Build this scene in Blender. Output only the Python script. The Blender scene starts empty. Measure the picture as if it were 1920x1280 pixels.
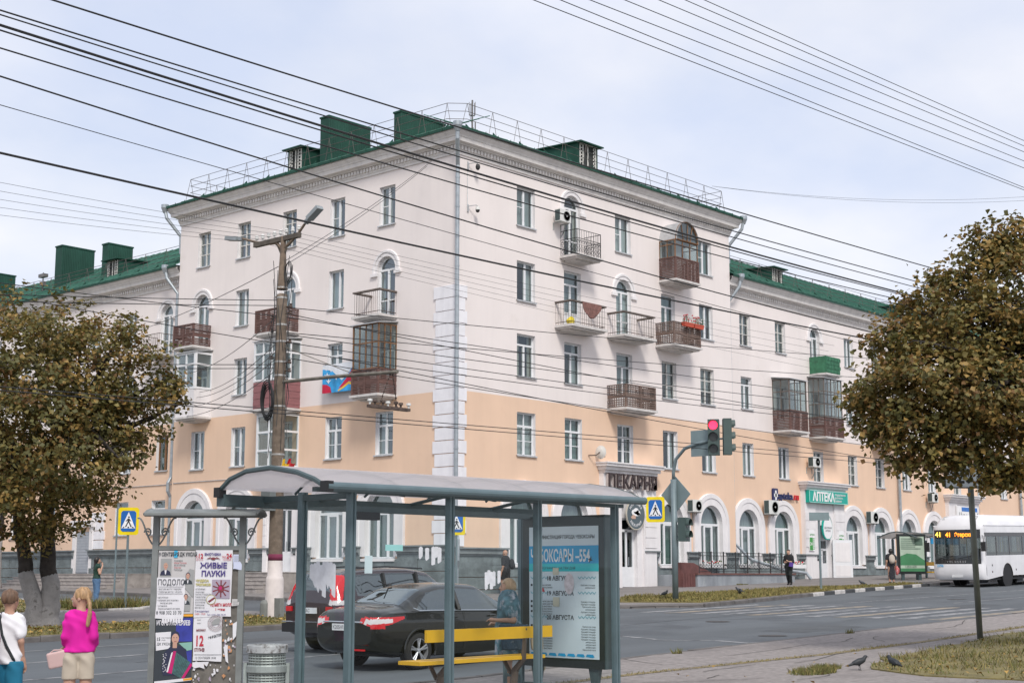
import bpy, math, random
import numpy as np
from mathutils import Vector, Matrix
random.seed(7); RNG = np.random.default_rng(11)
R_ = math.radians; PI = math.pi
scene = bpy.context.scene
col = scene.collection

# ---------------------------------------------------------------- camera
cam_d = bpy.data.cameras.new('camera'); cam = bpy.data.objects.new('camera', cam_d); col.objects.link(cam)
cam.location = (-42.197, -40.851, 1.65)
YAW, PITCH = R_(41.834), R_(9.09)
vd = Vector((math.cos(PITCH)*math.cos(YAW), math.cos(PITCH)*math.sin(YAW), math.sin(PITCH)))
cam.rotation_euler = vd.to_track_quat('-Z', 'Y').to_euler()
cam_d.sensor_width = 36; cam_d.lens = 51.08; cam_d.clip_end = 5000; cam_d.clip_start = 0.1
scene.camera = cam
# ---------------------------------------------------------------- sky
SUN_AZ, SUN_EL = R_(233.5), R_(47)      # azimuth of the sun seen from the place, from +X towards +Y
W = bpy.data.worlds.new('World'); scene.world = W; W.use_nodes = True
nt = W.node_tree; N = nt.nodes; LK = nt.links; N.clear()
out = N.new('ShaderNodeOutputWorld')
sky = N.new('ShaderNodeTexSky'); sky.sky_type = 'NISHITA'; sky.sun_disc = False
sky.sun_elevation = SUN_EL; sky.sun_rotation = R_(90) - SUN_AZ; sky.air_density = 1.0; sky.dust_density = 2.0
b1 = N.new('ShaderNodeBackground'); b1.inputs[1].default_value = 0.085; LK.new(sky.outputs[0], b1.inputs[0])
tc = N.new('ShaderNodeTexCoord'); sx = N.new('ShaderNodeSeparateXYZ'); LK.new(tc.outputs['Generated'], sx.inputs[0])
ad = N.new('ShaderNodeMath'); ad.operation = 'ADD'; ad.inputs[1].default_value = 0.30; LK.new(sx.outputs[2], ad.inputs[0])
mx = N.new('ShaderNodeMath'); mx.operation = 'MAXIMUM'; mx.inputs[1].default_value = 0.05; LK.new(ad.outputs[0], mx.inputs[0])
dv = []
for k in (0, 1):
    d = N.new('ShaderNodeMath'); d.operation = 'DIVIDE'; LK.new(sx.outputs[k], d.inputs[0]); LK.new(mx.outputs[0], d.inputs[1]); dv.append(d)
cb = N.new('ShaderNodeCombineXYZ'); LK.new(dv[0].outputs[0], cb.inputs[0]); LK.new(dv[1].outputs[0], cb.inputs[1])
nz = N.new('ShaderNodeTexNoise'); nz.inputs['Scale'].default_value = 1.15; nz.inputs['Detail'].default_value = 6; nz.inputs['Roughness'].default_value = .5
LK.new(cb.outputs[0], nz.inputs['Vector'])
rp = N.new('ShaderNodeValToRGB'); LK.new(nz.outputs[0], rp.inputs[0])
rp.color_ramp.elements[0].position = .36; rp.color_ramp.elements[0].color = (.74, .74, .74, 1)
rp.color_ramp.elements[1].position = .62; rp.color_ramp.elements[1].color = (1, 1, 1, 1)
nz2 = N.new('ShaderNodeTexNoise'); nz2.inputs['Scale'].default_value = 2.9; nz2.inputs['Detail'].default_value = 7; LK.new(cb.outputs[0], nz2.inputs['Vector'])
rp2 = N.new('ShaderNodeValToRGB'); LK.new(nz2.outputs[0], rp2.inputs[0])
rp2.color_ramp.elements[0].position = .33; rp2.color_ramp.elements[0].color = (.68, .735, .89, 1)
rp2.color_ramp.elements[1].position = .65; rp2.color_ramp.elements[1].color = (.885, .885, .935, 1)
b2 = N.new('ShaderNodeBackground'); b2.inputs[1].default_value = .63; LK.new(rp2.outputs[0], b2.inputs[0])
ms = N.new('ShaderNodeMixShader'); LK.new(rp.outputs[0], ms.inputs[0]); LK.new(b1.outputs[0], ms.inputs[1]); LK.new(b2.outputs[0], ms.inputs[2])
LK.new(ms.outputs[0], out.inputs[0])
# ---------------------------------------------------------------- sun behind thin cloud
sd = bpy.data.lights.new('sun', 'SUN'); sd.energy = 1.5; sd.angle = R_(13); sd.color = (1, .95, .88)
so = bpy.data.objects.new('sun', sd); col.objects.link(so); so.location = (-30, -60, 60)
sv = Vector((math.cos(SUN_EL)*math.cos(SUN_AZ), math.cos(SUN_EL)*math.sin(SUN_AZ), math.sin(SUN_EL)))
so.rotation_euler = sv.to_track_quat('Z', 'Y').to_euler()
scene.view_settings.view_transform = 'Standard'; scene.view_settings.look = 'None'
scene.view_settings.exposure = .86; scene.view_settings.gamma = 1.0
scene.render.engine = 'CYCLES'

# ---------------------------------------------------------------- materials
MATS = {}
def mat(name, c, rough=.75, metal=0., var=.12, vs=3., bump=0., bs=40., coat=0., emit=0., streak=0., alpha=None, trans=0., spec=.5, c2=None, c2s=1.2, c2t=.55, stretch=None):
    if name in MATS: return MATS[name]
    m = bpy.data.materials.new(name); m.use_nodes = True; MATS[name] = m
    t = m.node_tree; n = t.nodes; l = t.links; p = n['Principled BSDF']
    p.inputs['Roughness'].default_value = rough; p.inputs['Metallic'].default_value = metal
    p.inputs['Coat Weight'].default_value = coat; p.inputs['Specular IOR Level'].default_value = spec
    p.inputs['Base Color'].default_value = (*c, 1)
    geo = n.new('ShaderNodeTexCoord'); vec = geo.outputs['Object']
    cur = None
    if var > 0:
        a = n.new('ShaderNodeTexNoise'); a.inputs['Scale'].default_value = vs; a.inputs['Detail'].default_value = 5
        if stretch:
            mp = n.new('ShaderNodeMapping'); mp.inputs['Scale'].default_value = stretch; l.new(vec, mp.inputs[0]); l.new(mp.outputs[0], a.inputs['Vector'])
        else: l.new(vec, a.inputs['Vector'])
        r = n.new('ShaderNodeValToRGB'); l.new(a.outputs[0], r.inputs[0])
        r.color_ramp.elements[0].position = .3; r.color_ramp.elements[1].position = .7
        r.color_ramp.elements[0].color = (*[v*(1-var) for v in c], 1); r.color_ramp.elements[1].color = (*[min(1, v*(1+var)) for v in c], 1)
        cur = r.outputs[0]
    if c2 is not None:
        a = n.new('ShaderNodeTexNoise'); a.inputs['Scale'].default_value = c2s; a.inputs['Detail'].default_value = 7; a.inputs['Roughness'].default_value = .65; l.new(vec, a.inputs['Vector'])
        r = n.new('ShaderNodeValToRGB'); r.color_ramp.elements[0].position = c2t; r.color_ramp.elements[1].position = c2t+.12; l.new(a.outputs[0], r.inputs[0])
        x = n.new('ShaderNodeMix'); x.data_type = 'RGBA'; l.new(r.outputs[0], x.inputs[0])
        if cur: l.new(cur, x.inputs[6])
        else: x.inputs[6].default_value = (*c, 1)
        x.inputs[7].default_value = (*c2, 1); cur = x.outputs[2]
    if streak > 0:
        mp = n.new('ShaderNodeMapping'); mp.inputs['Scale'].default_value = (2.2, 2.2, .12); l.new(vec, mp.inputs[0])
        a = n.new('ShaderNodeTexNoise'); a.inputs['Scale'].default_value = 1.6; a.inputs['Detail'].default_value = 6; l.new(mp.outputs[0], a.inputs['Vector'])
        r = n.new('ShaderNodeValToRGB'); r.color_ramp.elements[0].position = .25; r.color_ramp.elements[1].position = .55
        r.color_ramp.elements[0].color = (1-streak, 1-streak, 1-streak*.9, 1); r.color_ramp.elements[1].color = (1, 1, 1, 1); l.new(a.outputs[0], r.inputs[0])
        x = n.new('ShaderNodeMix'); x.data_type = 'RGBA'; x.blend_type = 'MULTIPLY'; x.inputs[0].default_value = 1
        l.new(cur, x.inputs[6]); l.new(r.outputs[0], x.inputs[7]); cur = x.outputs[2]
    if cur: l.new(cur, p.inputs['Base Color'])
    if bump > 0:
        a = n.new('ShaderNodeTexNoise'); a.inputs['Scale'].default_value = bs; a.inputs['Detail'].default_value = 4; l.new(vec, a.inputs['Vector'])
        b = n.new('ShaderNodeBump'); b.inputs['Strength'].default_value = bump; b.inputs['Distance'].default_value = .02; l.new(a.outputs[0], b.inputs['Height']); l.new(b.outputs[0], p.inputs['Normal'])
    if emit > 0:
        p.inputs['Emission Color'].default_value = (*c, 1); p.inputs['Emission Strength'].default_value = emit
    return m
def glass(name, tint, gl=.25, rough=.03, dark=1.0):
    if name in MATS: return MATS[name]
    m = bpy.data.materials.new(name); m.use_nodes = True; MATS[name] = m
    t = m.node_tree; n = t.nodes; l = t.links; n.remove(n['Principled BSDF']); o = n['Material Output']
    tr = n.new('ShaderNodeBsdfTransparent'); tr.inputs[0].default_value = (*tint, 1)
    g = n.new('ShaderNodeBsdfGlossy'); g.inputs['Roughness'].default_value = rough; g.inputs[0].default_value = (.85, .93, .96, 1)
    lw = n.new('ShaderNodeLayerWeight'); lw.inputs[0].default_value = .5
    f = n.new('ShaderNodeMath'); f.operation = 'POWER'; f.inputs[1].default_value = 4.; l.new(lw.outputs['Facing'], f.inputs[0])
    ad = n.new('ShaderNodeMath'); ad.operation = 'ADD'; ad.use_clamp = True; ad.inputs[1].default_value = gl; l.new(f.outputs[0], ad.inputs[0])
    x = n.new('ShaderNodeMixShader'); l.new(ad.outputs[0], x.inputs[0]); l.new(tr.outputs[0], x.inputs[1]); l.new(g.outputs[0], x.inputs[2]); l.new(x.outputs[0], o.inputs[0])
    return m
def leafmat(name, c):
    if name in MATS: return MATS[name]
    m = bpy.data.materials.new(name); m.use_nodes = True; MATS[name] = m
    t = m.node_tree; n = t.nodes; l = t.links; p = n['Principled BSDF']; o = n['Material Output']
    p.inputs['Roughness'].default_value = .6
    g = n.new('ShaderNodeTexCoord'); a = n.new('ShaderNodeTexNoise'); a.inputs['Scale'].default_value = 2.2; a.inputs['Detail'].default_value = 6; l.new(g.outputs['Object'], a.inputs['Vector'])
    r = n.new('ShaderNodeValToRGB'); r.color_ramp.elements[0].position = .3; r.color_ramp.elements[1].position = .7; l.new(a.outputs[0], r.inputs[0])
    r.color_ramp.elements[0].color = (*[v*.65 for v in c], 1); r.color_ramp.elements[1].color = (*[v*1.35 for v in c], 1)
    l.new(r.outputs[0], p.inputs['Base Color'])
    tl = n.new('ShaderNodeBsdfTranslucent'); l.new(r.outputs[0], tl.inputs[0])
    x = n.new('ShaderNodeMixShader'); x.inputs[0].default_value = .3; l.new(p.outputs[0], x.inputs[1]); l.new(tl.outputs[0], x.inputs[2]); l.new(x.outputs[0], o.inputs[0])
    return m

# ---------------------------------------------------------------- mesh building
class MB:
    def __init__(s): s.v = []; s.f = []; s.m = []
    def add(s, vs, fs, mi=0):
        b = len(s.v); s.v += [tuple(map(float, v)) for v in vs]
        for f in fs: s.f.append(tuple(b+i for i in f)); s.m.append(mi)
        return s
    def quad(s, a, b, c, d, mi=0): return s.add([a, b, c, d], [(0, 1, 2, 3)], mi)
    def poly(s, pts, mi=0): return s.add(pts, [tuple(range(len(pts)))], mi)
    def box(s, x0, x1, y0, y1, z0, z1, mi=0, M=None):
        vs = [(x, y, z) for z in (z0, z1) for y in (y0, y1) for x in (x0, x1)]
        if M is not None: vs = [tuple(M @ Vector(v)) for v in vs]
        return s.add(vs, [(0, 2, 3, 1), (4, 5, 7, 6), (0, 1, 5, 4), (2, 6, 7, 3), (0, 4, 6, 2), (1, 3, 7, 5)], mi)
    def prism(s, pts, d, mi=0, cap=True):          # pts: closed 3-D polygon, d: extrusion vector
        n = len(pts); d = Vector(d); a = [Vector(p) for p in pts]; vs = a+[p+d for p in a]
        fs = [(i, (i+1) % n, n+(i+1) % n, n+i) for i in range(n)]
        if cap: fs += [tuple(range(n-1, -1, -1)), tuple(range(n, 2*n))]
        return s.add([tuple(v) for v in vs], fs, mi)
    def tube(s, path, r, n=6, mi=0, cap=True):
        P = [Vector(p) for p in path]; rs = r if isinstance(r, (list, tuple)) else [r]*len(P)
        vs = []; fs = []; up = None
        for i, p in enumerate(P):
            t = (P[min(i+1, len(P)-1)]-P[max(i-1, 0)])
            t = t.normalized() if t.length > 1e-9 else Vector((0, 0, 1))
            if up is None:
                up = Vector((0, 0, 1)) if abs(t.z) < .9 else Vector((1, 0, 0))
            a = up-t*up.dot(t); a = a.normalized() if a.length > 1e-6 else t.orthogonal().normalized(); up = a
            b = t.cross(a)
            for k in range(n):
                q = 2*PI*k/n; vs.append(p+rs[i]*(math.cos(q)*a+math.sin(q)*b))
        for i in range(len(P)-1):
            for k in range(n): fs.append((i*n+k, i*n+(k+1) % n, (i+1)*n+(k+1) % n, (i+1)*n+k))
        if cap: fs += [tuple(range(n-1, -1, -1)), tuple((len(P)-1)*n+k for k in range(n))]
        return s.add([tuple(v) for v in vs], fs, mi)
    def lathe(s, prof, c=(0, 0, 0), n=16, axis='z', mi=0):    # prof: (radius, height) list
        vs = []; fs = []
        for r, h in prof:
            for k in range(n):
                q = 2*PI*k/n; a, b = r*math.cos(q), r*math.sin(q)
                vs.append({'z': (c[0]+a, c[1]+b, c[2]+h), 'y': (c[0]+a, c[1]+h, c[2]+b), 'x': (c[0]+h, c[1]+a, c[2]+b)}[axis])
        for i in range(len(prof)-1):
            for k in range(n): fs.append((i*n+k, i*n+(k+1) % n, (i+1)*n+(k+1) % n, (i+1)*n+k))
        if len(prof) == 2 and prof[0][0] > 1e-6: fs.append(tuple(range(n-1, -1, -1)))
        if len(prof) == 2 and prof[-1][0] > 1e-6: fs.append(tuple((len(prof)-1)*n+k for k in range(n)))
        return s.add(vs, fs, mi)
    def grid(s, fn, us, vs_, mi=0):
        nu, nv = len(us), len(vs_)
        return s.add([fn(u, v) for u in us for v in vs_], [(i*nv+j, (i+1)*nv+j, (i+1)*nv+j+1, i*nv+j+1) for i in range(nu-1) for j in range(nv-1)], mi)
    def mesh(s, name, mats, smooth=False):
        me = bpy.data.meshes.new(name); me.from_pydata(s.v, [], s.f)
        for m in (mats if isinstance(mats, (list, tuple)) else [mats]): me.materials.append(m)
        if any(s.m): me.polygons.foreach_set('material_index', s.m)
        if smooth: me.polygons.foreach_set('use_smooth', [True]*len(s.f))
        me.update(); return me
    def build(s, name, mats, parent=None, smooth=False):
        return link(name, s.mesh(name, mats, smooth), parent)
def link(name, me, parent=None):
    o = bpy.data.objects.new(name, me); col.objects.link(o)
    if parent is not None: o.parent = parent
    return o
def empty(name, loc=(0, 0, 0), rz=0):
    o = bpy.data.objects.new(name, None); col.objects.link(o); o.location = loc; o.rotation_euler = (0, 0, rz); o.empty_display_size = .2
    return o
def tag(o, label=None, cat=None, group=None, kind=None):
    for k, v in (('label', label), ('category', cat), ('group', group), ('kind', kind)):
        if v: o[k] = v
    return o
def copy_tree(o, parent=None):
    c = o.copy(); col.objects.link(c); c.parent = parent
    for ch in list(o.children): copy_tree(ch, c)
    return c
def np_mesh(name, V, F, mats, mi=None, smooth=False, parent=None):
    V = np.asarray(V, dtype=np.float32); F = np.asarray(F, dtype=np.int32); k = F.shape[1]
    me = bpy.data.meshes.new(name); me.vertices.add(len(V)); me.vertices.foreach_set('co', V.ravel())
    me.loops.add(F.size); me.loops.foreach_set('vertex_index', F.ravel())
    me.polygons.add(len(F)); me.polygons.foreach_set('loop_start', np.arange(0, F.size, k, dtype=np.int32))
    for m in (mats if isinstance(mats, (list, tuple)) else [mats]): me.materials.append(m)
    if mi is not None: me.polygons.foreach_set('material_index', np.asarray(mi, dtype=np.int32))
    if smooth: me.polygons.foreach_set('use_smooth', np.ones(len(F), dtype=bool))
    me.update(calc_edges=True); me.validate()
    return link(name, me, parent)
def text_mb(mb, s, size, fn, mi=0, bold=0., squeeze=1., depth=None, align='LEFT', shear=0.):
    """lettering as real faces; fn maps (x,y,d) of the text plane to the place"""
    cu = bpy.data.curves.new('t', 'FONT'); cu.body = s; cu.size = size; cu.align_x = align; cu.offset = bold; cu.resolution_u = 2; cu.shear = shear
    if depth: cu.extrude = depth/2
    ob = bpy.data.objects.new('t', cu); me = bpy.data.meshes.new_from_object(ob)
    mb.add([fn(v.co.x*squeeze, v.co.y, v.co.z) for v in me.vertices], [tuple(p.vertices) for p in me.polygons], mi)
    bpy.data.objects.remove(ob); bpy.data.meshes.remove(me); bpy.data.curves.remove(cu)
    return mb
# ---- lie of the land: a street on a gentle slope
GA, GB, GC, KERB = .70, .021, .009, .13
def gz(x, y): return GA+GB*min(max(x, -90), 130)+GC*min(max(y, -90), 130)
def sz(x, y): return gz(x, y)+KERB
def g3(x, y, h=0.): return (x, y, gz(x, y)+h)
SLOPE_X = math.atan(GB); SLOPE_Y = math.atan(GC)
# ---- smooth bodies: signed distances on a grid, meshed with surface nets
def sdf_cap(P, a, b, ra, rb, sy=1.):
    a = np.array(a, dtype=np.float32); b = np.array(b, dtype=np.float32); sc = np.array([1, 1/sy, 1], dtype=np.float32)
    p = (P-a)*sc; d = (b-a)*sc; L = float(d@d) or 1e-9
    t = np.clip((p@d)/L, 0, 1); q = p-t[..., None]*d
    return np.sqrt((q*q).sum(-1))-(ra+(rb-ra)*t)
def sdf_ell(P, c, r, M=None):
    p = P-np.array(c, dtype=np.float32)
    if M is not None: p = p@np.array(M, dtype=np.float32)
    r = np.array(r, dtype=np.float32); k = np.sqrt(((p/r)**2).sum(-1)); return (k-1)*r.min()
def smin(a, b, k):
    if k <= 0: return np.minimum(a, b)
    h = np.clip(.5+.5*(b-a)/k, 0, 1); return b+(a-b)*h-k*h*(1-h)
def surf_nets(D, org, h):
    s = D < 0; nx, ny, nz = D.shape
    idx = -np.ones((nx-1, ny-1, nz-1), dtype=np.int64)
    acc = np.zeros((nx-1, ny-1, nz-1, 3), dtype=np.float32); cnt = np.zeros((nx-1, ny-1, nz-1), dtype=np.float32)
    corner = [(i, j, k) for i in (0, 1) for j in (0, 1) for k in (0, 1)]
    sl = lambda c: D[c[0]:nx-1+c[0], c[1]:ny-1+c[1], c[2]:nz-1+c[2]]
    for a in corner:
        for ax in range(3):
            if a[ax]: continue
            b = list(a); b[ax] = 1; A = sl(a); B = sl(b); mk = (A < 0) != (B < 0)
            t = np.where(mk, A/(A-B+1e-12), 0)
            for q in range(3): acc[..., q] += np.where(mk, a[q]+(t if q == ax else 0), 0)
            cnt += mk
    act = cnt > 0; idx[act] = np.arange(act.sum())
    V = (np.argwhere(act)+acc[act]/cnt[act][:, None])*h+np.array(org)
    F = []
    for ax in range(3):
        o1, o2 = [(1, 2), (2, 0), (0, 1)][ax]
        a = s[1:-1, 1:-1, 1:-1]; sh = [slice(1, -1)]*3; sh[ax] = slice(2, None); b = s[tuple(sh)]
        e = np.argwhere(a != b)+1
        if not len(e): continue
        def cell(d1, d2):
            q = e.copy(); q[:, o1] -= d1; q[:, o2] -= d2
            q = np.minimum(q, np.array(idx.shape)-1); return idx[q[:, 0], q[:, 1], q[:, 2]]
        f = np.stack([cell(1, 1), cell(0, 1), cell(0, 0), cell(1, 0)], 1); ins = s[e[:, 0], e[:, 1], e[:, 2]]
        f[~ins] = f[~ins][:, ::-1]; F.append(f)
    if not F: return V, np.zeros((0, 4), dtype=np.int64)
    F = np.concatenate(F); F = F[(F >= 0).all(1)]
    return V, F
def sdf_obj(name, fn, lo, hi, h, m, parent=None, mi_fn=None):
    lo = np.array(lo, dtype=np.float32)-2*h; hi = np.array(hi, dtype=np.float32)+2*h
    ax = [np.arange(lo[i], hi[i]+h, h, dtype=np.float32) for i in range(3)]
    P = np.stack(np.meshgrid(*ax, indexing='ij'), -1); D = fn(P)
    V, F = surf_nets(D, lo, h)
    if not len(F): print('EMPTY', name, parent and parent['label'])
    mi = None
    if mi_fn is not None: mi = mi_fn(V[F].mean(1))
    return np_mesh(name, V, F, m, mi, True, parent)
# ================================================================ ground, road, pavements
M_ASPH = mat('road_asphalt', (.098, .110, .120), .9, var=.16, vs=.5, bump=.25, bs=60, c2=(.078, .087, .096), c2s=.35, c2t=.5, stretch=(.12, 1.2, 1))
M_PAVE = mat('pavement_asphalt', (.262, .236, .224), .92, var=.22, vs=9, bump=.8, bs=70, c2=(.20, .18, .172), c2s=.55, c2t=.53)
M_PAVE2 = mat('pavement_far', (.20, .185, .178), .92, var=.14, vs=.6, bump=.3, bs=45, c2=(.16, .15, .145), c2s=.5, c2t=.55)
M_SOIL = mat('verge_soil', (.16, .135, .055), .95, var=.3, vs=1.5, bump=.6, bs=20, c2=(.20, .165, .06), c2s=2.5, c2t=.5)
M_KERB = mat('kerb_concrete', (.13, .12, .115), .9, var=.25, vs=3, bump=.4, bs=30)
M_KW = mat('kerb_white_paint', (.50, .48, .46), .85, var=.2, vs=5, c2=(.22, .21, .2), c2s=4, c2t=.6)
M_KB = mat('kerb_black_paint', (.055, .058, .062), .85, var=.25, vs=5)
M_LINE = mat('road_paint_white', (.27, .27, .275), .8, var=.2, vs=4, c2=(.115, .122, .13), c2s=2.6, c2t=.46)
M_LINEY = mat('road_paint_yellow', (.30, .25, .19), .8, var=.2, vs=4, c2=(.125, .128, .13), c2s=2.0, c2t=.47)
def sheet(name, poly, h, m, kind='structure', z=None):
    me = MB().poly([(x, y, (z or gz)(x, y)+h) for x, y in poly])
    o = me.build(name, m); o['kind'] = kind; return o
def slab(name, poly, h, m, drop=.3):
    b = MB(); n = len(poly)
    b.poly([g3(x, y, h) for x, y in poly])
    for i in range(n):
        p, q = poly[i], poly[(i+1) % n]
        b.quad(g3(*p, h), g3(*q, h), g3(*q, h-drop), g3(*p, h-drop))
    o = b.build(name, m); o['kind'] = 'structure'; return o
gv = MB(); st = [-1500, -90, -40, 0, 60, 130, 1500]
gv.grid(lambda x, y: (x, y, gz(x, y)-.02), st, st)
tag(gv.build('ground', M_PAVE2), kind='structure')
ROAD = [(-89, -60), (-89, 20), (-13, 20), (-13, 89), (-2, 89), (-2, -5), (129, -5), (129, -60)]
rd = sheet('road', ROAD, 0, M_ASPH)
# near pavement with the bus stop
NK = [(-89, -25.5), (-45, -24.9), (-33, -24.75), (-25.3, -25.03), (-20.3, -24.58), (-14.5, -24.3), (-2.3, -23.86), (30, -22.8), (129, -20)]
pave_near = slab('pavement_bus_stop', NK+[(129, -75), (-89, -75)], KERB, M_PAVE)
# pavement round the corner building
RK = [(-4.6, -9.0), (-3.2, -11.2), (-1.2, -12.72), (2.34, -12.15), (7.76, -11.09), (13.67, -10.15), (19.2, -9.54), (22.7, -9.12), (34, -8.9), (129, -8.2)]
pave_far = slab('pavement_far', [(-5.5, 60), (-5.5, -7.0)]+RK+[(129, 3), (3, 3), (3, 60)], KERB, M_PAVE2)
# left verges with a footpath between them
slab('verge_roadside', [(-89, -10.2), (-24, -9.9), (-19, -10.75), (-14.2, -10.7), (-12.9, -9.4), (-12.9, -6.7), (-89, -6.0)], KERB+.02, M_SOIL)
slab('footpath', [(-89, -6.0), (-12.9, -6.7), (-12.9, .4), (-89, 1.2)], KERB-.02, M_PAVE2)
slab('verge_inner', [(-89, 1.2), (-14.2, .5), (-12.9, 1.6), (-12.3, 8), (-13, 40), (-89, 40)], KERB+.02, M_SOIL)
VERGE_R = [(-2.2, -9.6), (1.3, -7.5), (6.2, -7.2), (13.2, -7.9), (19, -8.7), (22.5, -8.95), (19.2, -9.4), (13.67, -9.98), (7.76, -10.9), (2.34, -11.96), (-.9, -12.4)]
slab('verge_right', VERGE_R, KERB+.03, M_SOIL, .2)
PATCH = [(-20.5, -29.2), (-18.6, -28.35), (-16.3, -28.1), (-12.6, -27.55), (-5, -26.9), (40, -25), (40, -60), (-20.8, -60), (-21.1, -33), (-20.9, -31.7), (-21.1, -30.4)]
def ragged(poly, st, amp, seed):
    r = random.Random(seed); out_ = []
    for (a, b), (c, d) in zip(poly, poly[1:]+poly[:1]):
        n = max(1, int(math.hypot(c-a, d-b)/st)) if max(abs(a), abs(c)) < 30 and max(b, d) > -36 else 1
        for k in range(n): out_.append((a+(c-a)*k/n+(r.uniform(-amp, amp) if k else 0), b+(d-b)*k/n+(r.uniform(-amp, amp) if k else 0)))
    return out_
PATCH = ragged(PATCH, .45, .16, 3)
slab('verge_near', PATCH, KERB+.02, M_SOIL, .1)
# kerbs, stone by stone where they can be told apart
def kerb(name, path, step, h=KERB+.012, wd=.16, mats=None, a0=0):
    base = MB(); P = [Vector((x, y, 0)) for x, y in path]
    for p, q in zip(P[:-1], P[1:]):
        t = (q-p).normalized(); nn = Vector((-t.y, t.x, 0))*wd*.45
        base.quad(*[g3(v.x, v.y, KERB*.5) for v in (p-nn, q-nn, q+nn, p+nn)])
    b = base.build(name, M_KERB); b['kind'] = 'structure'
    i = 0
    for p, q in zip(P[:-1], P[1:]):
        L = (q-p).length; n = max(1, round(L/step)); t = (q-p)/L; nn = Vector((-t.y, t.x, 0))*wd/2
        for k in range(n):
            a = p+t*(L*k/n+.012); c = p+t*(L*(k+1)/n-.012); hh = h+random.uniform(-.012, .012)
            pts = [a-nn, c-nn, c+nn, a+nn]
            mb = MB(); lo = [g3(v.x, v.y, -.08) for v in pts]
            ins = [a-nn*.8, c-nn*.8, c+nn*.8, a+nn*.8]
            mid = [g3(v.x, v.y, hh-.03) for v in pts]; top = [g3(v.x, v.y, hh) for v in ins]
            mb.add(lo+mid+top, [(0, 1, 5, 4), (1, 2, 6, 5), (2, 3, 7, 6), (3, 0, 4, 7), (4, 5, 9, 8), (5, 6, 10, 9), (6, 7, 11, 10), (7, 4, 8, 11), (8, 9, 10, 11)])
            m = M_KERB if mats is None else mats(i, (a+c)/2)
            mb.build('kerb_stone', m, b); i += 1
    return b
kerb('kerb_far', [(-4.6, -9.0), (-3.2, -11.2), (-1.2, -12.72)], .8, h=.05)
kerb('kerb_bus_bay', RK[2:9]+[(60, -8.7)], 1.15, mats=lambda i, c: M_KERB if c.x < 8.5 else (M_KW if i % 2 else M_KB))
kerb('kerb_left', [(-60, -10.05), (-24, -9.9), (-19, -10.75), (-14.2, -10.7), (-12.9, -9.4), (-12.9, -6.7)], 1.6)
kerb('kerb_near', [(-60, -25.1), (-45, -24.9), (-33, -24.75), (-25.3, -25.03), (-20.3, -24.58), (-14.5, -24.3), (-2.3, -23.86), (20, -23.1)], 1.4)
kerb('kerb_footpath', [(-60, 1.0), (-14.2, .5), (-12.9, 1.6), (-12.3, 8), (-12.6, 24)], 1.3, h=KERB+.05, mats=lambda i, c: M_KW if i % 3 else M_KERB)
kerb('kerb_side_street', [(-5.5, 40), (-5.5, -7.0), (-4.6, -9.0)], 1.4)
# road paint
def strip(mb, path, w, mi=0, h=.005):
    P = [Vector((x, y, 0)) for x, y in path]
    for p, q in zip(P[:-1], P[1:]):
        t = (q-p).normalized(); nn = Vector((-t.y, t.x, 0))*w/2
        mb.quad(*[g3(v.x, v.y, h) for v in (p-nn, q-nn, q+nn, p+nn)], mi)
for k, (y0, y1, x0, x1, w) in enumerate([(-15.5, -15.2, -75, -19, .16), (-18.7, -18.4, -75, -19, .15), (-12.6, -12.4, -75, -20, .12), (-15.1, -14.6, 4, 90, .13), (-18.2, -17.2, 6, 90, .13)]):
    m = MB(); strip(m, [(x0, y0), (x1, y1)], w); tag(m.build('lane_line', M_LINE, rd))
m = MB(); strip(m, [(-17.5, -18.9), (-14.62, -19.61), (-14.9, -20.5), (-15.2, -21.2), (-14.6, -22.2), (-14.9, -23.3), (-11.5, -24.0)], .16); m.build('lane_line', M_LINE, rd)
for k in range(11):
    y = -13.2-k*.92
    m = MB(); strip(m, [(-5.2+k*.1, y), (1.6+k*.2, y)], .42, h=.005+.001*(k % 2)); m.build('crossing_stripe', M_LINEY if k % 3 == 1 else M_LINE, rd)
for k in range(9):
    y = -8.5+k*0; x = -12.2+k*.85
    m = MB(); strip(m, [(x, -6.5), (x, -3.4)], .4); m.build('crossing_stripe', M_LINE, rd)
# dry seam in the near pavement, a few cracks and patches
M_SEAM = mat('seam_dry', (.20, .155, .075), .95, var=.35, vs=6, c2=(.16, .145, .135), c2s=5, c2t=.5)
m = MB(); pts = [(-34, -27.2), (-28, -26.75), (-23.3, -26.68), (-18, -27.05), (-14, -26.95), (-6, -26.4), (8, -25.8)]
strip(m, pts, .20, h=KERB+.005); m.build('pavement_seam', M_SEAM, pave_near)
M_CRACK = mat('crack_dark', (.07, .062, .058), .95, var=.2)
for (x, y, L, a) in [(-22.5, -27.3, 1.7, .25), (-20.2, -27.6, 2.6, -.12), (-24, -26.2, .9, .1), (-23.4, -28.0, .6, .3), (-22.8, -29.2, 1.1, .1), (-19.5, -25.8, 3.5, .04), (-16, -25.5, 2.2, -.3), (-14.5, -26.3, 1.8, .5), (-24.5, -27.6, 2.0, -.6), (-10, -25.2, 4, .1), (-21.8, -26.0, 1.5, .9)]:
    m = MB(); p = [(x, y)]
    for k in range(7): a += random.uniform(-.25, .25); p.append((p[-1][0]+L/7*math.cos(a), p[-1][1]+L/7*math.sin(a)))
    strip(m, p, .022, h=KERB+.008); m.build('pavement_crack', M_CRACK, pave_near)

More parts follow.
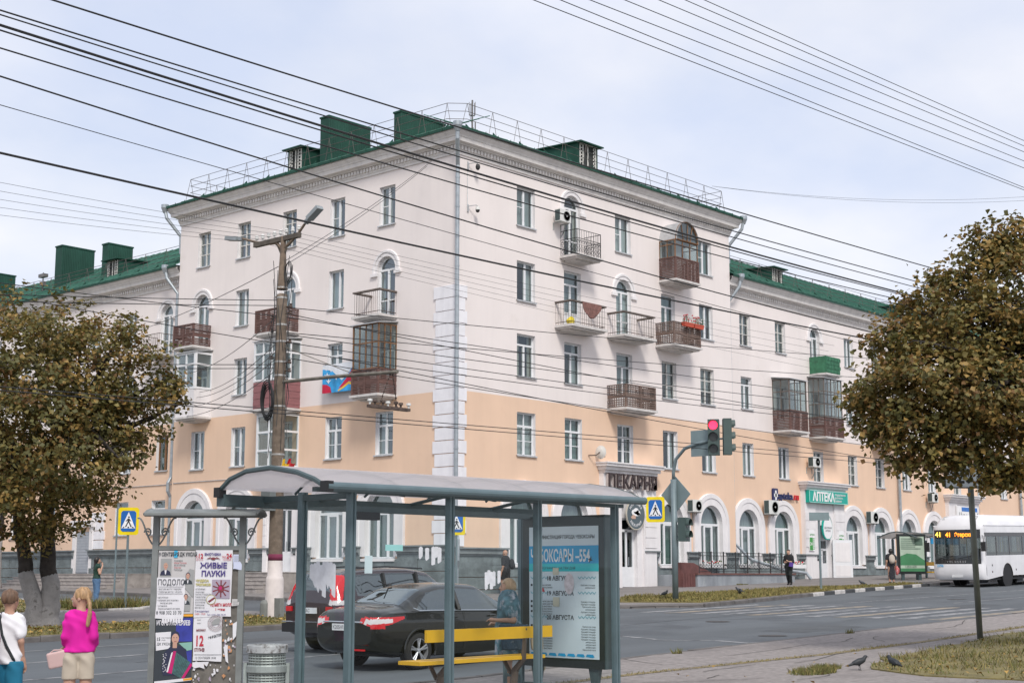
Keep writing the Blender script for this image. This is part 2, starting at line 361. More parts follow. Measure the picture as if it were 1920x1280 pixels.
# tar seams, patches and manholes on the carriageway
M_TAR = mat('tar_seam', (.045, .048, .052), .7, var=.2); M_PATCH = mat('asphalt_patch', (.075, .082, .088), .92, var=.15, vs=2, bump=.3, bs=60)
for (x, y, L, a) in [(-26, -16.8, 9, .02), (-14, -17.3, 12, -.02), (-6, -20.6, 7, .05), (-11, -13.4, 4, 1.2), (-2, -18.5, 3, 1.5), (6, -15.8, 14, .02), (-18, -12.3, 6, .03)]:
    m = MB(); p = [(x, y)]
    for k in range(10): a += random.uniform(-.08, .08); p.append((p[-1][0]+L/10*math.cos(a), p[-1][1]+L/10*math.sin(a)))
    strip(m, p, .045, h=.003); m.build('tar_seam', M_TAR, rd)
for (x, y, w, d) in [(-9.5, -21.8, 3.2, 1.3), (3.5, -19.6, 4.5, 1.1), (-20, -13.6, 3, 1.2), (12, -13.2, 5, 1.0)]:
    m = MB(); m.poly([g3(x+a*w/2, y+c*d/2, .0025) for a, c in ((-1, -.9), (-.3, -1), (.9, -1), (1, .2), (.95, 1), (-.2, .92), (-1, 1))]); m.build('asphalt_patch', M_PATCH, rd)
for (x, y) in [(-8.2, -18.0), (-12.5, -22.4), (9, -16.9)]:
    m = MB(); m.poly([g3(x+.34*math.cos(2*PI*k/20), y+.34*math.sin(2*PI*k/20), .008) for k in range(20)]); o = m.build('manhole_cover', mat('manhole_iron', (.05, .048, .046), .6, metal=.3, var=.3, vs=20), rd)
# ================================================================ corner building and its two wings
M_CREAM = mat('stucco_cream', (.79, .725, .700), .9, var=.035, vs=.5, bump=.15, bs=25, streak=.03, c2=(.745, .68, .65), c2s=.7, c2t=.60)
M_ORANGE = mat('stucco_orange', (.76, .545, .40), .9, var=.05, vs=.5, bump=.15, bs=25, streak=.03, c2=(.725, .505, .365), c2s=.8, c2t=.60)
M_WHITE = mat('trim_white', (.76, .735, .735), .85, var=.05, vs=1.5, bump=.1, bs=25, streak=.12)
M_CORN = mat('cornice_paint', (.72, .69, .665), .88, var=.06, vs=1.2, streak=.16)
M_QUOIN = mat('quoin_paint', (.80, .79, .82), .88, var=.05, vs=2, bump=.15, bs=20, streak=.1)
M_PLINTH = mat('plinth_stone', (.165, .195, .20), .92, var=.25, vs=2.5, bump=1.0, bs=9, c2=(.12, .14, .145), c2s=1.4, c2t=.55)
M_CAP = mat('plinth_cap', (.20, .225, .23), .85, var=.15, vs=2, streak=.2)
M_ROOF = mat('roof_green', (.018, .068, .049), .65, var=.2, vs=1.4, spec=.25, streak=.2)
M_ROOF2 = mat('roof_sheet_pale', (.062, .160, .122), .85, var=.18, vs=1.5, streak=.2, spec=.08)
M_PVC = mat('window_pvc', (.74, .75, .765), .5, var=.04, vs=4)
M_WOODW = mat('window_wood_white', (.60, .585, .56), .75, var=.12, vs=6)
M_WOODB = mat('window_wood_brown', (.20, .10, .045), .7, var=.25, vs=6)
M_GLASS = glass('window_glass', (.62, .70, .70), .10)
M_GLASSL = glass('window_glass_sky', (.55, .64, .64), .20)
M_ZINC = mat('galvanised_pipe', (.36, .40, .43), .45, metal=.4, var=.14, vs=4, streak=.12)
M_TIN = mat('tin_sill', (.50, .51, .52), .5, metal=.4, var=.15, vs=5)
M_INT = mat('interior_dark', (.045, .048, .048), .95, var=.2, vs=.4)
CURT = [mat('curtain_white', (.62, .62, .60), .95, var=.14, vs=9, stretch=(3, 1, .2)), mat('curtain_grey', (.38, .40, .40), .95, var=.2, vs=8, stretch=(3, 1, .2)),
        mat('curtain_cream', (.52, .47, .40), .95, var=.2, vs=8, stretch=(3, 1, .2)), mat('curtain_green', (.22, .30, .27), .95, var=.2, vs=8, stretch=(3, 1, .2)), mat('blind_dark', (.16, .17, .17), .95, var=.2, vs=8)]
M_RUST = mat('rusty_iron', (.085, .06, .05), .8, var=.4, vs=9)
M_BLACKI = mat('black_iron', (.022, .022, .024), .6, var=.2)
M_WBROWN = mat('balcony_wood_brown', (.125, .068, .058), .85, var=.3, vs=3, bump=.2, stretch=(1, 1, 5))
M_WBROWN2 = mat('balcony_wood_weathered', (.165, .115, .095), .9, var=.35, vs=4, bump=.2, stretch=(1, 1, 6))
M_RAILW = mat('rail_wood_grey', (.145, .12, .105), .9, var=.3, vs=5)
M_SLAB = mat('balcony_slab', (.60, .575, .555), .9, var=.1, vs=2, streak=.2, c2=(.36, .33, .30), c2s=2.3, c2t=.66)
M_PINK = mat('siding_pink', (.27, .115, .12), .7, var=.08, vs=3)
M_GWOOD = mat('balcony_green', (.035, .15, .08), .75, var=.25, vs=4)

def FP(fac, off):
    if fac == 'R': return lambda u, z, w=0.: (u, off-w, z)
    return lambda u, z, w=0.: (off-w, u, z)
def wall_mesh(mb, F, u0, u1, z0, z1, ops):
    ops = [o for o in ops if o[3] > z0 and o[2] < z1]
    us = sorted({u0, u1} | {round(v, 4) for o in ops for v in o[:2] if u0 < v < u1})
    zs = sorted({z0, z1} | {round(v, 4) for o in ops for v in o[2:4] if z0 < v < z1})
    for a, b in zip(us[:-1], us[1:]):
        run = None
        for c, d in zip(zs[:-1], zs[1:]):
            mu, mz = (a+b)/2, (c+d)/2
            if any(o[0] < mu < o[1] and o[2] < mz < o[3] for o in ops): continue
            mb.quad(F(a, c), F(b, c), F(b, d), F(a, d))
    for o in ops:
        if len(o) > 4 and o[4]:
            r = (o[1]-o[0])/2; cu = (o[0]+o[1])/2; cz = o[3]-r; n = 16
            pts = [(cu-r*math.cos(PI*k/n), cz+r*math.sin(PI*k/n)) for k in range(n+1)]
            for (pu, pz), (qu, qz) in zip(pts[:-1], pts[1:]): mb.quad(F(pu, pz), F(qu, qz), F(qu, o[3]), F(pu, o[3]))
def arcpts(r, cz, n=14): return [(-r*math.cos(PI*k/n), cz+r*math.sin(PI*k/n)) for k in range(n+1)]
WT = {}
def win_meshes(w, h, kind):
    """origin: middle of the opening's lower edge on the wall plane; x along the wall, -y outwards"""
    key = (round(w, 2), round(h, 2), kind)
    if key in WT: return WT[key]
    arch = kind.startswith('arch'); x0, x1 = -w/2, w/2; r = w/2; sp = h-r if arch else h
    fr = MB(); ya, yb = .15, .215; t = .065
    def bar(a, b, c, d, e=0.): fr.box(a, b, ya-e, yb, c, d)
    bar(x0, x0+t, 0, sp); bar(x1-t, x1, 0, sp); bar(x0+t, x1-t, 0, t)
    if arch:
        o = arcpts(r, sp); i = arcpts(r-t, sp)
        for k in range(len(o)-1):
            fr.add([(o[k][0], ya, o[k][1]), (o[k+1][0], ya, o[k+1][1]), (i[k+1][0], ya, i[k+1][1]), (i[k][0], ya, i[k][1]),
                    (i[k][0], yb, i[k][1]), (i[k+1][0], yb, i[k+1][1])], [(0, 1, 2, 3), (3, 2, 5, 4)])
    else: bar(x0+t, x1-t, h-t, h)
    if kind == 'pvc2': bar(-.06, .05, t, h-t, .012); bar(x0+t, -.06, h*.5, h*.5+.035, -.01)
    if kind == 'pvc3': bar(.02, .13, t, h-t, .012)
    if kind == 'wood6':
        bar(-.035, .035, t, h-t, .01)
        for q in (.36, .66): bar(x0+t, -.035, h*q, h*q+.045); bar(.035, x1-t, h*q, h*q+.045)
    if kind == 'tr2':
        bar(x0+t, x1-t, h*.66, h*.66+.09, .01); bar(-.025, .025, h*.66+.09, h-t); bar(-.07, .05, t, h*.66, .012)
        bar(x0+t, -.07, h*.34, h*.34+.03, -.01); bar(.05, x1-t, h*.34, h*.34+.03, -.01)
    if kind == 'tr1': bar(x0+t, x1-t, h*.73, h*.73+.08, .01); bar(-.05, .05, t, h*.73, .012)
    if kind == 'door':
        bar(x0+t, x1-t, h*.76, h*.76+.08, .01); bar(-.05, .05, t, h*.76, .012); fr.box(x0+t, -.05, ya+.02, yb-.01, t, h*.28); fr.box(.05, x1-t, ya+.02, yb-.01, t, h*.28)
        bar(x0+t, x1-t, h*.28, h*.28+.05, .006)
    if kind == 'archdoor': bar(x0+t, x1-t, sp-.05, sp+.04, .01); bar(-.05, .05, t, sp-.05, .012); bar(x0+t, x1-t, h*.3, h*.3+.05, .006)
    if kind == 'arch3':
        bar(x0+t, x1-t, sp-.06, sp+.05, .012)
        for s in (-1, 1): bar(s*w*.17-.06, s*w*.17+.06, t, sp-.06, .012)
        bar(-w*.17+.06, w*.17-.06, sp-.13, sp-.06, .008)
    pn = MB(); yp = .185
    out = [(x0+.02, .02), (x1-.02, .02)]+([(-a, b) for a, b in arcpts(r-.02, sp)] if arch else [(x1-.02, h-.02), (x0+.02, h-.02)])
    pn.poly([(a, yp, b) for a, b in out])
    rv = MB(); D = .22
    ol = [(x0, 0)]+(arcpts(r, sp) if arch else [(x0, h), (x1, h)])+[(x1, 0)]
    for p, q in zip(ol[:-1], ol[1:]): rv.quad((p[0], -.004, p[1]), (q[0], -.004, q[1]), (q[0], D, q[1]), (p[0], D, p[1]))
    rv.quad((x0, -.004, 0), (x1, -.004, 0), (x1, D, 0), (x0, D, 0))
    si = MB(); si.box(x0-.05, x1+.05, -.07, .15, .0, .02); si.box(x0-.05, x1+.05, -.075, -.06, -.045, .0)
    WT[key] = (fr, pn, rv, si, {}); return WT[key]
def curtain_mesh(w, h, style):
    mb = MB(); y = .36
    def cl(a, b, z0, z1, mi):
        n = max(3, int((b-a)/.07)); us = [a+(b-a)*k/n for k in range(n+1)]
        mb.grid(lambda u, z: (u, y+.03*math.sin(u*38+style)+.012*math.sin(u*91), z), us, [z0, z1], mi)
    a, b = -w/2-.1, w/2+.1
    s = style % 7
    if s == 0: cl(a, b, -.05, h+.05, 0)
    elif s == 1: cl(a, a+w*.36, -.05, h+.05, 0); cl(b-w*.36, b, -.05, h+.05, 0)
    elif s == 2: cl(a, b, -.05, h+.05, 1)
    elif s == 3: cl(a, a+w*.55, -.05, h+.05, 2); cl(b-w*.25, b, -.05, h+.05, 2)
    elif s == 4: cl(a, b, h*.4, h+.05, 1); mb.box(-.2, -.05, .3, .42, 0, .3, 3)
    elif s == 5: cl(a, b, -.05, h+.05, 3)
    else: cl(b-w*.42, b, -.05, h+.05, 0); cl(a, a+w*.2, -.05, h+.05, 0)
    return mb
MESH = {}
def cm(key, fn):
    if key not in MESH: MESH[key] = fn()
    return MESH[key]
def place(o, fac, off, u, z, w=0.):
    o.location = FP(fac, off)(u, z, w); o.rotation_euler = (0, 0, 0 if fac == 'R' else -PI/2); return o
WN = [0]
def window(parent, fac, off, u, z, w, h, kind, frame=None, style=None, sill=True, name='window', sillm=None):
    fr, pn, rv, si, _ = win_meshes(w, h, kind); frame = frame or M_PVC; k = (round(w, 2), round(h, 2), kind)
    WN[0] += 1; style = WN[0]*3 % 7 if style is None else style
    o = link(name, cm((k, frame.name), lambda: fr.mesh('window_frame', frame)), parent); place(o, fac, off, u, z)
    gm = M_GLASSL if fac == 'L' else M_GLASS
    link('pane', cm((k, 'pane', gm.name), lambda: pn.mesh('pane', gm)), o)
    link('reveal', cm((k, 'rev'), lambda: rv.mesh('reveal', M_WHITE)), o)
    if sill: link('sill', cm((k, 'sill'), lambda: si.mesh('sill', sillm or M_TIN)), o)
    if style >= 0: link('curtain', cm((round(w, 2), round(h, 2), style), lambda: curtain_mesh(w, h, style).mesh('curtain', CURT)), o)
    return o
def ring_mould(mb, r0, r1, cz, y0, y1, n=18, leg=0., impost=0.):
    """archivolt: band between radii r0..r1, from wall (y0) out to y1 (negative), straight legs below"""
    pr = [(r0, y0), (r0, y1), (r0+(r1-r0)*.55, y1), (r0+(r1-r0)*.6, y1-.035), (r1-.02, y1-.035), (r1, y1), (r1, y0)]
    th = [PI*k/n for k in range(n+1)]
    P = [[(-r*math.cos(a), y, cz+r*math.sin(a)) for r, y in pr] for a in th]
    if leg > 0: P = [[(-r, y, cz-leg) for r, y in pr]]+P+[[(r, y, cz-leg) for r, y in pr]]
    m = len(pr); vs = [v for row in P for v in row]
    mb.add(vs, [(i*m+j, i*m+j+1, (i+1)*m+j+1, (i+1)*m+j) for i in range(len(P)-1) for j in range(m-1)])
    mb.add(P[0], [tuple(range(m))]); mb.add(P[-1], [tuple(range(m))])
    if impost > 0:
        for s in (-1, 1): mb.box(min(s*(r0-.03), s*(r1+impost)), max(s*(r0-.03), s*(r1+impost)), y1-.06, y0, cz-leg-.14, cz-leg)
    return mb
def sweep_cornice(mb, prof, path, dirs, mi=0):
    """prof: (w,z); path: (x,y) corner points of the wall line; dirs: outward shift per unit w at each point"""
    m = len(prof); vs = [(p[0]+d[0]*w, p[1]+d[1]*w, z) for p, d in zip(path, dirs) for w, z in prof]
    return mb.add(vs, [(i*m+j, i*m+j+1, (i+1)*m+j+1, (i+1)*m+j) for i in range(len(path)-1) for j in range(m-1)], mi)

blk = tag(empty('apartment_building', (0, 0, .9)), 'five storey cream and peach corner apartment block with green roof and quoined corner', 'building')
wgR = tag(empty('apartment_wing', (40, 4, 1.5)), 'lower cream and peach wing running right behind the bus from the corner block', 'building')
wgL = tag(empty('apartment_wing', (4, 36, 1.0)), 'lower cream and peach wing on the left, mostly hidden behind the big tree', 'building')
bpy.context.view_layer.update()
def kid(o, par):           # keep world coordinates for children of an offset root
    o.parent = par; o.matrix_parent_inverse = Matrix.Translation(-Vector(par.location)); return o
# ------------------------------------------------ openings: (u, z0, w, h, kind, style..)
TOPR = [18.35, 15.05, 11.75, 8.45]; HB = 1.75
RB = []; LB = []
cR = [4.35, 7.52, 11.3, 14.85, 18.1]; cL = [4.2, 7.45, 10.8, 14.2, 17.35]
for c in (0, 2, 4): RB.append((cR[c], 16.6, 1.2, 1.75, 'pvc2'))
RB.append((cR[1], 15.62, 1.15, 3.0, 'archdoor')); RB.append((cR[3]+.15, 15.62, 1.15, 2.75, 'door'))
for c in (0, 4): RB.append((cR[c], 13.3, 1.2, 1.75, 'pvc3'))
RB.append((cR[1], 12.45, 1.2, 2.65, 'door')); RB.append((cR[2], 12.45, 1.15, 2.85, 'archdoor')); RB.append((cR[3], 12.45, 1.15, 2.65, 'door'))
for c in (0, 1): RB.append((cR[c], 10.0, 1.2, 1.85, 'tr1'))
for c in (3, 4): RB.append((cR[c], 10.0, 1.2, 1.8, 'wood6'))
RB.append((cR[2], 9.1, 1.2, 2.7, 'door'))
for c in (0, 1, 2): RB.append((cR[c], 6.62, 1.2, 1.85, 'tr2'))
for c in (3, 4): RB.append((cR[c], 6.62, 1.2, 1.83, 'pvc3'))
for u in (4.15, 7.46, 14.75, 18.1): RB.append((u, 2.06, 1.9, 2.95, 'arch3'))
for c in (0, 1): LB.append((cL[c], 16.6, 1.0, 1.75, 'pvc2'))
for c in (2, 3, 4): LB.append((cL[c], 16.6, 1.0, 1.75, 'wood6'))
for c in (1, 3): LB.append((cL[c], 13.3, 1.0, 1.75, 'pvc3')); LB.append((cL[c], 10.0, 1.0, 1.75, 'pvc2' if c == 3 else 'tr2'))
for c in (0, 2, 4): LB.append((cL[c], 12.45, 1.1, 2.75, 'archdoor')); LB.append((cL[c], 9.15, 1.1, 2.5, 'door'))
for c in (0, 1): LB.append((cL[c], 6.62, 1.08, 1.85, 'tr2'))
for c in (3, 4): LB.append((cL[c], 6.62, 1.05, 1.85, 'pvc2'))
LB.append((cL[2], 6.5, 1.1, 2.0, 'tr2'))
for u in (4.34, 7.54, 14.07, 17.4): LB.append((u, 2.3, 1.8, 2.85, 'arch3'))
WR = []; cW = [22.3, 25.8, 29.45, 33.3, 36.55, 39.9, 43.3, 46.9, 50.4, 54, 58.5, 62, 65.5]
for i, u in enumerate(cW):
    balc = i in (2, 7)
    WR.append((u, 12.62, 1.05, 2.7, 'archdoor') if balc else (u, 13.5, 1.05, 1.7, 'wood6' if i < 2 or i > 4 else 'pvc3'))
    WR.append((u, 9.2, 1.1, 2.5, 'door') if i in (1, 2, 4, 7) else (u, 10.15, 1.05, 1.7, ['tr1', 'tr2', 'wood6'][i % 3]))
    WR.append((u, 6.68, 1.05, 1.7, 'wood6' if i in (2, 3, 4, 7) else 'pvc3'))
WAR = [22.08, 25.48, 33.05, 36.37, 39.8, 43.2, 50.4, 54.0, 58.5, 62, 65.5]
for u in WAR: WR.append((u, 2.1, 1.85, 2.85, 'arch3'))
WL = []; cWL = [20.85, 24.05, 27.5, 31, 34.4, 37.8, 41.2, 44.6]
for i, u in enumerate(cWL):
    WL.append((u, 12.55, 1.05, 2.65, 'archdoor') if i in (0, 4) else (u, 13.4, 1.0, 1.7, 'pvc2'))
    WL.append((u, 10.1, 1.0, 1.7, 'tr1')); WL.append((u, 6.75, 1.0, 1.78, 'pvc3'))
    if i != 2: WL.append((u+.15, 3.6, 1.15, 1.7, 'tr1'))
def ops(L): return [(u-w/2, u+w/2, z, z+h, k.startswith('arch')) for u, z, w, h, k in L]
BORD = 9.07
for par, fac, off, u0, u1, zt, L in [(blk, 'R', 0, 0, 20.35, 19.0, RB), (blk, 'L', 0, 0, 19.35, 19.0, LB), (wgR, 'R', .4, 20.35, 70, 16.0, WR), (wgL, 'L', .4, 19.35, 50, 16.0, WL)]:
    F = FP(fac, off); O = ops(L)
    if fac == 'R' and par is blk: O.append((10.72, 11.88, .5, 4.9, False))
    if par is wgR: O += [(28.95, 30.15, .5, 3.6, False), (46.6, 47.8, .5, 3.6, False)]
    if fac == 'L' and par is blk: O.append((9.95, 11.15, 1.0, 5.1, False))
    if par is wgL: O.append((26.95, 28.25, 1.0, 3.85, False))
    b = MB(); wall_mesh(b, F, u0, u1, BORD, zt, O); kid(b.build('wall_upper', M_CREAM), par)
    b = MB(); wall_mesh(b, F, u0, u1, .2, BORD, O); kid(b.build('wall_lower', M_ORANGE), par)
    for (u, z, w, h, k) in L:
        fm = M_PVC
        if k == 'wood6': fm = M_WOODW
        if par is wgL and abs(u-20.85) < .1 and z < 7: fm = M_WOODB
        lowz = z < 3
        kid(window(par, fac, off, u, z, w, h, k, fm, sill=not ('door' in k), sillm=M_TIN, style=(WN[0]*5+2) % 7 if not lowz else (2 if WN[0] % 2 else 5)), par)
# block side walls above the wings, backs, cores
b = MB(); b.quad((20.35, 0, .5), (20.35, 14, .5), (20.35, 14, 19.0), (20.35, 0, 19.0)); b.quad((0, 19.35, .5), (14, 19.35, .5), (14, 19.35, 19.0), (0, 19.35, 19.0))
kid(b.build('wall_side', M_CREAM), blk)
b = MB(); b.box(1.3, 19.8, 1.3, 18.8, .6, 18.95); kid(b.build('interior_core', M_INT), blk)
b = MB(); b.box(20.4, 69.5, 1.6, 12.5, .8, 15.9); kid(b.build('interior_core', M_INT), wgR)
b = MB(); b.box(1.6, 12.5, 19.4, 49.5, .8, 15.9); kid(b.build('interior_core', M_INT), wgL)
# ------------------------------------------------ cornices
def prof(z): return [(0, z), (.05, z), (.05, z+.09), (.08, z+.12), (.08, z+.17), (.10, z+.19), (.10, z+.36), (.20, z+.38), (.20, z+.43), (.38, z+.46), (.40, z+.62), (.43, z+.64), (.45, z+.70), (.55, z+.82), (.56, z+.90), (0, z+.91)]
PB = [(20.35, 9), (20.35, 0), (0, 0), (0, 19.35), (9, 19.35)]; DB = [(1, 0), (1, -1), (-1, -1), (-1, 1), (0, 1)]
b = MB(); sweep_cornice(b, prof(18.98), PB, DB); kid(b.build('cornice', M_CORN), blk)
PR = [(20.35, .4), (70, .4)]; DR = [(0, -1), (0, -1)]; PL = [(.4, 19.35), (.4, 50)]; DL = [(-1, 0), (-1, 0)]
b = MB(); sweep_cornice(b, prof(16.0), PR, DR); kid(b.build('cornice', M_CORN), wgR)
b = MB(); sweep_cornice(b, prof(16.0), PL, DL); kid(b.build('cornice', M_CORN), wgL)
for par, fac, off, u0, u1, z in [(blk, 'R', 0, 0, 20.35, 18.98), (blk, 'L', 0, 0, 19.35, 18.98), (wgR, 'R', .4, 20.5, 60, 16.0), (wgL, 'L', .4, 19.5, 45, 16.0)]:
    b = MB(); u = u0-.1; F = FP(fac, off)
    while u < u1:
        a, c = F(u, z+.2, .1), F(u+.10, z+.35, .17); b.box(min(a[0], c[0]), max(a[0], c[0]), min(a[1], c[1]), max(a[1], c[1]), a[2], c[2]); u += .2
    kid(tag(b.build('dentils', M_CORN), kind='stuff'), par)
# ------------------------------------------------ roofs
def roof(par, path, dirs, z, depth, SL=.5):
    b = MB(); prof_ = [(.62, z-.07), (.64, z-.07), (.64, z+.05), (.60, z+.06), (-depth, z+.06+(depth+.6)*SL)]
    sweep_cornice(b, prof_[:4], path, dirs); o = kid(b.build('gutter', M_ROOF), par)
    b = MB(); sweep_cornice(b, prof_[3:], path, dirs); r = kid(b.build('roof', M_ROOF2), par); return r, o
rB, gB = roof(blk, PB, DB, 19.93, 8.0, .42)
rR, gR = roof(wgR, PR, DR, 16.95, 6.2)
rL, gL = roof(wgL, PL, DL, 16.95, 6.2)
def add_to(o, par): o.parent = par; o.matrix_parent_inverse = (Matrix.Translation(-Vector(par.parent.location)) if False else Matrix.Identity(4)); return o
def roofseams(par, fac, off, u0, u1, z, depth, st=.62, SL=.5):
    b = MB(); F = FP(fac, off); u = u0
    while u < u1:
        p, q = F(u, z+.075, .60), F(u, z+.075+(depth+.6)*SL, -depth); b.tube([p, q], .018, 4); u += st
    return tag(b.build('roof_seams', M_ROOF2, par), kind='stuff')
def roofbrackets(par, fac, off, u0, u1, z, st=1.7, SL=.5):
    b = MB(); F = FP(fac, off); u = u0
    while u < u1:
        zz = z+.06+SL*.35
        p = [F(u, zz, .25), F(u, zz+.05, -.02), F(u, zz+.26, .0)]
        d = (.03, 0, 0) if fac == 'R' else (0, .03, 0); b.prism(p, d); u += st
    return tag(b.build('snow_guards', M_ROOF, par), kind='stuff')
for r, fac, off, u0, u1, z, dp in [(rR, 'R', .4, 20.6, 69, 16.95, 6.2), (rL, 'L', .4, 19.6, 49, 16.95, 6.2), (rB, 'R', 0, 0, 20, 19.93, 2.0), (rB, 'L', 0, 0, 19, 19.93, 2.0)]:
    s_ = .42 if r is rB else .5; roofseams(r, fac, off, u0, u1, z, dp, SL=s_); roofbrackets(r, fac, off, u0+.5, u1, z, SL=s_)
# gutter ticks (joint straps)
b = MB()
for fac, off, u0, u1, z, par in [('R', 0, -.5, 20.8, 19.93, gB), ('L', 0, -.5, 19.8, 19.93, gB)]:
    F = FP(fac, off); u = u0
    while u < u1: b.tube([F(u, z-.08, .66), F(u, z+.1, .66)], .018, 4); u += .78
tag(b.build('gutter_straps', M_ROOF, gB), kind='stuff')
# roof safety railings
M_WIRE = mat('thin_steel', (.10, .085, .08), .7, var=.2)
def railing(par, path, st, zf, hgt=1.25, post=True, r=.013):
    rails = MB(); P = [Vector((x, y, zf)) for x, y in path]
    for k in range(4):
        hh = .22+(hgt-.22)*k/3; rails.tube([p+Vector((0, 0, hh))-0*p for p in P], r, 4)
    o = rails.build('roof_railing', M_WIRE, par)
    for p, q in zip(P[:-1], P[1:]):
        L = (q-p).length; n = max(1, round(L/st)); t = (q-p)/L
        for k in range(n):
            c = p+t*(L*k/n); m = MB()
            for s in (-.28, .28): m.tube([c+Vector((0, 0, hgt)), c+t*s], r, 4)
            m.build('railing_post', M_WIRE, o)
    return o
railing(rB, [(20.0, 4.5), (20.0, .15), (.75, .15), (.15, .75), (.15, 18.9), (5, 18.9)], 1.55, 20.12)
railing(rL, [(.9, 20), (.9, 48)], 1.9, 17.5, .85)
railing(rR, [(20.9, .9), (68, .9)], 1.9, 17.5, .85)
# clad vent stacks and dormers
def stack(par, x0, x1, y0, y1, z0, z1, name='vent_stack'):
    b = MB(); n = max(2, int((x1-x0)/.11))
    for k in range(n):   # ribbed sheet
        a = x0+(x1-x0)*k/n; c = x0+(x1-x0)*(k+1)/n; m_ = (a+c)/2
        for y, s in ((y0, -1), (y1, 1)):
            b.quad((a, y, z0), (m_, y+s*.02, z0), (m_, y+s*.02, z1), (a, y, z1)); b.quad((m_, y+s*.02, z0), (c, y, z0), (c, y, z1), (m_, y+s*.02, z1))
    for x in (x0, x1): b.quad((x, y0, z0), (x, y1, z0), (x, y1, z1), (x, y0, z1))
    b.box(x0-.04, x1+.04, y0-.04, y1+.04, z1-.02, z1+.06)
    return b.build(name, M_ROOF, par)
stack(rB, 1.2, 3.85, 9.57, 10.17, 20.2, 22.95); stack(rB, 1.2, 4.0, 4.67, 5.12, 20.2, 22.12)
stack(rL, 2.0, 4.15, 33.9, 34.6, 17.2, 20.55); stack(rL, 2.4, 4.0, 29.68, 30.3, 17.4, 20.1); stack(rL, 2.2, 4.2, 43, 43.7, 17.2, 20.3)
M_DW = mat('dormer_white', (.62, .60, .56), .8, var=.15, vs=6)
def dormer(par, fac, off, u, w, z, h, win, back, left=0.):
    """front wall at inset 'win' behind the wall plane, body runs back level into the slope"""
    F = FP(fac, off); b = MB(); a, c = u-w/2, u+w/2; wi = -win
    for uu in (a, c): b.quad(F(uu, z, wi), F(uu, z+h, wi), F(uu, z+h+.08, -back), F(uu, z, -back))
    b.quad(F(a, z, wi), F(a+.12, z, wi), F(a+.12, z+h, wi), F(a, z+h, wi)); b.quad(F(c-.12, z, wi), F(c, z, wi), F(c, z+h, wi), F(c-.12, z+h, wi))
    o = b.build('dormer', M_ROOF, par)
    t = MB(); t.quad(F(a-.12, z+h-.06, wi+.3), F(c+.12, z+h-.06, wi+.3), F(c+.12, z+h+.16, -back), F(a-.12, z+h+.16, -back))
    t.quad(F(a-.12, z+h+.0, wi+.3), F(c+.12, z+h+.0, wi+.3), F(c+.12, z+h+.22, -back), F(a-.12, z+h+.22, -back))
    t.quad(F(a-.12, z+h-.06, wi+.3), F(c+.12, z+h-.06, wi+.3), F(c+.12, z+h, wi+.3), F(a-.12, z+h, wi+.3))
    for uu in (a-.12, c+.12): t.quad(F(uu, z+h-.06, wi+.3), F(uu, z+h, wi+.3), F(uu, z+h+.22, -back), F(uu, z+h+.16, -back))
    t.build('dormer_roof', M_ROOF, o)
    g = MB(); g.quad(F(a+.12, z, wi-.03), F(c-.12, z, wi-.03), F(c-.12, z+h, wi-.03), F(a+.12, z+h, wi-.03)); g.build('pane', M_INT, o)
    f = MB()
    def bx(u0, u1, z0, z1): f.quad(F(u0, z0, wi+.01), F(u1, z0, wi+.01), F(u1, z1, wi+.01), F(u0, z1, wi+.01))
    for q in (a+.12, a+.34, u-.05, c-.36): bx(q, q+.09, z, z+h)
    bx(c-.2, c-.12, z, z+h)
    for k in range(8):
        zz = z+.06+k*h/8; bx(a+.2, a+.36, zz, zz+.05); bx(c-.36, c-.2, zz, zz+.05)
    bx(a+.12, c-.12, z, z+.06); bx(a+.12, c-.12, z+h-.07, z+h)
    f.build('louvre', M_DW, o); return o
dormer(rB, 'R', 0, 9.95, 1.5, 20.45, 1.35, 1.0, 6.5); dormer(rB, 'L', 0, 11.7, 1.15, 20.45, 1.3, 1.0, 6.5)
dormer(rR, 'R', .4, 27.3, 1.25, 17.65, .95, 1.0, 5.5); dormer(rL, 'L', .4, 27.6, 1.25, 17.65, 1.05, 1.0, 5.5)
dormer(rR, 'R', .4, 43, 1.25, 17.65, .95, 1.0, 5.5)
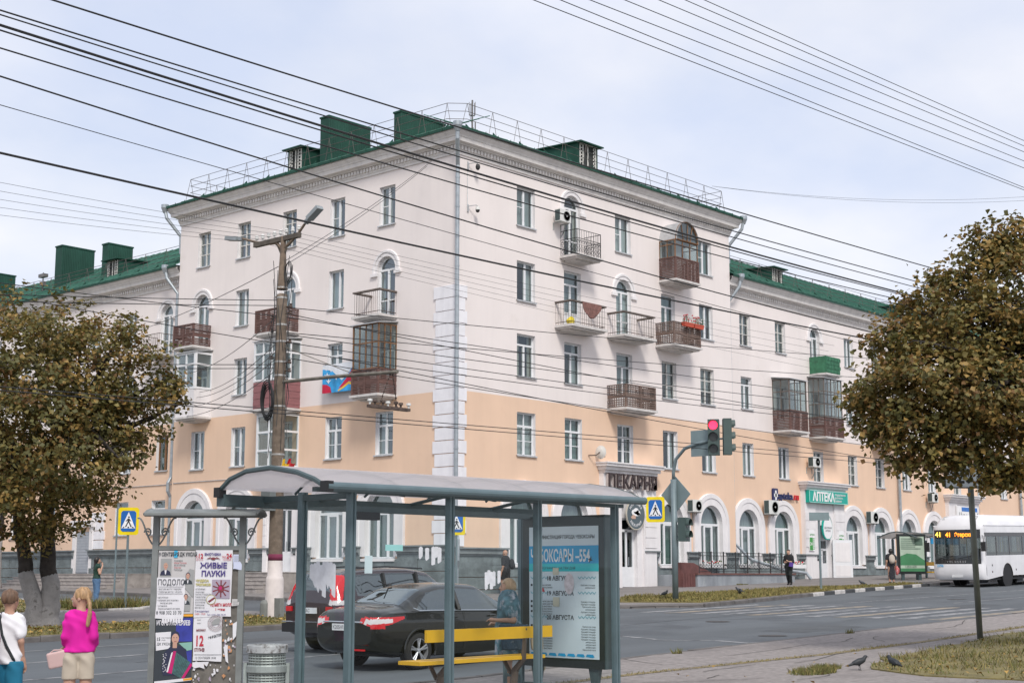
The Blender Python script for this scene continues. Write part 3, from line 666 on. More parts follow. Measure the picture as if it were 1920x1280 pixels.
# ------------------------------------------------ quoins, plinth, arches, portals
z = 2.76; k = 0
while z < 13.1:
    a, c = (1.25, .60) if k % 2 else (1.13, .48); b = MB(); h = .50
    for (x0, x1, y0, y1) in ((-.06, c, -.06, 0), (-.06, 0, 0, a)): b.box(x0, x1, y0, y1, z, z+h)
    kid(b.build('quoin_block', M_QUOIN), blk); z += .535; k += 1
k = 0; z = 2.95
while z < 4.7:
    b = MB(); b.box(.33, .4, 25.75-(.1 if k % 2 else 0), 26.85, z, z+.44); kid(b.build('quoin_block', M_QUOIN), wgL); z += .48; k += 1
def spans(u0, u1, holes):
    out = []; a = u0
    for h0, h1 in sorted(holes):
        if h0 > a: out.append((a, min(h0, u1)))
        a = max(a, h1)
    if a < u1: out.append((a, u1))
    return out
def plinth(par, fac, off, u0, u1, arches, doors, ztop, zsill):
    F = FP(fac, off)
    def bx(b, a, c, z0, z1, w0, w1):
        p, q = F(a, z0, w0), F(c, z1, w1); b.box(min(p[0], q[0]), max(p[0], q[0]), min(p[1], q[1]), max(p[1], q[1]), z0, z1)
    for (a, c) in spans(u0, u1, [(d-e, d+e) for d, e in doors]):
        zg = min(sz(*F(a, 0)[:2]), sz(*F(c, 0)[:2]))-.15
        rows = []; z = zsill-.04
        while z > zg: rows.append((max(zg, z-.47), z)); z -= .50
        for i, (z0, z1) in enumerate(rows):
            n = max(1, round((c-a)/2.1)); sh = .35*(i % 2)
            cuts = [a]+[a+(c-a)*(q+sh)/n for q in range(1, n)]+[c]
            for s, t in zip(cuts[:-1], cuts[1:]):
                b = MB(); bx(b, s+.015, t-.015, z0, z1, 0, .13+random.uniform(-.015, .02)); kid(b.build('plinth_stone', M_PLINTH), par)
        for (s, t) in spans(a, c, [(v-hw, v+hw) for v, hw in arches]):
            if t-s < .15: continue
            b = MB(); bx(b, s+.01, t-.01, zsill-.04, ztop-.34, 0, .14); kid(b.build('plinth_stone', M_PLINTH), par)
            b = MB(); bx(b, s, t, ztop-.34, ztop-.26, 0, .18); bx(b, s, t, ztop-.26, ztop-.06, 0, .25); bx(b, s-.05, t+.05, ztop-.06, ztop, 0, .33)
            kid(b.build('plinth_cap', M_CAP), par)
plinth(blk, 'R', 0, .02, 20.35, [(u, 1.2) for u in (4.15, 7.46, 14.75, 18.1)], [(11.3, 1.1)], 2.72, 2.06)
plinth(blk, 'L', 0, .02, 19.35, [(u, 1.15) for u in (4.34, 7.54, 14.07, 17.4)], [(10.55, .75)], 2.82, 2.3)
plinth(wgR, 'R', .4, 20.35, 70, [(u, 1.2) for u in WAR], [(29.55, .7), (47.2, .7)], 2.72, 2.1)
plinth(wgL, 'L', .4, 19.35, 50, [], [(27.6, .75)], 2.9, 2.5)
for par, fac, off, us, w, z0, h in [(blk, 'R', 0, (4.15, 7.46, 14.75, 18.1), 1.9, 2.06, 2.95), (blk, 'L', 0, (4.34, 7.54, 14.07, 17.4), 1.8, 2.3, 2.85), (wgR, 'R', .4, WAR, 1.85, 2.1, 2.85)]:
    rm = ring_mould(MB(), w/2-.005, w/2+.58, h-w/2, .02, -.10, leg=h-w/2-.08)
    me = rm.mesh('arch_surround', M_WHITE)
    for u in us: kid(place(link('arch_surround', me), fac, off, u, z0), par)
    sb = MB(); sb.box(-w/2-.12, w/2+.12, -.2, .16, -.12, -.01); sm = sb.mesh('arch_sill', M_WHITE)
    for u in us: kid(place(link('arch_sill', sm), fac, off, u, z0), par)
for par, fac, off, L in [(blk, 'R', 0, RB), (blk, 'L', 0, LB), (wgR, 'R', .4, WR), (wgL, 'L', .4, WL)]:
    for (u, z0, w, h, kd) in L:
        if kd != 'archdoor': continue
        key = ('am', w, h)
        me = cm(key, lambda: ring_mould(MB(), w/2+.02, w/2+.30, h-w/2, .02, -.035, leg=.12, impost=.08).mesh('arch_moulding', M_WHITE))
        kid(place(link('arch_moulding', me), fac, off, u, z0), par)
def portal(par, fac, off, u, w, z0, zt, dw, dh, zdoor, doorm, niche=True):
    b = MB(); t = .26                     # local: x along, -y out, z up from 0 = world z0
    for s in (-1, 1):
        a, c = sorted((s*w/2, s*(dw/2+.42))); b.box(a, c, -t, .02, 0, zt-z0)
        a, c = sorted((s*(dw/2+.42), s*(dw/2))); b.box(a, c, -t+.08, .02, 0, zt-z0)
    b.box(-dw/2, dw/2, -t+.08, .02, zdoor+dh-z0+.9, zt-z0)
    o = place(b.build('portal', M_WHITE), fac, off, u, z0); kid(o, par)
    for k in range(7):                     # banded rustication
        zz = 1.9+k*.48
        if zz+.45 > zt-z0-.9: break
        for s in (-1, 1):
            q = MB(); a, c = sorted((s*(w/2-.02), s*(dw/2+.5))); q.box(a, c, -t-.03, -t+.01, zz, zz+.44); q.build('portal_band', M_WHITE, o)
    q = MB(); H = zt-z0
    for i, (dx, dy, za, zb) in enumerate([(.02, .10, H-.05, H+.08), (.10, .22, H+.08, H+.24), (.2, .36, H+.24, H+.36), (.24, .42, H+.36, H+.42)]): q.box(-w/2-dx, w/2+dx, -t-dy, .02, za, zb)
    q.build('portal_cornice', M_WHITE, o)
    if niche:
        q = ring_mould(MB(), dw/2-.1, dw/2+.12, zdoor+dh-z0+.75, -t+.1, -t-.03, leg=.0); q.build('niche_arch', M_WHITE, o)
    q = MB(); q.box(-dw/2, dw/2, -.02, .03, zdoor+dh-z0, zdoor+dh-z0+.9); q.build('tympanum', M_WHITE, o)
    d = MB(); zz = zdoor-z0
    d.box(-dw/2, dw/2, .02, .08, zz, zz+.9); d.box(-dw/2, -dw/2+.12, .02, .08, zz+.9, zz+dh); d.box(dw/2-.12, dw/2, .02, .08, zz+.9, zz+dh); d.box(-.06, .06, .02, .085, zz+.9, zz+dh-.55)
    d.box(-dw/2+.12, dw/2-.12, .02, .08, zz+dh-.62, zz+dh-.5); d.box(-dw/2+.12, dw/2-.12, .02, .08, zz+dh-.08, zz+dh)
    dd = d.build('door', doorm, o)
    g = MB(); g.quad((-dw/2+.1, .05, zz+.85), (dw/2-.1, .05, zz+.85), (dw/2-.1, .05, zz+dh-.05), (-dw/2+.1, .05, zz+dh-.05)); g.build('pane', M_GLASS, dd)
    h_ = MB(); h_.tube([(.1, -.03, zz+.95), (.1, -.03, zz+1.35)], .018, 6); h_.build('handle', M_ZINC, dd)
    return o
portal(blk, 'R', 0, 11.3, 3.95, .95, 6.22, 1.15, 3.1, 1.08, M_PVC)
portal(wgR, 'R', .4, 29.55, 4.3, 1.2, 6.22, 1.2, 2.2, 1.35, M_PVC)
portal(wgR, 'R', .4, 47.2, 4.4, 1.6, 6.22, 1.2, 2.3, 1.75, M_PVC)
portal(blk, 'L', 0, 10.55, 2.6, 1.0, 5.4, 1.2, 3.35, 1.75, M_PVC, niche=False)
# grey shutter door and lintel of the left wing
b = MB(); b.box(-.65, .65, -.02, .04, 0, 2.15)
for k in range(14): b.box(-.63, .63, -.035, -.02, .05+k*.15, .16+k*.15)
o = kid(place(b.build('shutter_door', mat('shutter_grey', (.36, .385, .42), .6, var=.08)), 'L', .4, 27.6, 1.7), wgL)
b = MB(); b.box(-.95, -.66, -.12, .02, -.6, 2.4); b.box(.66, .95, -.12, .02, -.6, 2.4); b.box(-1.1, 1.1, -.2, .02, 2.4, 2.75)
kid(place(b.build('door_surround', M_WHITE), 'L', .4, 27.6, 1.7), wgL)
# ------------------------------------------------ downpipes
def pipe(par, pts, r=.085, name='downpipe'):
    b = MB(); b.tube(pts, r, 10)
    for p, q in zip(pts[:-1], pts[1:]):
        p, q = Vector(p), Vector(q); L = (q-p).length
        if L > 2:
            for k in range(int(L/1.25)+1):
                c = p.lerp(q, min(1, (k+.4)*1.25/L)); b.tube([c-(q-p).normalized()*.035, c+(q-p).normalized()*.035], r*1.14, 10)
    o = kid(b.build(name, M_ZINC, smooth=False), par)
    f = MB(); p = Vector(pts[0]); f.lathe([(r*1.05, -.28), (r*2.3, -.03), (r*2.3, .14), (r*2.1, .14)], tuple(p+Vector((0, 0, .1))), 12); f.build('rain_head', M_ZINC, o)
    return o
pipe(blk, [(-.62, -.62, 19.85), (-.60, -.60, 19.4), (-.16, -.2, 18.4), (-.16, -.2, 3.4), (-.3, -.45, 3.0), (-.3, -.45, 2.2), (-.2, -.3, 1.9), (-.2, -.3, 1.15)])
pipe(blk, [(20.95, -.55, 19.85), (20.85, -.5, 19.4), (20.45, .1, 18.5), (20.45, .1, 17.6)])
pipe(blk, [(-.6, 19.95, 19.85), (-.55, 19.85, 19.4), (.05, 19.45, 18.5), (.1, 19.45, 17.6)])
pipe(wgR, [(21.1, -.2, 16.85), (21.0, -.15, 16.4), (20.55, .22, 15.6), (20.55, .22, 3.2), (21.2, -.3, 2.4), (22.3, -1.4, 1.9), (22.7, -2.6, 1.7), (22.8, -2.8, 1.4)])
pipe(wgL, [(-.2, 20.3, 16.85), (-.15, 20.2, 16.4), (.22, 19.75, 15.6), (.22, 19.75, 6.4), (.05, 19.75, 6.1), (.05, 19.75, 5.7), (.22, 19.75, 5.4), (.22, 19.75, 1.5)])
pipe(wgR, [(38.6, -.2, 16.85), (38.6, .22, 15.6), (38.6, .22, 1.9)]); pipe(wgR, [(56.4, -.2, 16.85), (56.4, .22, 15.6), (56.4, .22, 2)])
# service conduit along the left facade
b = MB(); b.tube([(-.03, 9, 6.05), (-.03, 19.2, 6.05)], .02, 4); b.tube([(.37, 19.9, 6.05), (.37, 30, 6.05)], .02, 4); kid(b.build('conduit', M_TIN), blk)
# ------------------------------------------------ balconies (origin: middle of slab top on the wall, -y out)
def slab_b(W, D, par, fac, off, u, z, t=.17, name='balcony'):
    b = MB(); b.box(-W/2-.06, W/2+.06, -D-.06, .0, -t*.6, 0); b.box(-W/2+.04, W/2-.04, -D+.05, 0, -t, -t*.6); b.box(-W/2+.25, W/2-.25, -D+.3, 0, -t-.06, -t)
    return kid(place(b.build(name, M_SLAB), fac, off, u, z), par)
def sides(W, D): return [((-W/2, 0), (-W/2, -D)), ((-W/2, -D), (W/2, -D)), ((W/2, -D), (W/2, 0))]
def bars(o, W, D, H=1.02, st=.13, wood=True, topr=.0):
    b = MB()
    for p, q in sides(W, D):
        L = math.dist(p, q); n = int(L/st)
        for k in range(n+1):
            t = k/n; x, y = p[0]+(q[0]-p[0])*t, p[1]+(q[1]-p[1])*t; b.tube([(x, y, 0), (x, y, H)], .0085, 4, cap=False)
        b.tube([(*p, .12), (*q, .12)], .016, 4); b.tube([(*p, H-.02), (*q, H-.02)], .016, 4)
    r = b.build('railing', M_RUST, o)
    if wood:
        t = MB()
        for (a, c, d, e) in ((-W/2-.06, -W/2+.06, -D, 0), (-W/2-.08, W/2+.08, -D-.06, -D+.06), (W/2-.06, W/2+.06, -D+.06, 0)): t.box(a, c, d, e, H-.01, H+.055)
        t.build('handrail', M_RAILW, r)
    return r
def ornate(o, W, D, H=1.12):
    b = MB()
    for p, q in sides(W, D):
        L = math.dist(p, q); n = max(3, int(L/.16)); P = lambda t, z: (p[0]+(q[0]-p[0])*t, p[1]+(q[1]-p[1])*t, z)
        for zz in (.02, .72, H): b.tube([P(0, zz), P(1, zz)], .016, 4)
        for k in range(n+1): b.tube([P(k/n, 0), P(k/n, H)], .010, 4)
        for k in range(n):
            for zc, rr in ((.18, .07), (.36, .075), (.56, .07), (.62, .04)):
                b.tube([P((k+.5+rr/ (L/n)*math.cos(a))/n, zc+rr*math.sin(a)) for a in [2*PI*i/8 for i in range(9)]], .009, 4, cap=False)
    for (x, y) in ((-W/2, -D), (W/2, -D)): b.tube([(x, y, -.02), (x, y, H+.02)], .02, 5)
    return b.build('railing', M_BLACKI, o)
def slats(o, W, D, H=1.05, n=11, m=None, gap=.35, posts=True, lattice=False, mid=True):
    m = m or M_WBROWN; b = MB()
    for si, (p, q) in enumerate(sides(W, D)):
        ax = 0 if p[1] == q[1] else 1
        for k in range(n):
            if mid and k in (n//2, n//2-1): continue
            z0 = .03+k*(H-.06)/n; z1 = z0+(H-.06)/n*(1-gap); j = random.uniform(-.008, .008)
            lo = [min(p[0], q[0]), min(p[1], q[1])]; hi = [max(p[0], q[0]), max(p[1], q[1])]
            if ax == 0: b.box(lo[0], hi[0], p[1]-.03+j, p[1]-.005+j, z0, z1)
            else: s = -1 if p[0] < 0 else 1; b.box(min(p[0]+s*.005, p[0]+s*.03), max(p[0]+s*.005, p[0]+s*.03), lo[1], hi[1], z0, z1)
        if lattice:
            L = math.dist(p, q); c = int(L/.12)
            for k in range(1, c):
                t = k/c; x, y = p[0]+(q[0]-p[0])*t, p[1]+(q[1]-p[1])*t; b.box(x-.014, x+.014, y-.014, y+.014, .03, H-.03)
    s = tag(b.build('slat_panel', m, o), kind='stuff')
    c = MB()
    for (x, y) in ((-W/2, -D), (W/2, -D), (0, -D)): c.box(x-.05, x+.05, y-.045, y+.04, 0, H)
    for si, (p, q) in enumerate(sides(W, D)):
        a, d = (min(p[0], q[0])-.05+.004*(si != 1), max(p[0], q[0])+.05-.004*(si != 1)), (min(p[1], q[1])-.05+.004*(si != 1), max(p[1], q[1])+.05); c.box(a[0], a[1], d[0], min(d[1], -.005), H-.03+.003*(si != 1), H+.02-.003*(si != 1))
    if mid:
        for si, (p, q) in enumerate(sides(W, D)):
            j = .003*(si != 1); a, d = (min(p[0], q[0])-.02+j, max(p[0], q[0])+.02-j), (min(p[1], q[1])-.02+j, max(p[1], q[1])+.02); c.box(a[0], a[1], d[0], min(d[1], -.006), H*.42+j, H*.58-j)
    c.build('balcony_frame', M_WBROWN2 if lattice else m, o); return s
def glazed(o, W, D, z0, z1, m, cols=4, rows=(.62,), t=.05, roofm=None, glassm=None, flat=True):
    f = MB(); g = MB()
    for si, (p, q) in enumerate(sides(W, D)):
        L = math.dist(p, q); n = cols if p[1] == q[1] else max(1, round(cols*L/W))
        for k in range(0 if si == 1 else 1 if si == 2 else 0, n if si == 0 else n+1):
            x, y = p[0]+(q[0]-p[0])*k/n, p[1]+(q[1]-p[1])*k/n; e = t*(.75 if 0 < k < n else 1); f.box(x-e/2, x+e/2, y-e/2, min(y+e/2, -.004), z0, z1)
        for zz in [z0+t/2+.003*si, z1-t/2-.003*si]+[z0+(z1-z0)*r+.003*si for r in rows]:
            if si != 1: f.box(p[0]-t*.34, p[0]+t*.34, -D+t*.5, -.006, zz-t*.4, zz+t*.4); continue
            f.box(min(p[0], q[0])-t*.4, max(p[0], q[0])+t*.4, min(p[1], q[1])-t*.4, min(max(p[1], q[1])+t*.4, -.006), zz-t*.42, zz+t*.42)
        g.quad((p[0], p[1], z0), (q[0], q[1], z0), (q[0], q[1], z1), (p[0], p[1], z1))
    fo = f.build('glazing_frame', m, o); g.build('pane', glassm or M_GLASS, fo)
    if flat:
        r = MB(); r.add([(-W/2-.12, -D-.12, z1-.02), (W/2+.12, -D-.12, z1-.02), (W/2+.12, 0, z1+.12), (-W/2-.12, 0, z1+.12), (-W/2-.12, -D-.12, z1+.02), (W/2+.12, -D-.12, z1+.02), (W/2+.12, 0, z1+.16), (-W/2-.12, 0, z1+.16)],
                  [(0, 1, 2, 3), (4, 5, 6, 7), (0, 1, 5, 4), (1, 2, 6, 5), (3, 0, 4, 7)]); r.build('balcony_roof', roofm or M_TIN, fo)
    return fo
SM = random.Random(3)
# right facade of the block
o = slab_b(1.72, .99, blk, 'R', 0, 7.55, 15.70); ornate(o, 1.68, .95)
o = slab_b(2.42, .95, blk, 'R', 0, 7.52, 12.50); bars(o, 2.36, .9); BAL_CLOTH = o
o = slab_b(2.33, .99, blk, 'R', 0, 11.22, 12.50); bars(o, 2.27, .94)
o = slab_b(2.2, 1.1, blk, 'R', 0, 14.9, 12.50); slats(o, 2.15, 1.05, n=10, m=M_WBROWN2, gap=.45, lattice=True); BAL_FLOW = o
o = slab_b(2.26, 1.1, blk, 'R', 0, 11.1, 9.12); slats(o, 2.2, 1.05, n=10, m=M_WBROWN2, gap=.5, lattice=True)
o = slab_b(1.95, .98, blk, 'R', 0, 15.15, 15.72); slats(o, 1.9, .95, n=13, m=M_WBROWN, gap=.3, mid=False)
fo = glazed(o, 1.86, .93, 1.05, 1.95, M_WOODB, cols=3, rows=(.72,), flat=False)
b = MB(); pr = [(.95*math.cos(PI*k/12)*-1, 1.95+.98*math.sin(PI*k/12)) for k in range(13)]      # barrel roof
for (a, c), (d, e) in zip(pr[:-1], pr[1:]): b.quad((a, -1.05, c), (d, -1.05, e), (d, 0, e), (a, 0, c)); b.quad((a*.97, -1.05, c-.03), (d*.97, -1.05, e-.03), (d*.97, 0, e-.03), (a*.97, 0, c-.03))
b.build('barrel_roof', M_TIN, fo)
b = MB()
b.tube([(a*.97, -.98, c-.02) for a, c in pr], .04, 5); b.tube([(-.9, -.98, 1.95), (.9, -.98, 1.95)], .035, 4)
for a in (-.45, .1, .5): b.tube([(a*.6, -.97, 1.95), (a, -.97, 1.95+.98*math.sqrt(max(0, 1-(a/.95)**2)))], .025, 4)
b.build('gable_frame', M_WOODB, fo)
b = MB(); b.poly([(a*.96, -.95, c) for a, c in pr]); b.build('pane', M_GLASS, fo)
# left facade of the block
o = slab_b(1.62, 1.02, blk, 'L', 0, 4.35, 12.52); bars(o, 1.56, .97)
o = slab_b(1.65, 1.1, blk, 'L', 0, 4.3, 9.12); slats(o, 1.58, 1.05, n=14, m=M_WBROWN, gap=.28); glazed(o, 1.56, 1.03, 1.05, 3.0, M_WOODB, cols=4, rows=(.58,), t=.06)
o = slab_b(1.86, 1.02, blk, 'L', 0, 10.93, 12.52); slats(o, 1.8, .98, n=12, m=M_WBROWN, gap=.3)
o = slab_b(1.92, 1.25, blk, 'L', 0, 10.7, 9.0); glazed(o, 1.8, 1.15, 1.25, 3.1, M_PVC, cols=3, rows=(.68,), t=.10, glassm=M_GLASS)
b = MB()
for k in range(8): b.box(-.92, .92, -1.2-.012*(k % 2), -1.17, .02+k*.15, .165+k*.15); b.box(-.925-.012*(k % 2), -.905, -1.2, 0, .02+k*.15, .165+k*.15); b.box(.905, .925+.012*(k % 2), -1.2, 0, .02+k*.15, .165+k*.15)
tag(b.build('siding', M_PINK, o), kind='stuff')
o = slab_b(1.7, 1.05, blk, 'L', 0, 10.65, 6.35); glazed(o, 1.62, 1.0, .0, 2.42, M_PVC, cols=2, rows=(.66, .32), t=.11, glassm=M_GLASS)
b = MB(); b.box(-.85, .85, -1.04, -1.0, 2.44, 2.6); b.build('fascia', M_PVC, o)
o = slab_b(1.62, 1.04, blk, 'L', 0, 17.4, 12.52); slats(o, 1.55, 1.0, n=11, m=M_WBROWN, gap=.3)
o = slab_b(1.5, 1.0, blk, 'L', 0, 17.15, 9.1); glazed(o, 1.4, .94, 1.3, 3.12, M_PVC, cols=2, rows=(.66,), t=.12); b = MB(); b.box(-.72, .72, -.98, -.93, 0, 1.3); b.box(-.72, -.68, -.93, 0, 0, 1.3); b.box(.68, .72, -.93, 0, 0, 1.3); b.build('parapet', M_WHITE, o)
# wings
o = slab_b(1.62, 1.04, wgR, 'R', .4, 29.6, 12.66); b = MB()
for p, q in sides(1.56, 1.0):
    if p[1] == q[1]: b.box(p[0], q[0], p[1]-.03, p[1], .02, .95)
    else: b.box(min(p[0]-.015, p[0]+.015), p[0]+.015, min(p[1], q[1]), -.004, .02, .95)
pb = b.build('balcony_front', M_GWOOD, o); b = MB()
for r_ in range(4):
    for k in range(9): b.box(-.76+k*.17+(.085 if r_ % 2 else 0), -.76+k*.17+.15+(.085 if r_ % 2 else 0), -1.05-.008*(k % 2), -1.03, .06+r_*.22, .06+r_*.22+.19)
tag(b.build('shingles', M_GWOOD, pb), kind='stuff')
o = slab_b(1.78, 1.1, wgR, 'R', .4, 25.7, 9.2); slats(o, 1.72, 1.05, n=12, m=M_WBROWN, gap=.28, mid=False); glazed(o, 1.7, 1.03, 1.05, 2.75, M_RAILW, cols=3, rows=(.6,), t=.06)
o = slab_b(2.0, 1.05, wgR, 'R', .4, 29.55, 9.12); slats(o, 1.95, 1.0, n=12, m=M_WBROWN, gap=.28); glazed(o, 1.92, .98, 1.08, 3.25, M_RAILW, cols=5, rows=(.33, .66), t=.05)
o = slab_b(1.9, 1.05, wgR, 'R', .4, 36.5, 9.12); slats(o, 1.85, 1.0, n=12, m=M_WBROWN, gap=.28)
o = slab_b(1.8, 1.05, wgR, 'R', .4, 46.9, 12.66); slats(o, 1.75, 1.0, n=12, m=M_WBROWN, gap=.28)
o = slab_b(1.9, 1.05, wgR, 'R', .4, 46.9, 9.12); slats(o, 1.85, 1.0, n=12, m=M_WBROWN, gap=.28)
o = slab_b(1.6, 1.0, wgL, 'L', .4, 20.85, 12.55); bars(o, 1.5, .95, wood=False)
o = slab_b(1.6, 1.0, wgL, 'L', .4, 34.4, 12.55); bars(o, 1.5, .95, wood=False)
# ------------------------------------------------ things hung on the fronts
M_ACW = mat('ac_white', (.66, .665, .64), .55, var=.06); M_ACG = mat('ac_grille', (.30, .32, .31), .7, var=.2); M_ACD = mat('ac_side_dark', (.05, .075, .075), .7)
def ac(fac, off, u, z, label, w=.82, h=.58):
    o = place(empty('air_conditioner'), fac, off, u, z); tag(o, label, 'air conditioner', 'outdoor air conditioner units')
    b = MB(); b.box(-w/2, w/2, -.52, -.2, 0, h); b.build('casing', M_ACW, o)
    b = MB(); b.lathe([(0, -.545), (.045, -.548), (.05, -.53)], (.1*w, 0, h/2), 14, 'y'); b.lathe([(h*.42, -.522), (h*.42, -.535), (h*.38, -.535), (h*.38, -.523)], (.1*w, 0, h/2), 20, 'y')
    for k in range(6): b.lathe([(h*.06*(k+1), -.533), (h*.06*(k+1)+.008, -.533)], (.1*w, 0, h/2), 18, 'y')
    b.build('fan_grille', M_ACG, o)
    b = MB(); b.box(-w/2-.006, -w/2, -.50, -.22, .03, h-.03); b.build('side_panel', M_ACD, o)
    b = MB()
    for x in (-w*.35, w*.35): b.box(x-.02, x+.02, -.5, -.004, -.05, -.005); b.box(x-.02, x+.02, -.03, -.004, -.35, -.05)
    b.tube([(w*.45, -.3, .1), (w*.5, -.15, -.1), (w*.5, -.05, -.4), (w*.3, -.03, -.6)], .022, 5); b.build('bracket', M_ACG, o)
    return o
ac('R', 0, 16.3, 4.62, 'white air conditioner unit left of the archway beside the bakery', .8, .58)
ac('R', .4, 23.85, 4.75, 'white air conditioner below the pharmacy website sign', .95, .72)
ac('R', .4, 34.75, 4.55, 'white air conditioner between two arches right of the pharmacy', .9, .68)
ac('R', .4, 28.4, 7.45, 'small white air conditioner beside the window above the pharmacy sign', .8, .55)
ac('R', .4, 42.6, 6.05, 'white air conditioner under a window behind the tree', .8, .55)
ac('R', 0, 6.45, 17.15, 'white air conditioner next to the arched balcony door on the top floor', .75, .55)
# satellite dish
o = tag(place(empty('satellite_dish'), 'R', 0, 8.9, 6.95), 'round white satellite dish on the wall above the bakery portal', 'dish')
b = MB(); b.lathe([(0, .0), (.15, .015), (.3, .07), (.31, .07), (.15, .03), (0, .012)], (.05, -.35, .1), 20, 'x'); b.build('reflector', M_ACW, o)
b = MB(); b.tube([(.05, -.35, .1), (-.15, -.3, -.05), (-.35, -.02, -.05)], .025, 6); b.tube([(.05, -.35, -.18), (.35, -.42, -.1), (.38, -.36, .05)], .012, 5); b.build('arm', M_RUST, o)
# cameras at the corner
for zc, lb, m_ in ((18.55, 'small dark dome camera under the cornice by the corner downpipe', M_BLACKI), (16.72, 'white dome camera below the other one by the corner downpipe', M_ACW)):
    o = tag(place(empty('security_camera'), 'R', 0, .95, zc), lb, 'camera')
    b = MB(); b.box(-.35, -.27, -.05, -.003, -.12, .2); b.tube([(-.31, -.04, .12), (-.1, -.3, .16), (0, -.3, .13)], .02, 5); b.build('bracket', M_TIN, o)
    b = MB(); b.lathe([(0, .12), (.08, .1), (.1, .0), (.1, -.03)], (0, -.3, 0), 12); b.build('housing', m_, o)
    b = MB(); b.lathe([(.09, -.03), (.085, -.08), (.05, -.13), (0, -.145)], (0, -.3, 0), 12); b.build('dome', M_BLACKI, o)
b = MB(); b.tube([(.62, -.02, 18.8), (.62, -.02, 16.6)], .02, 4); kid(b.build('cable_duct', M_TIN), blk)
# antenna on the roof
b = MB(); b.tube([(2.6, 1.6, 20.4), (2.6, 1.6, 22.3)], .04, 6); b.tube([(2.9, 1.7, 20.4), (2.9, 1.7, 21.4)], .03, 5)
for a in range(5): q = 2*PI*a/5; b.tube([(2.6+.14*math.cos(q), 1.6+.14*math.sin(q), 21.6), (2.6+.14*math.cos(q), 1.6+.14*math.sin(q), 22.2)], .02, 4); b.tube([(2.6, 1.6, 21.6), (2.6+.14*math.cos(q), 1.6+.14*math.sin(q), 21.6)], .015, 4)
tag(b.build('roof_antenna', mat('antenna_grey', (.16, .15, .15), .6)), 'slim multi-rod antenna on the green roof near the corner', 'antenna')
b = MB(); b.tube([(2.2, 36.2, 17.6), (2.2, 36.2, 19.3)], .035, 5); b.box(2.1, 2.3, 36.0, 36.4, 18.5, 18.75); b.box(2.05, 2.35, 35.9, 36.5, 19.0, 19.2)
tag(b.build('roof_antenna', mat('antenna_grey', (.16, .15, .15))), 'stubby antenna mast beside the big green vent stack on the left', 'antenna')
# ------------------------------------------------ signs on the building
M_SIGNT = mat('sign_teal', (.0, .36, .28), .45, var=.04); M_SIGNW = mat('sign_white', (.82, .82, .82), .45, var=.03); M_SIGND = mat('sign_dark', (.045, .028, .028), .5, var=.1)
M_NAVY = mat('sign_navy', (.015, .022, .10), .4, var=.05); M_RED = mat('sign_red', (.60, .02, .03), .4, var=.05); M_GREENP = mat('sign_green', (.05, .30, .06), .5); M_SLATE = mat('sign_slate', (.09, .12, .135), .6, var=.08)
def FT(fac, off, u0, z0, w): return (lambda x, y, d: FP(fac, off)(u0+x, z0+y, w+d))
b = MB(); text_mb(b, 'ПЕКАРНЯ', .86, FT('R', 0, 9.45, 5.52, .40), 0, bold=.012, squeeze=1.0, depth=.10)
t_w = max(v[0] for v in b.v)-min(v[0] for v in b.v); x0 = min(v[0] for v in b.v); b.v = [(9.5+(v[0]-x0)*3.62/t_w, v[1], v[2]) for v in b.v]
o = tag(empty('bakery_lettering', (11.3, -.3, 5.4)), 'raised dark brown ПЕКАРНЯ letters on the white portal', 'sign')
kid(b.build('letters', M_SIGND), o)
b2_ = MB(); b2_.v = [(v[0]-.035, v[1]+.06, v[2]-.035) for v in b.v]; b2_.f = b.f[:]; b2_.m = b.m[:]; kid(b2_.build('letter_backs', mat('letter_back', (.50, .44, .42), .6)), o)
b = MB(); b.box(9.6, 13.1, -.33, -.262, 5.6, 5.64); kid(b.build('mounting_rail', M_TIN), o)
# round bakery board
o = tag(place(empty('bakery_roundel'), 'R', 0, 11.55, 4.35), 'round slate board with white loaf emblem over the bakery door', 'sign')
b = MB(); b.lathe([(.66, -.36), (.66, -.29)], (0, 0, 0), 32, 'y'); b.build('disc', M_SLATE, o)
b = MB(); b.lathe([(.66, -.365), (.70, -.365), (.70, -.30), (.66, -.30)], (0, 0, 0), 32, 'y'); b.build('rim', mat('roundel_rim', (.5, .46, .38), .6), o)
b = MB()
for cx, cz_, rx, rz in ((-.14, .1, .18, .13), (.02, .16, .2, .14), (.17, .08, .17, .12), (.02, .03, .30, .10)): b.poly([(cx+rx*math.cos(2*PI*k/18), -.366-.001*(cx > 0), cz_+rz*math.sin(2*PI*k/18)) for k in range(18)])
b.poly([(-.38, -.368, -.12), (-.2, -.368, .0), (.0, -.368, -.08), (-.02, -.368, -.2), (-.3, -.368, -.2)], 1)
def arc_text(mb, s, r, a0, a1, size, y, mi=0, flip=False):
    n = len(s)
    for i, ch in enumerate(s):
        a = a0+(a1-a0)*(i+.5)/n; ca, sa = math.cos(a), math.sin(a); up = (-ca, -sa) if flip else (ca, sa); rt = (up[1], -up[0])
        text_mb(mb, ch, size, lambda x, q, d: (r*ca+rt[0]*x+up[0]*(q-size*.35), y, r*sa+rt[1]*x+up[1]*(q-size*.35)), mi, align='CENTER', bold=.004)
arc_text(b, 'ПЕКАРНЯ', .5, R_(215), R_(325), .17, -.369, flip=True); arc_text(b, 'ЖАР ТОКА', .5, R_(150), R_(30), .16, -.369)
b.build('emblem', [M_SIGNW, mat('emblem_tan', (.55, .36, .27), .6)], o)
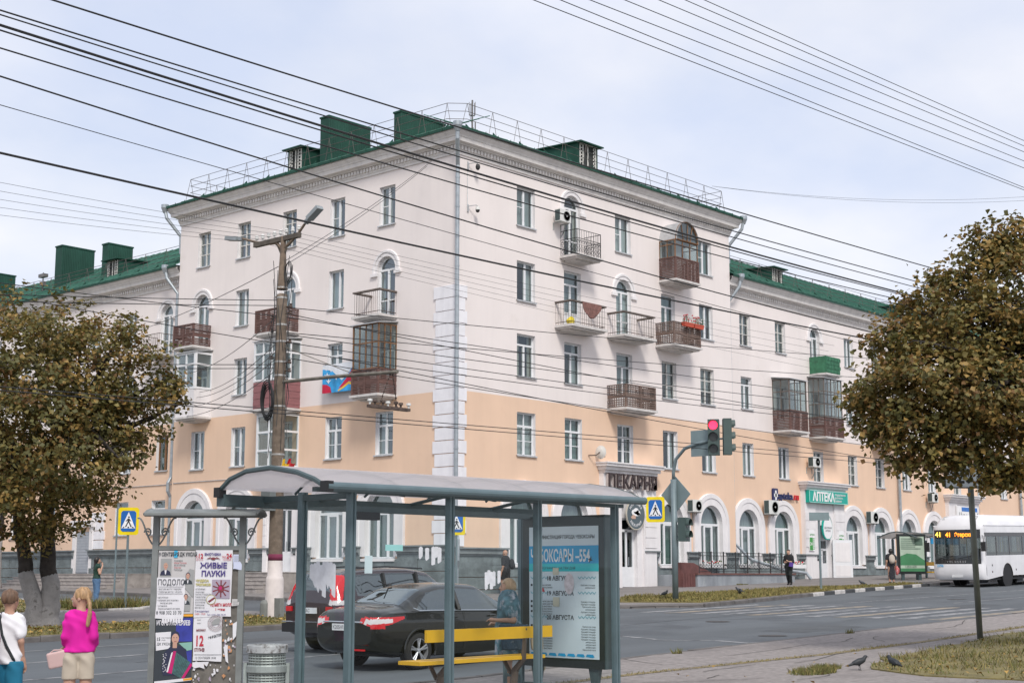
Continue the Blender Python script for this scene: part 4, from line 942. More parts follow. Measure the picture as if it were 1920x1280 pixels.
# pharmacy signs
o = tag(place(empty('pharmacy_sign'), 'R', .4, 29.6, 5.5), 'teal box sign with white АПТЕКА lettering over the pharmacy portal', 'sign')
b = MB(); b.box(-2.1, 2.1, -.5, -.27, 0, .68); b.build('box', M_SIGNT, o)
b = MB(); b.box(-2.1, 2.1, -.51, -.50, 0, .035); b.box(-2.1, 2.1, -.51, -.50, .645, .68); b.box(-2.1, -2.06, -.51, -.5, 0, .68); b.box(2.06, 2.1, -.51, -.5, 0, .68); b.build('border', mat('sign_aqua', (.35, .68, .62), .4), o)
b = MB(); text_mb(b, 'АПТЕКА', .66, lambda x, y, d: (-1.75+x, -.515-d, .11+y), 0, bold=.022, squeeze=.88, depth=.02); b.build('letters', M_SIGNW, o)
b = MB()
for i, s in enumerate(['государственная', 'доступность,', 'проверено']): text_mb(b, s, .17, lambda x, y, d: (.62+x, -.514-d, .45-i*.17+y), 0, squeeze=.85, bold=.003)
b.build('small_letters', M_SIGNW, o)
o = tag(place(empty('pharmacy_web_sign'), 'R', .4, 24.7, 5.5), 'apteka.ru channel letters with a navy cross badge on the peach wall', 'sign')
b = MB(); cs = [(-.28, -.3), (.28, -.3), (.33, -.25), (.33, .25), (.28, .3), (-.28, .3), (-.33, .25), (-.33, -.25)]; b.prism([(x*.72, -.02, .28+y*1.2) for x, y in cs], (0, -.1, 0)); b.build('badge', M_NAVY, o)
b = MB(); b.box(-.07, .07, -.135, -.121, .03, .53); b.box(-.17, .17, -.135, -.1215, .19, .37); b.build('cross', M_SIGNW, o)
b = MB(); text_mb(b, 'apteka', .55, lambda x, y, d: (.27+x, -.1-d, .1+y), 0, bold=.008, depth=.06); xm = max(v[0] for v in b.v); text_mb(b, '.ru', .55, lambda x, y, d: (xm+.03+x, -.1-d, .1+y), 1, bold=.008, depth=.06)
b.build('letters', [M_NAVY, M_RED], o); b = MB(); b.box(.2, 2.35, -.06, -.003, .16, .2); b.build('mounting_rail', M_TIN, o)
o = tag(place(empty('pharmacy_shield'), 'R', .4, 29.55, 4.2), 'white oval shield with teal edge hanging over the pharmacy door', 'sign')
sh = [(.48*math.sin(2*PI*k/24), .62*math.cos(2*PI*k/24)-.08*abs(math.sin(2*PI*k/24))) for k in range(24)]
b = MB(); b.prism([(x*1.1, -.3, y*1.08) for x, y in sh], (0, -.08, 0)); b.build('back', M_SIGNT, o)
b = MB(); b.poly([(x+.03, -.382, y) for x, y in sh]); b.build('face', M_SIGNW, o)
b = MB(); text_mb(b, 'ДЕЖУРНАЯ', .14, lambda x, y, d: (x+.03, -.385, -.08+y), align='CENTER', bold=.004); text_mb(b, 'АПТЕКА', .14, lambda x, y, d: (x+.03, -.385, -.24+y), align='CENTER', bold=.004); b.build('letters', M_SLATE, o)
for uu, lb in ((27.95, 'green and white opening hours board left of the pharmacy door'), (31.15, 'green and white opening hours board right of the pharmacy door')):
    o = tag(place(empty('hours_board'), 'R', .4, uu, 2.9), lb, 'sign')
    b = MB(); b.box(-.28, .28, -.315, -.295, 0, 1.15); b.build('board', M_SIGNW, o)
    b = MB(); b.box(-.25, .08, -.32, -.3155, .03, .72); b.build('panel', M_GREENP, o)
    b = MB(); text_mb(b, 'АПТЕКА', .13, lambda x, y, d: (-.24+x, -.322, .82+y), bold=.003)
    for k in range(6): b.box(.12, .24, -.321, -.317, .08+k*.11, .14+k*.11)
    text_mb(b, '24', .24, lambda x, y, d: (-.22+x, -.324, .3+y), 1, bold=.006); b.build('letters', [M_GREENP, M_SIGNW], o)
# open white door leaf of the pharmacy
b = MB(); b.box(0, .06, -1.25, 0, 0, 2.15); o = tag(b.build('door_leaf', M_PVC), 'white door leaf of the pharmacy standing open against the pavement', 'door'); o.location = (30.15, .08, 1.38); o.rotation_euler = (0, 0, R_(62))
b = MB(); b.box(-.012, 0, -1.1, -.15, .15, .75); b.box(-.012, 0, -1.1, -.15, .95, 2.0); b.build('panel', M_WHITE, o)
# third portal's sign
o = tag(place(empty('shop_sign'), 'R', .4, 47.4, 5.0), 'white shop sign with blue strip and grey script lettering above the bus', 'sign')
b = MB(); b.box(-1.5, 1.5, -.4, -.3, 0, .95); b.build('board', M_SIGNW, o)
b = MB(); b.box(-.9, 1.4, -.41, -.401, .62, .88); text_mb(b, 'Чувашский', .62, lambda x, y, d: (-1.4+x, -.412, .1+y), 1, shear=.3, bold=.006, squeeze=.85); b.build('lettering', [mat('sign_blue', (.03, .16, .50), .5), mat('sign_grey', (.16, .16, .17), .6)], o)
# festive banner next to the brown balcony
o = tag(place(empty('banner'), 'L', 0, 6.9, 9.5), 'blue, red and yellow festive banner hung beside the brown glazed balcony', 'banner')
bw, bh = 2.05, 1.25
b = MB(); b.box(-.95, 1.1, -.35, -.33, 0, bh); b.build('sheet', mat('banner_blue', (.03, .30, .62), .6, var=.5, vs=2.2), o)
b = MB(); f = lambda x, y: (-.95+bw*x, -.352, bh*y)
b.poly([f(.0, 1), f(.0, .86), f(.3, .78), f(.62, .4), f(.8, .55), f(1, .9), f(1, 1)], 0)
b.poly([(*f(.52, .12)[:1], -.354, f(0, .12)[2]), (f(.75, 0)[0], -.354, bh*.42), (f(1, 0)[0], -.354, bh*.82), (f(1, 0)[0], -.354, bh*.28), (f(.85, 0)[0], -.354, bh*.34), (f(.7, 0)[0], -.354, bh*.18)], 1)
b.poly([(f(x, 0)[0], -.356, bh*y) for x, y in ((.5, .06), (.7, .2), (.85, .33), (1, .25), (1, .15), (.85, .24), (.7, .12), (.52, .02))], 2)
b.poly([(f(x, 0)[0], -.354, bh*y) for x, y in ((0, 0), (.3, 0), (.26, .2), (.14, .3), (0, .32))], 1)
for cx, cy, s in ((.15, .62, .10), (.28, .8, .07), (.45, .55, .11), (.2, .42, .09), (.12, .85, .06)):
    b.poly([(f(cx+s*a, 0)[0], -.355, bh*(cy+s*1.4*c)) for a, c in ((-1, .4), (-.2, .1), (0, .9), (.25, .1), (1, .3), (.3, -.3), (0, -.8), (-.3, -.3))], 0)
b.build('print', [mat('banner_white', (.72, .75, .80), .6), mat('banner_red', (.55, .01, .05), .6), mat('banner_yellow', (.75, .48, .06), .6)], o)
b = MB()
for x in (-.95, 1.1): b.tube([(x, -.34, bh), (x*.98, -.01, bh+.1)], .012, 4)
b.build('cord', M_BLACKI, o)
# cloth on the balcony rail, a yellow bag, flower boxes
cl = MB(); us = [k/14 for k in range(15)]; vs = [k/10 for k in range(11)]
def clf(u, v):
    dr = .16+.62*math.sin(PI*min(1, u*1.02))**.8*(1-.25*u); return (6.95+1.35*u, -1.02-.03*math.sin(u*19+v*3)*v-.02*v, 13.56-dr*v)
cl.grid(clf, us, vs); o = tag(cl.build('striped_blanket', mat('blanket_brown', (.20, .10, .085), .95, var=.45, vs=10, stretch=(4, 4, .6)), smooth=True), 'brown striped blanket draped over a balcony rail', 'blanket')
o.modifiers.new('thick', 'SOLIDIFY').thickness = .015
def lump(P): return smin(sdf_ell(P, (0, 0, .17), (.2, .17, .18)), sdf_ell(P, (.1, .02, .3), (.08, .07, .1)), .08)+.02*np.sin(P[..., 0]*30)*np.sin(P[..., 2]*26)
o = sdf_obj('plastic_bag', lump, (-.25, -.22, -.02), (.25, .22, .45), .03, mat('bag_yellow', (.75, .60, .03), .5)); o.location = (6.65, -.6, 12.5); tag(o, 'yellow plastic bag on the floor of the balcony with the blanket', 'bag')
M_FLP = mat('flower_box_red', (.55, .09, .05), .7); M_PETR = mat('petal_red', (.55, .015, .03), .7); M_PETW = mat('petal_white', (.75, .72, .72), .7); M_STEM = mat('plant_stem', (.06, .13, .03), .8)
for i, (u, lb) in enumerate([(14.75, 'terracotta flower box with red flowers hung on the lattice balcony'), (15.6, 'second flower box with red and white flowers nearer the corner of the lattice balcony')]):
    o = tag(empty('flower_box', (u, -1.22, 13.36)), lb, 'flower box'); b = MB()
    b.add([(-.36, -.08, .02), (.36, -.08, .02), (.36, .08, .02), (-.36, .08, .02), (-.4, -.11, .22), (.4, -.11, .22), (.4, .11, .22), (-.4, .11, .22)], [(0, 1, 2, 3), (0, 1, 5, 4), (1, 2, 6, 5), (2, 3, 7, 6), (3, 0, 4, 7), (4, 5, 6, 7)]); b.build('box', M_FLP, o)
    b = MB(); p = MB()
    for k in range(26):
        x, y, h = random.uniform(-.36, .36), random.uniform(-.1, .08), random.uniform(.08, .38); top = (x*1.1, y-.04, .2+h); b.tube([(x, y, .2), top], .007, 3)
        for q in range(3): a = random.uniform(0, 6); c = (top[0]+.06*math.cos(a), top[1]+.04*math.sin(a), top[2]-.06*q); b.poly([c, (c[0]+.05, c[1], c[2]+.02), (c[0]+.03, c[1]-.03, c[2]+.06)])
        if k % 2 == 0: p.lathe([(0, -.02), (.045, 0), (.04, .03), (0, .045)], top, 6, mi=0 if (i == 0 or k % 4) else 1)
    b.build('leaves', M_STEM, o); p.build('blossoms', [M_PETR, M_PETW], o)
# ------------------------------------------------ steps, ramp with railing, cellar doors
M_STEP = mat('step_stone', (.34, .31, .29), .9, var=.2, vs=3, streak=.1, c2=(.22, .2, .19), c2s=2, c2t=.58)
def steps(name, fac, u0, u1, ztop, n, run, w0, label):
    o = tag(empty(name, FP(fac, 0)((u0+u1)/2, ztop-.6, 0)), label, 'steps')
    for k in range(n):
        z1 = ztop-k*.165; b = MB(); w1 = w0+run*(k+1); p, q = FP(fac, 0)(u0, 0, 0 if k == 0 else w0+run*k-.0), FP(fac, 0)(u1, 0, w1)
        zl = min(sz(p[0], p[1]), sz(q[0], q[1]))-.2
        b.box(min(p[0], q[0]), max(p[0], q[0]), min(p[1], q[1]), max(p[1], q[1]), zl, z1); b.box(min(p[0], q[0])-.03, max(p[0], q[0]), min(p[1], q[1])-.02, max(p[1], q[1])+.02, z1-.04, z1+.003); kid(b.build('step', M_STEP), o)
    return o
steps('entrance_steps', 'L', 8.9, 15.2, 1.74, 5, .36, 1.1, 'broad pale stone steps up to the door behind the concrete pole')
steps('entrance_steps', 'L', 20.6, 30.5, 1.68, 5, .36, 1.2, 'wide grey steps in front of the shuttered door on the left')
M_RAMP = mat('ramp_concrete', (.30, .325, .35), .88, var=.16, vs=1.5, streak=.2, c2=(.40, .42, .44), c2s=1.0, c2t=.55)
o = tag(empty('ramp', (17.5, -1.3, 1.1)), 'low grey concrete ramp with a black scroll railing along the arches', 'ramp')
b = MB(); zt = lambda x: 1.62+.012*(x-13.4)
b.add([(13.45, -2.4, .8), (21.9, -2.4, .9), (21.9, -.15, .9), (13.45, -.15, .8), (13.45, -2.4, zt(13.4)), (21.9, -2.4, zt(21.4)), (21.9, -.15, zt(21.4)), (13.45, -.15, zt(13.4))], [(0, 1, 5, 4), (1, 2, 6, 5), (3, 0, 4, 7), (4, 5, 6, 7)]); kid(b.build('retaining_wall', M_RAMP), o)
b = MB(); b.box(13.4, 21.95, -2.45, -2.2, 1.62, 1.70); kid(b.build('coping', mat('coping_red', (.15, .075, .065), .85, var=.2)), o)
for k in range(8):
    x0, x1 = 13.7+k*1.02, 14.66+k*1.02; b = MB(); z0 = 1.72
    for zz in (.06, .2, .78, .92): b.tube([(x0, -2.32, z0+zz), (x1, -2.32, z0+zz)], .013, 4)
    for x in (x0, x1): b.tube([(x, -2.32, z0-.05), (x, -2.32, z0+.97)], .02, 4)
    for j in range(4):
        cx = x0+(j+.5)*(x1-x0)/4
        b.tube([(cx+.1*math.cos(a), -2.32, z0+.34+.11*math.sin(a)) for a in [PI+PI*i/7 for i in range(8)]], .011, 4); b.tube([(cx+.05*math.cos(a), -2.32, z0+.36+.05*math.sin(a)) for a in [2*PI*i/8 for i in range(9)]], .010, 4)
        b.tube([(cx, -2.32, z0+.2), (cx, -2.32, z0+.78)], .010, 4); b.tube([(cx+.12, -2.32, z0+.2), (cx+.12, -2.32, z0+.92)], .010, 4)
    kid(b.build('railing_panel', M_BLACKI), o)
M_CELL = mat('cellar_brown', (.135, .055, .05), .8, var=.2, vs=4)
o = tag(empty('cellar_hatch', (12.9, -1.7, 1.05)), 'low reddish brown cellar hatch at the left end of the ramp', 'hatch')
b = MB(); b.box(12.35, 13.4, -2.3, -2.0, .8, 1.72); kid(b.build('housing', M_CELL), o)
for k in range(5): b = MB(); b.box(12.37+k*.205, 12.55+k*.205, -2.33, -2.3, 1.0, 1.68); kid(b.build('plank', M_CELL), o)
b = MB(); b.add([(14.6, -.7, 1.64), (14.6, -.2, 1.64), (17.4, -.2, 1.64), (17.4, -.7, 1.64), (14.6, -.7, 2.2), (14.6, -.2, 2.2), (15.6, -.2, 2.18), (15.6, -.7, 2.18)], [(0, 3, 7, 4), (4, 7, 6, 5), (0, 4, 5, 1), (1, 5, 6, 2), (3, 2, 6, 7)]); tag(b.build('ramp_upper_flight', M_CELL), 'sloping dark red upper flight of the ramp behind its railing', 'ramp')
# potted flower troughs on arch sills behind the railing
for u, lb in ((17.6, 'white flower trough on the sill of the first arch behind the ramp railing'), (22.1, 'white flower trough on the sill of the middle arch behind the ramp railing'), (25.5, 'white flower trough on the sill of the last arch near the walking woman')):
    o = tag(empty('flower_trough', (u, -.35, 1.98)), lb, 'trough'); b = MB(); b.box(-.8, .8, -.14, .14, -.02, .18); b.build('box', M_SIGNW, o)
    p = MB()
    for k in range(40): p.lathe([(0, -.03), (.05, 0), (0, .05)], (random.uniform(-.8, .8), random.uniform(-.14, .1), random.uniform(.18, .32)), 5, mi=random.choice((0, 0, 1, 2)))
    p.build('blossoms', [M_PETW, M_STEM, M_PETR], o)
# ================================================================ near bus shelter
M_STEEL = mat('shelter_steel', (.105, .155, .17), .45, metal=.15, var=.1, vs=4)
M_STEELD = mat('shelter_steel_dark', (.055, .085, .09), .5, var=.12, vs=4)
M_POLY = glass('polycarbonate', (.80, .80, .80), .12, .25)
M_SGLASS = glass('shelter_glass', (.93, .965, .955), .022, .02)
M_YEL = mat('bench_yellow', (.72, .40, .012), .5, var=.10, vs=3, c2=(.50, .27, .02), c2s=5, c2t=.66)
def frosted(name, c, a):
    m = bpy.data.materials.new(name); m.use_nodes = True; t = m.node_tree; n = t.nodes; l = t.links; p = n['Principled BSDF']; o = n['Material Output']
    p.inputs['Base Color'].default_value = (*c, 1); p.inputs['Roughness'].default_value = .55
    tl = n.new('ShaderNodeBsdfTranslucent'); tl.inputs[0].default_value = (*c, 1); tr = n.new('ShaderNodeBsdfTransparent')
    x = n.new('ShaderNodeMixShader'); x.inputs[0].default_value = .6; l.new(p.outputs[0], x.inputs[1]); l.new(tl.outputs[0], x.inputs[2])
    nz = n.new('ShaderNodeTexNoise'); nz.inputs['Scale'].default_value = 1.5; nz.inputs['Detail'].default_value = 6; g = n.new('ShaderNodeTexCoord'); l.new(g.outputs['Object'], nz.inputs['Vector'])
    mr = n.new('ShaderNodeMapRange'); mr.inputs[3].default_value = a-.1; mr.inputs[4].default_value = a+.12; l.new(nz.outputs[0], mr.inputs[0])
    y = n.new('ShaderNodeMixShader'); l.new(mr.outputs[0], y.inputs[0]); l.new(tr.outputs[0], y.inputs[1]); l.new(x.outputs[0], y.inputs[2]); l.new(y.outputs[0], o.inputs[0]); return m
M_FROST = frosted('roof_polycarbonate', (.74, .71, .72), .70)
SHX = [-31.03, -29.42, -27.79, -26.16]; SHY = -28.4; SB = sz(-28.5, -28)-.02; YF = -26.8
sh = tag(empty('bus_shelter', (-28.6, -27.6, SB)), 'grey steel and glass bus shelter with curved translucent roof in the foreground', 'bus shelter')
def post(par, x, y, z0, z1, w=.085, m=M_STEEL):
    b = MB(); e = w/2; k = .012
    b.prism([(x-e, y-e, z0), (x-k, y-e, z0), (x-k, y-e+.012, z0), (x+k, y-e+.012, z0), (x+k, y-e, z0), (x+e, y-e, z0), (x+e, y+e, z0), (x-e, y+e, z0)], (0, 0, z1-z0))
    return kid(b.build('post', m), par)
for x in SHX: post(sh, x, SHY, SB, 2.60)
post(sh, -31.03, -27.55, SB, 2.60); post(sh, -26.1, -26.62, SB, 2.55, .07)
RZ = lambda x: 2.60+.009*(x+31.5)
RO = [(-28.72, 0.), (-28.5, .10), (-28.2, .19), (-27.75, .26), (-27.3, .24), (-27.0, .16), (YF, .03)]
RX0, RX1 = -31.68, -25.90
for i in range(5):
    a = RX0+(RX1-RX0)*i/5; c = RX0+(RX1-RX0)*(i+1)/5; b = MB()
    b.grid(lambda x, k: (x, RO[k][0], RZ(x)+RO[k][1]+.015), [a+.01, c-.01], range(len(RO))); b.grid(lambda x, k: (x, RO[k][0], RZ(x)+RO[k][1]+.005), [a+.01, c-.01], range(len(RO)))
    kid(b.build('roof_panel', M_FROST, smooth=True), sh)
    if i < 5:
        q = MB(); q.tube([(a, y, RZ(a)+z-.01) for y, z in RO], .018 if i else .03, 6); kid(q.build('roof_rib', M_STEELD), sh)
b = MB(); b.tube([(RX1, y, RZ(RX1)+z-.01) for y, z in RO], .03, 6); kid(b.build('roof_rib', M_STEELD), sh)
b = MB(); b.tube([(RX0-.01, -28.72, RZ(RX0)), (RX1+.01, -28.72, RZ(RX1))], .052, 12); kid(b.build('gutter_tube', M_STEEL, smooth=False), sh)
for ye in (-28.71, YF): b = MB(); b.box(RX0-.04, RX0+.06, ye-.055, ye+.055, RZ(RX0)-.055, RZ(RX0)+.06); kid(b.build('end_cap', mat('black_plastic', (.012, .012, .013), .6)), sh)
b = MB(); b.box(RX0+.02, RX1-.02, YF-.07, YF+.07, 2.44, 2.58); kid(b.build('front_beam', M_STEELD), sh)
b = MB(); b.box(RX0+.1, RX1-.1, SHY-.04, SHY+.04, 2.56, 2.61); kid(b.build('back_beam', M_STEELD), sh)
b = MB(); b.box(-31.07, -30.99, SHY, YF, 2.5, 2.57); kid(b.build('side_beam', M_STEELD), sh)
for x in (-30.2, -28.6, -27.0): b = MB(); b.tube([(x, SHY, 2.57), (x+.25, -27.5, 2.70), (x, YF, 2.55)], .025, 5); kid(b.build('roof_strut', M_STEELD), sh)
b = MB(); b.poly([(RX0+.005, y, RZ(RX0)+z) for y, z in RO]); kid(b.build('gable_pane', M_FROST), sh)
panes = []
for a, c in zip(SHX[:-1], SHX[1:]):
    b = MB(); b.quad((a+.05, SHY, SB+.22), (c-.05, SHY, SB+.22), (c-.05, SHY, 2.42), (a+.05, SHY, 2.42)); p = kid(b.build('pane', M_SGLASS), sh); panes.append(p)
    q = MB(); q.box(a+.04, c-.04, SHY-.02, SHY+.02, SB+.17, SB+.215); kid(q.build('pane_rail', M_STEEL), sh)
b = MB(); b.quad((-31.03, SHY+.05, SB+.22), (-31.03, -27.6, SB+.22), (-31.03, -27.6, 2.42), (-31.03, SHY+.05, 2.42)); pl_ = kid(b.build('pane', M_SGLASS), sh)
M_SMEAR = mat('white_smear', (.62, .64, .67), .8, var=.1, vs=12); M_STICK = mat('teal_sticker', (.30, .62, .60), .6, var=.1); M_STICK2 = mat('pale_sticker', (.5, .62, .64), .6, var=.1)
def smear(par, fn, x0, x1, z0, z1, m=M_SMEAR, seed=0, drips=7, gapp=.12):
    r = random.Random(seed); b = MB(); n = drips; rag = (x1-x0)/n
    for k in range(n):
        if r.random() < gapp and 0 < k < n-1: continue
        a = x0+rag*k-rag*.12; c = x0+rag*(k+1)+rag*.12; t = z1-r.uniform(0, .12)*(z1-z0); u = z0+r.uniform(0, .5)*(z1-z0); j = .0005*(k % 3)
        pts = [(a, u), (a+(c-a)*.3, u-r.uniform(0, .12)*(z1-z0)), (c, u+r.uniform(0, .1)*(z1-z0)), (c, t), (a+(c-a)*.5, t+r.uniform(0, .08)*(z1-z0)), (a, t)]
        b.poly([fn(x, z, j) for x, z in pts])
    return kid(b.build('paint_smear', m), sh)
fb = lambda x, z, j: (x, SHY-.009-j, z); fl_ = lambda x, z, j: (-31.04-j, x, z)
smear(sh, fl_, -28.16, -27.72, 1.38, 1.80, seed=2, drips=8, gapp=0)
smear(sh, fb, -29.95, -29.58, 1.76, 1.98, seed=5, drips=7, gapp=.3)
smear(sh, fb, -28.80, -28.52, 1.46, 1.70, seed=8, drips=6, gapp=.15)
b = MB(); b.quad(fb(-30.82, 1.66, 0), fb(-30.70, 1.66, 0), fb(-30.70, 1.86, 0), fb(-30.82, 1.86, 0)); kid(b.build('sticker', M_STICK2), sh)
b = MB(); b.quad(fb(-30.50, 1.92, 0), fb(-30.22, 1.92, 0), fb(-30.22, 1.99, 0), fb(-30.50, 1.99, 0)); kid(b.build('sticker', M_STICK), sh)
b = MB(); b.box(-29.6, -29.2, YF-.12, YF-.02, 2.34, 2.44); kid(b.build('display', MATS['black_plastic']), sh)
# bench inside
o = tag(empty('bench', (-28.3, -27.7, SB)), 'yellow plank bench inside the foreground bus shelter', 'bench')
b = MB(); b.box(-29.35, -26.97, -27.95, -27.91, .82, .97); kid(b.build('backrest', M_YEL), o)
b = MB(); b.box(-29.42, -27.06, -27.90, -27.52, .545, .59); kid(b.build('seat', M_YEL), o)
for x in (-28.9, -27.5):
    b = MB(); b.tube([(x, -27.93, .95), (x, -27.90, .55), (x, -27.75, .4), (x, -27.68, SB)], [.025, .035, .05, .06], 6); b.tube([(x, -27.55, .53), (x, -27.68, .35)], .03, 5); kid(b.build('support', mat('support_brown', (.10, .075, .06), .7)), o)
b = MB(); b.tube([(-27.2, -27.3, SB), (-27.2, -27.3, .62)], .03, 6); b.tube([(-26.9, -27.3, SB), (-26.9, -27.3, .62)], .03, 6); b.tube([(-27.2, -27.3, .55), (-26.9, -27.3, .55)], .025, 6); b.tube([(-27.2, -27.3, .3), (-26.9, -27.3, .3)], .025, 6); tag(b.build('bollard_rail', M_STEEL), 'low grey steel hoop rail beside the poster panel in the shelter', 'rail')
# illuminated poster panel closing the right end
o = tag(empty('poster_panel', (-26.05, -27.4, SB)), 'tall city festival programme poster in a dark frame at the shelter end', 'poster panel')
PX, PA, PZ0, PZ1 = -26.12, -26.72, .36, 2.47
def pf(x, z, d=0.): return (PX-.062-d, PA-x, PZ0+z)        # x from the far edge towards the camera side
b = MB(); b.box(PX-.05, PX+.1, -28.24, PA+.02, PZ0, PZ1); kid(b.build('case', M_STEELD), o)
b = MB()
for (x0, x1, z0, z1) in ((0, 1.5, 0, .13), (0, 1.5, 1.96, 2.11), (0, .13, .13, 1.96), (1.41, 1.5, .13, 1.96)): b.quad(pf(x0, z0, -.006), pf(x1, z0, -.006), pf(x1, z1, -.006), pf(x0, z1, -.006))
kid(b.build('frame', mat('frame_black_green', (.012, .020, .018), .35)), o)
b = MB(); b.quad(pf(.13, .13), pf(1.41, .13), pf(1.41, 1.96), pf(.13, 1.96)); kid(b.build('poster', mat('poster_paper', (.58, .68, .74), .55, var=.05, vs=2)), o)
ink = MB(); M_INK = mat('ink_dark', (.03, .04, .05), .6); M_CYAN = mat('ink_cyan', (.015, .33, .62), .5); M_AQUA = mat('ink_aqua', (.02, .50, .55), .5); M_WAVE = mat('ink_wave', (.16, .42, .50), .5)
X0, X1, ZT = .13, 1.41, 1.96
def rect(x0, x1, z0, z1, mi, d=.002): ink.quad(pf(x0, z0, d), pf(x1, z0, d), pf(x1, z1, d), pf(x0, z1, d), mi)
rect(X0, X1, ZT-.52, ZT-.27, 1); rect(X0, X1, ZT-.63, ZT-.52, 2)
text_mb(ink, 'АДМИНИСТРАЦИЯ ГОРОДА ЧЕБОКСАРЫ', .068, lambda x, y, d: pf(X0+.10+x, ZT-.17+y, .004), 0, bold=.0012, squeeze=.80)
text_mb(ink, 'ЧЕБОКСАРЫ –554', .235, lambda x, y, d: pf(X0+.03+x*.62, ZT-.49+y, .005), 3, bold=.006, squeeze=.88)
text_mb(ink, 'ПРОГРАММА  НА ТРИ ДНЯ', .05, lambda x, y, d: pf(X0+.2+x, ZT-.60+y, .004), 0)
ink.poly([pf(1.26+.05*a, ZT-.47+.05*c, .005) for a, c in ((-1, .1), (-.1, .3), (.6, 1), (.4, .2), (1, -.2), (.2, -.3), (-.3, -1), (-.25, -.1))], 0)
zz = ZT-.74
def hdr(s, z):
    text_mb(ink, s, .085, lambda x, y, d: pf((X0+X1)/2-.06+x, z+y, .004), 0, align='CENTER', bold=.002)
    for k in range(5):
        for x in (X0+.03+k*.065, X1-.37+k*.065): ink.poly([pf(x, z+.06, .004), pf(x+.03, z+.03, .004), pf(x+.06, z+.06, .004), pf(x+.06, z+.045, .004), pf(x+.03, z+.015, .004), pf(x, z+.045, .004)], 4)
hdr('18 АВГУСТА', ZT-.755); hdr('19 АВГУСТА', ZT-.965); hdr('20 АВГУСТА', ZT-1.335 if False else ZT-1.30)
rr = random.Random(4)
def line(z, left=True):
    rect(X0+.03, X0+.065, z-.005, z+.025, 0, .003)
    for q in range(2): text_mb(ink, rr.choice(['открытие выставки', 'концерт на заливе', 'детская программа', 'праздничное шествие', 'фестиваль красок']), .034, lambda x, y, d: pf(X0+.11+x, z-.035*q+y, .003), 0)
    for q in range(2): text_mb(ink, rr.choice(['Красная площадь', 'Певческое поле', 'набережная']), .030, lambda x, y, d: pf(X1-.06+x, z-.035*q+y, .003), 0, align='RIGHT')
for z in (.83, 1.06, 1.13, 1.20, 1.40, 1.47, 1.54, 1.61, 1.68): line(ZT-z)
for k in range(7): ink.poly([pf(X0+.02+k*.17, .16, .003), pf(X0+.04+k*.17, .195, .003), pf(X0+.15+k*.17, .195, .003), pf(X0+.175+k*.17, .16, .003), pf(X0+.15+k*.17, .15, .003)], 1)
ink.poly([pf(X0+.75+.09*math.cos(a), ZT-.80+.15*math.sin(a), .006) for a in [2*PI*k/14 for k in range(14)]], 5)
rect(X0+.45, X0+.56, ZT-.68, ZT-.58, 6, .006); rect(X0+.45, X0+.57, ZT-1.12, ZT-.99, 6, .006)
ink.poly([pf(X0+.12, ZT-.87, .005), pf(X0+.27, ZT-.86, .005), pf(X0+.3, ZT-.92, .005), pf(X0+.22, ZT-.91, .005)], 7)
kid(ink.build('poster_print', [M_INK, M_CYAN, M_AQUA, mat('ink_white', (.70, .76, .80), .5), M_WAVE, mat('torn_sticker', (.62, .58, .62), .7, var=.2, vs=15), mat('sticker_cream', (.55, .55, .45), .7), mat('ink_red', (.5, .05, .06), .6)]), o)
for y in (-26.95, -28.0): b = MB(); b.add([(PX-.03, y-.09, PZ0), (PX+.05, y-.09, PZ0), (PX+.05, y+.09, PZ0), (PX-.03, y+.09, PZ0), (PX-.02, y-.05, SB+.16), (PX+.04, y-.05, SB+.16), (PX+.04, y+.05, SB+.16), (PX-.02, y+.05, SB+.16)], [(0, 1, 5, 4), (1, 2, 6, 5), (2, 3, 7, 6), (3, 0, 4, 7)]); kid(b.build('foot', M_STEELD), o)
b = MB(); b.box(PX-.05, PX+.08, -28.3, -26.6, SB+.1, SB+.17); kid(b.build('base_rail', M_STEELD), o)
# ================================================================ poster board with little canopy
BRZ = YAW-PI/2
bx_, by_ = -31.72, -26.50
BB = sz(bx_, by_)-.02
pb = tag(empty('notice_board', (bx_, by_, BB), BRZ), 'grey metal notice board with scroll brackets and peeling posters', 'notice board')
M_GALV = mat('board_grey_metal', (.20, .215, .21), .6, metal=.3, var=.18, vs=5)
M_BOARD = mat('board_grimy', (.15, .14, .125), .9, var=.25, vs=8, c2=(.42, .41, .40), c2s=9, c2t=.62)
S = 1/160.                                  # metres per photo pixel at this distance
H0 = 1.65-BB                                # eye height above the foot
hz = lambda py: H0+(1076-py)*S
hx = lambda px: (px-355)*S
def BP(px, py, d=0.): return (hx(px), -.03-d, hz(py))
for px in (273, 437): b = MB(); b.box(hx(px)-.035, hx(px)+.035, -.035, .035, 0, hz(966)); b.build('post', M_GALV, pb)
b = MB(); b.box(hx(280), hx(434), -.012, .02, .12, hz(1031)); b.build('panel', M_BOARD, pb)
for z0, z1 in ((hz(1031), hz(1023)), (.08, .12)): b = MB(); b.box(hx(276), hx(434), -.03, .03, z0, z1); b.build('crossbar', M_GALV, pb)
cb_ = MB(); prf = [(-.32, -.02), (-.2, .02), (0, .045), (.2, .03), (.34, -.01)]
cb_.grid(lambda x, k: (x, prf[k][0], hz(964)+prf[k][1]), [hx(262), hx(470)], range(5)); cb_.grid(lambda x, k: (x, prf[k][0], hz(964)+prf[k][1]+.02), [hx(262), hx(470)], range(5))
for x in (hx(262), hx(470)): cb_.tube([(x, y, hz(964)+z+.01) for y, z in prf], .022, 5)
for y, z in (prf[0], prf[-1]): cb_.tube([(hx(262), y, hz(964)+z+.01), (hx(470), y, hz(964)+z+.01)], .026, 6)
cb_.build('canopy', M_GALV, pb)
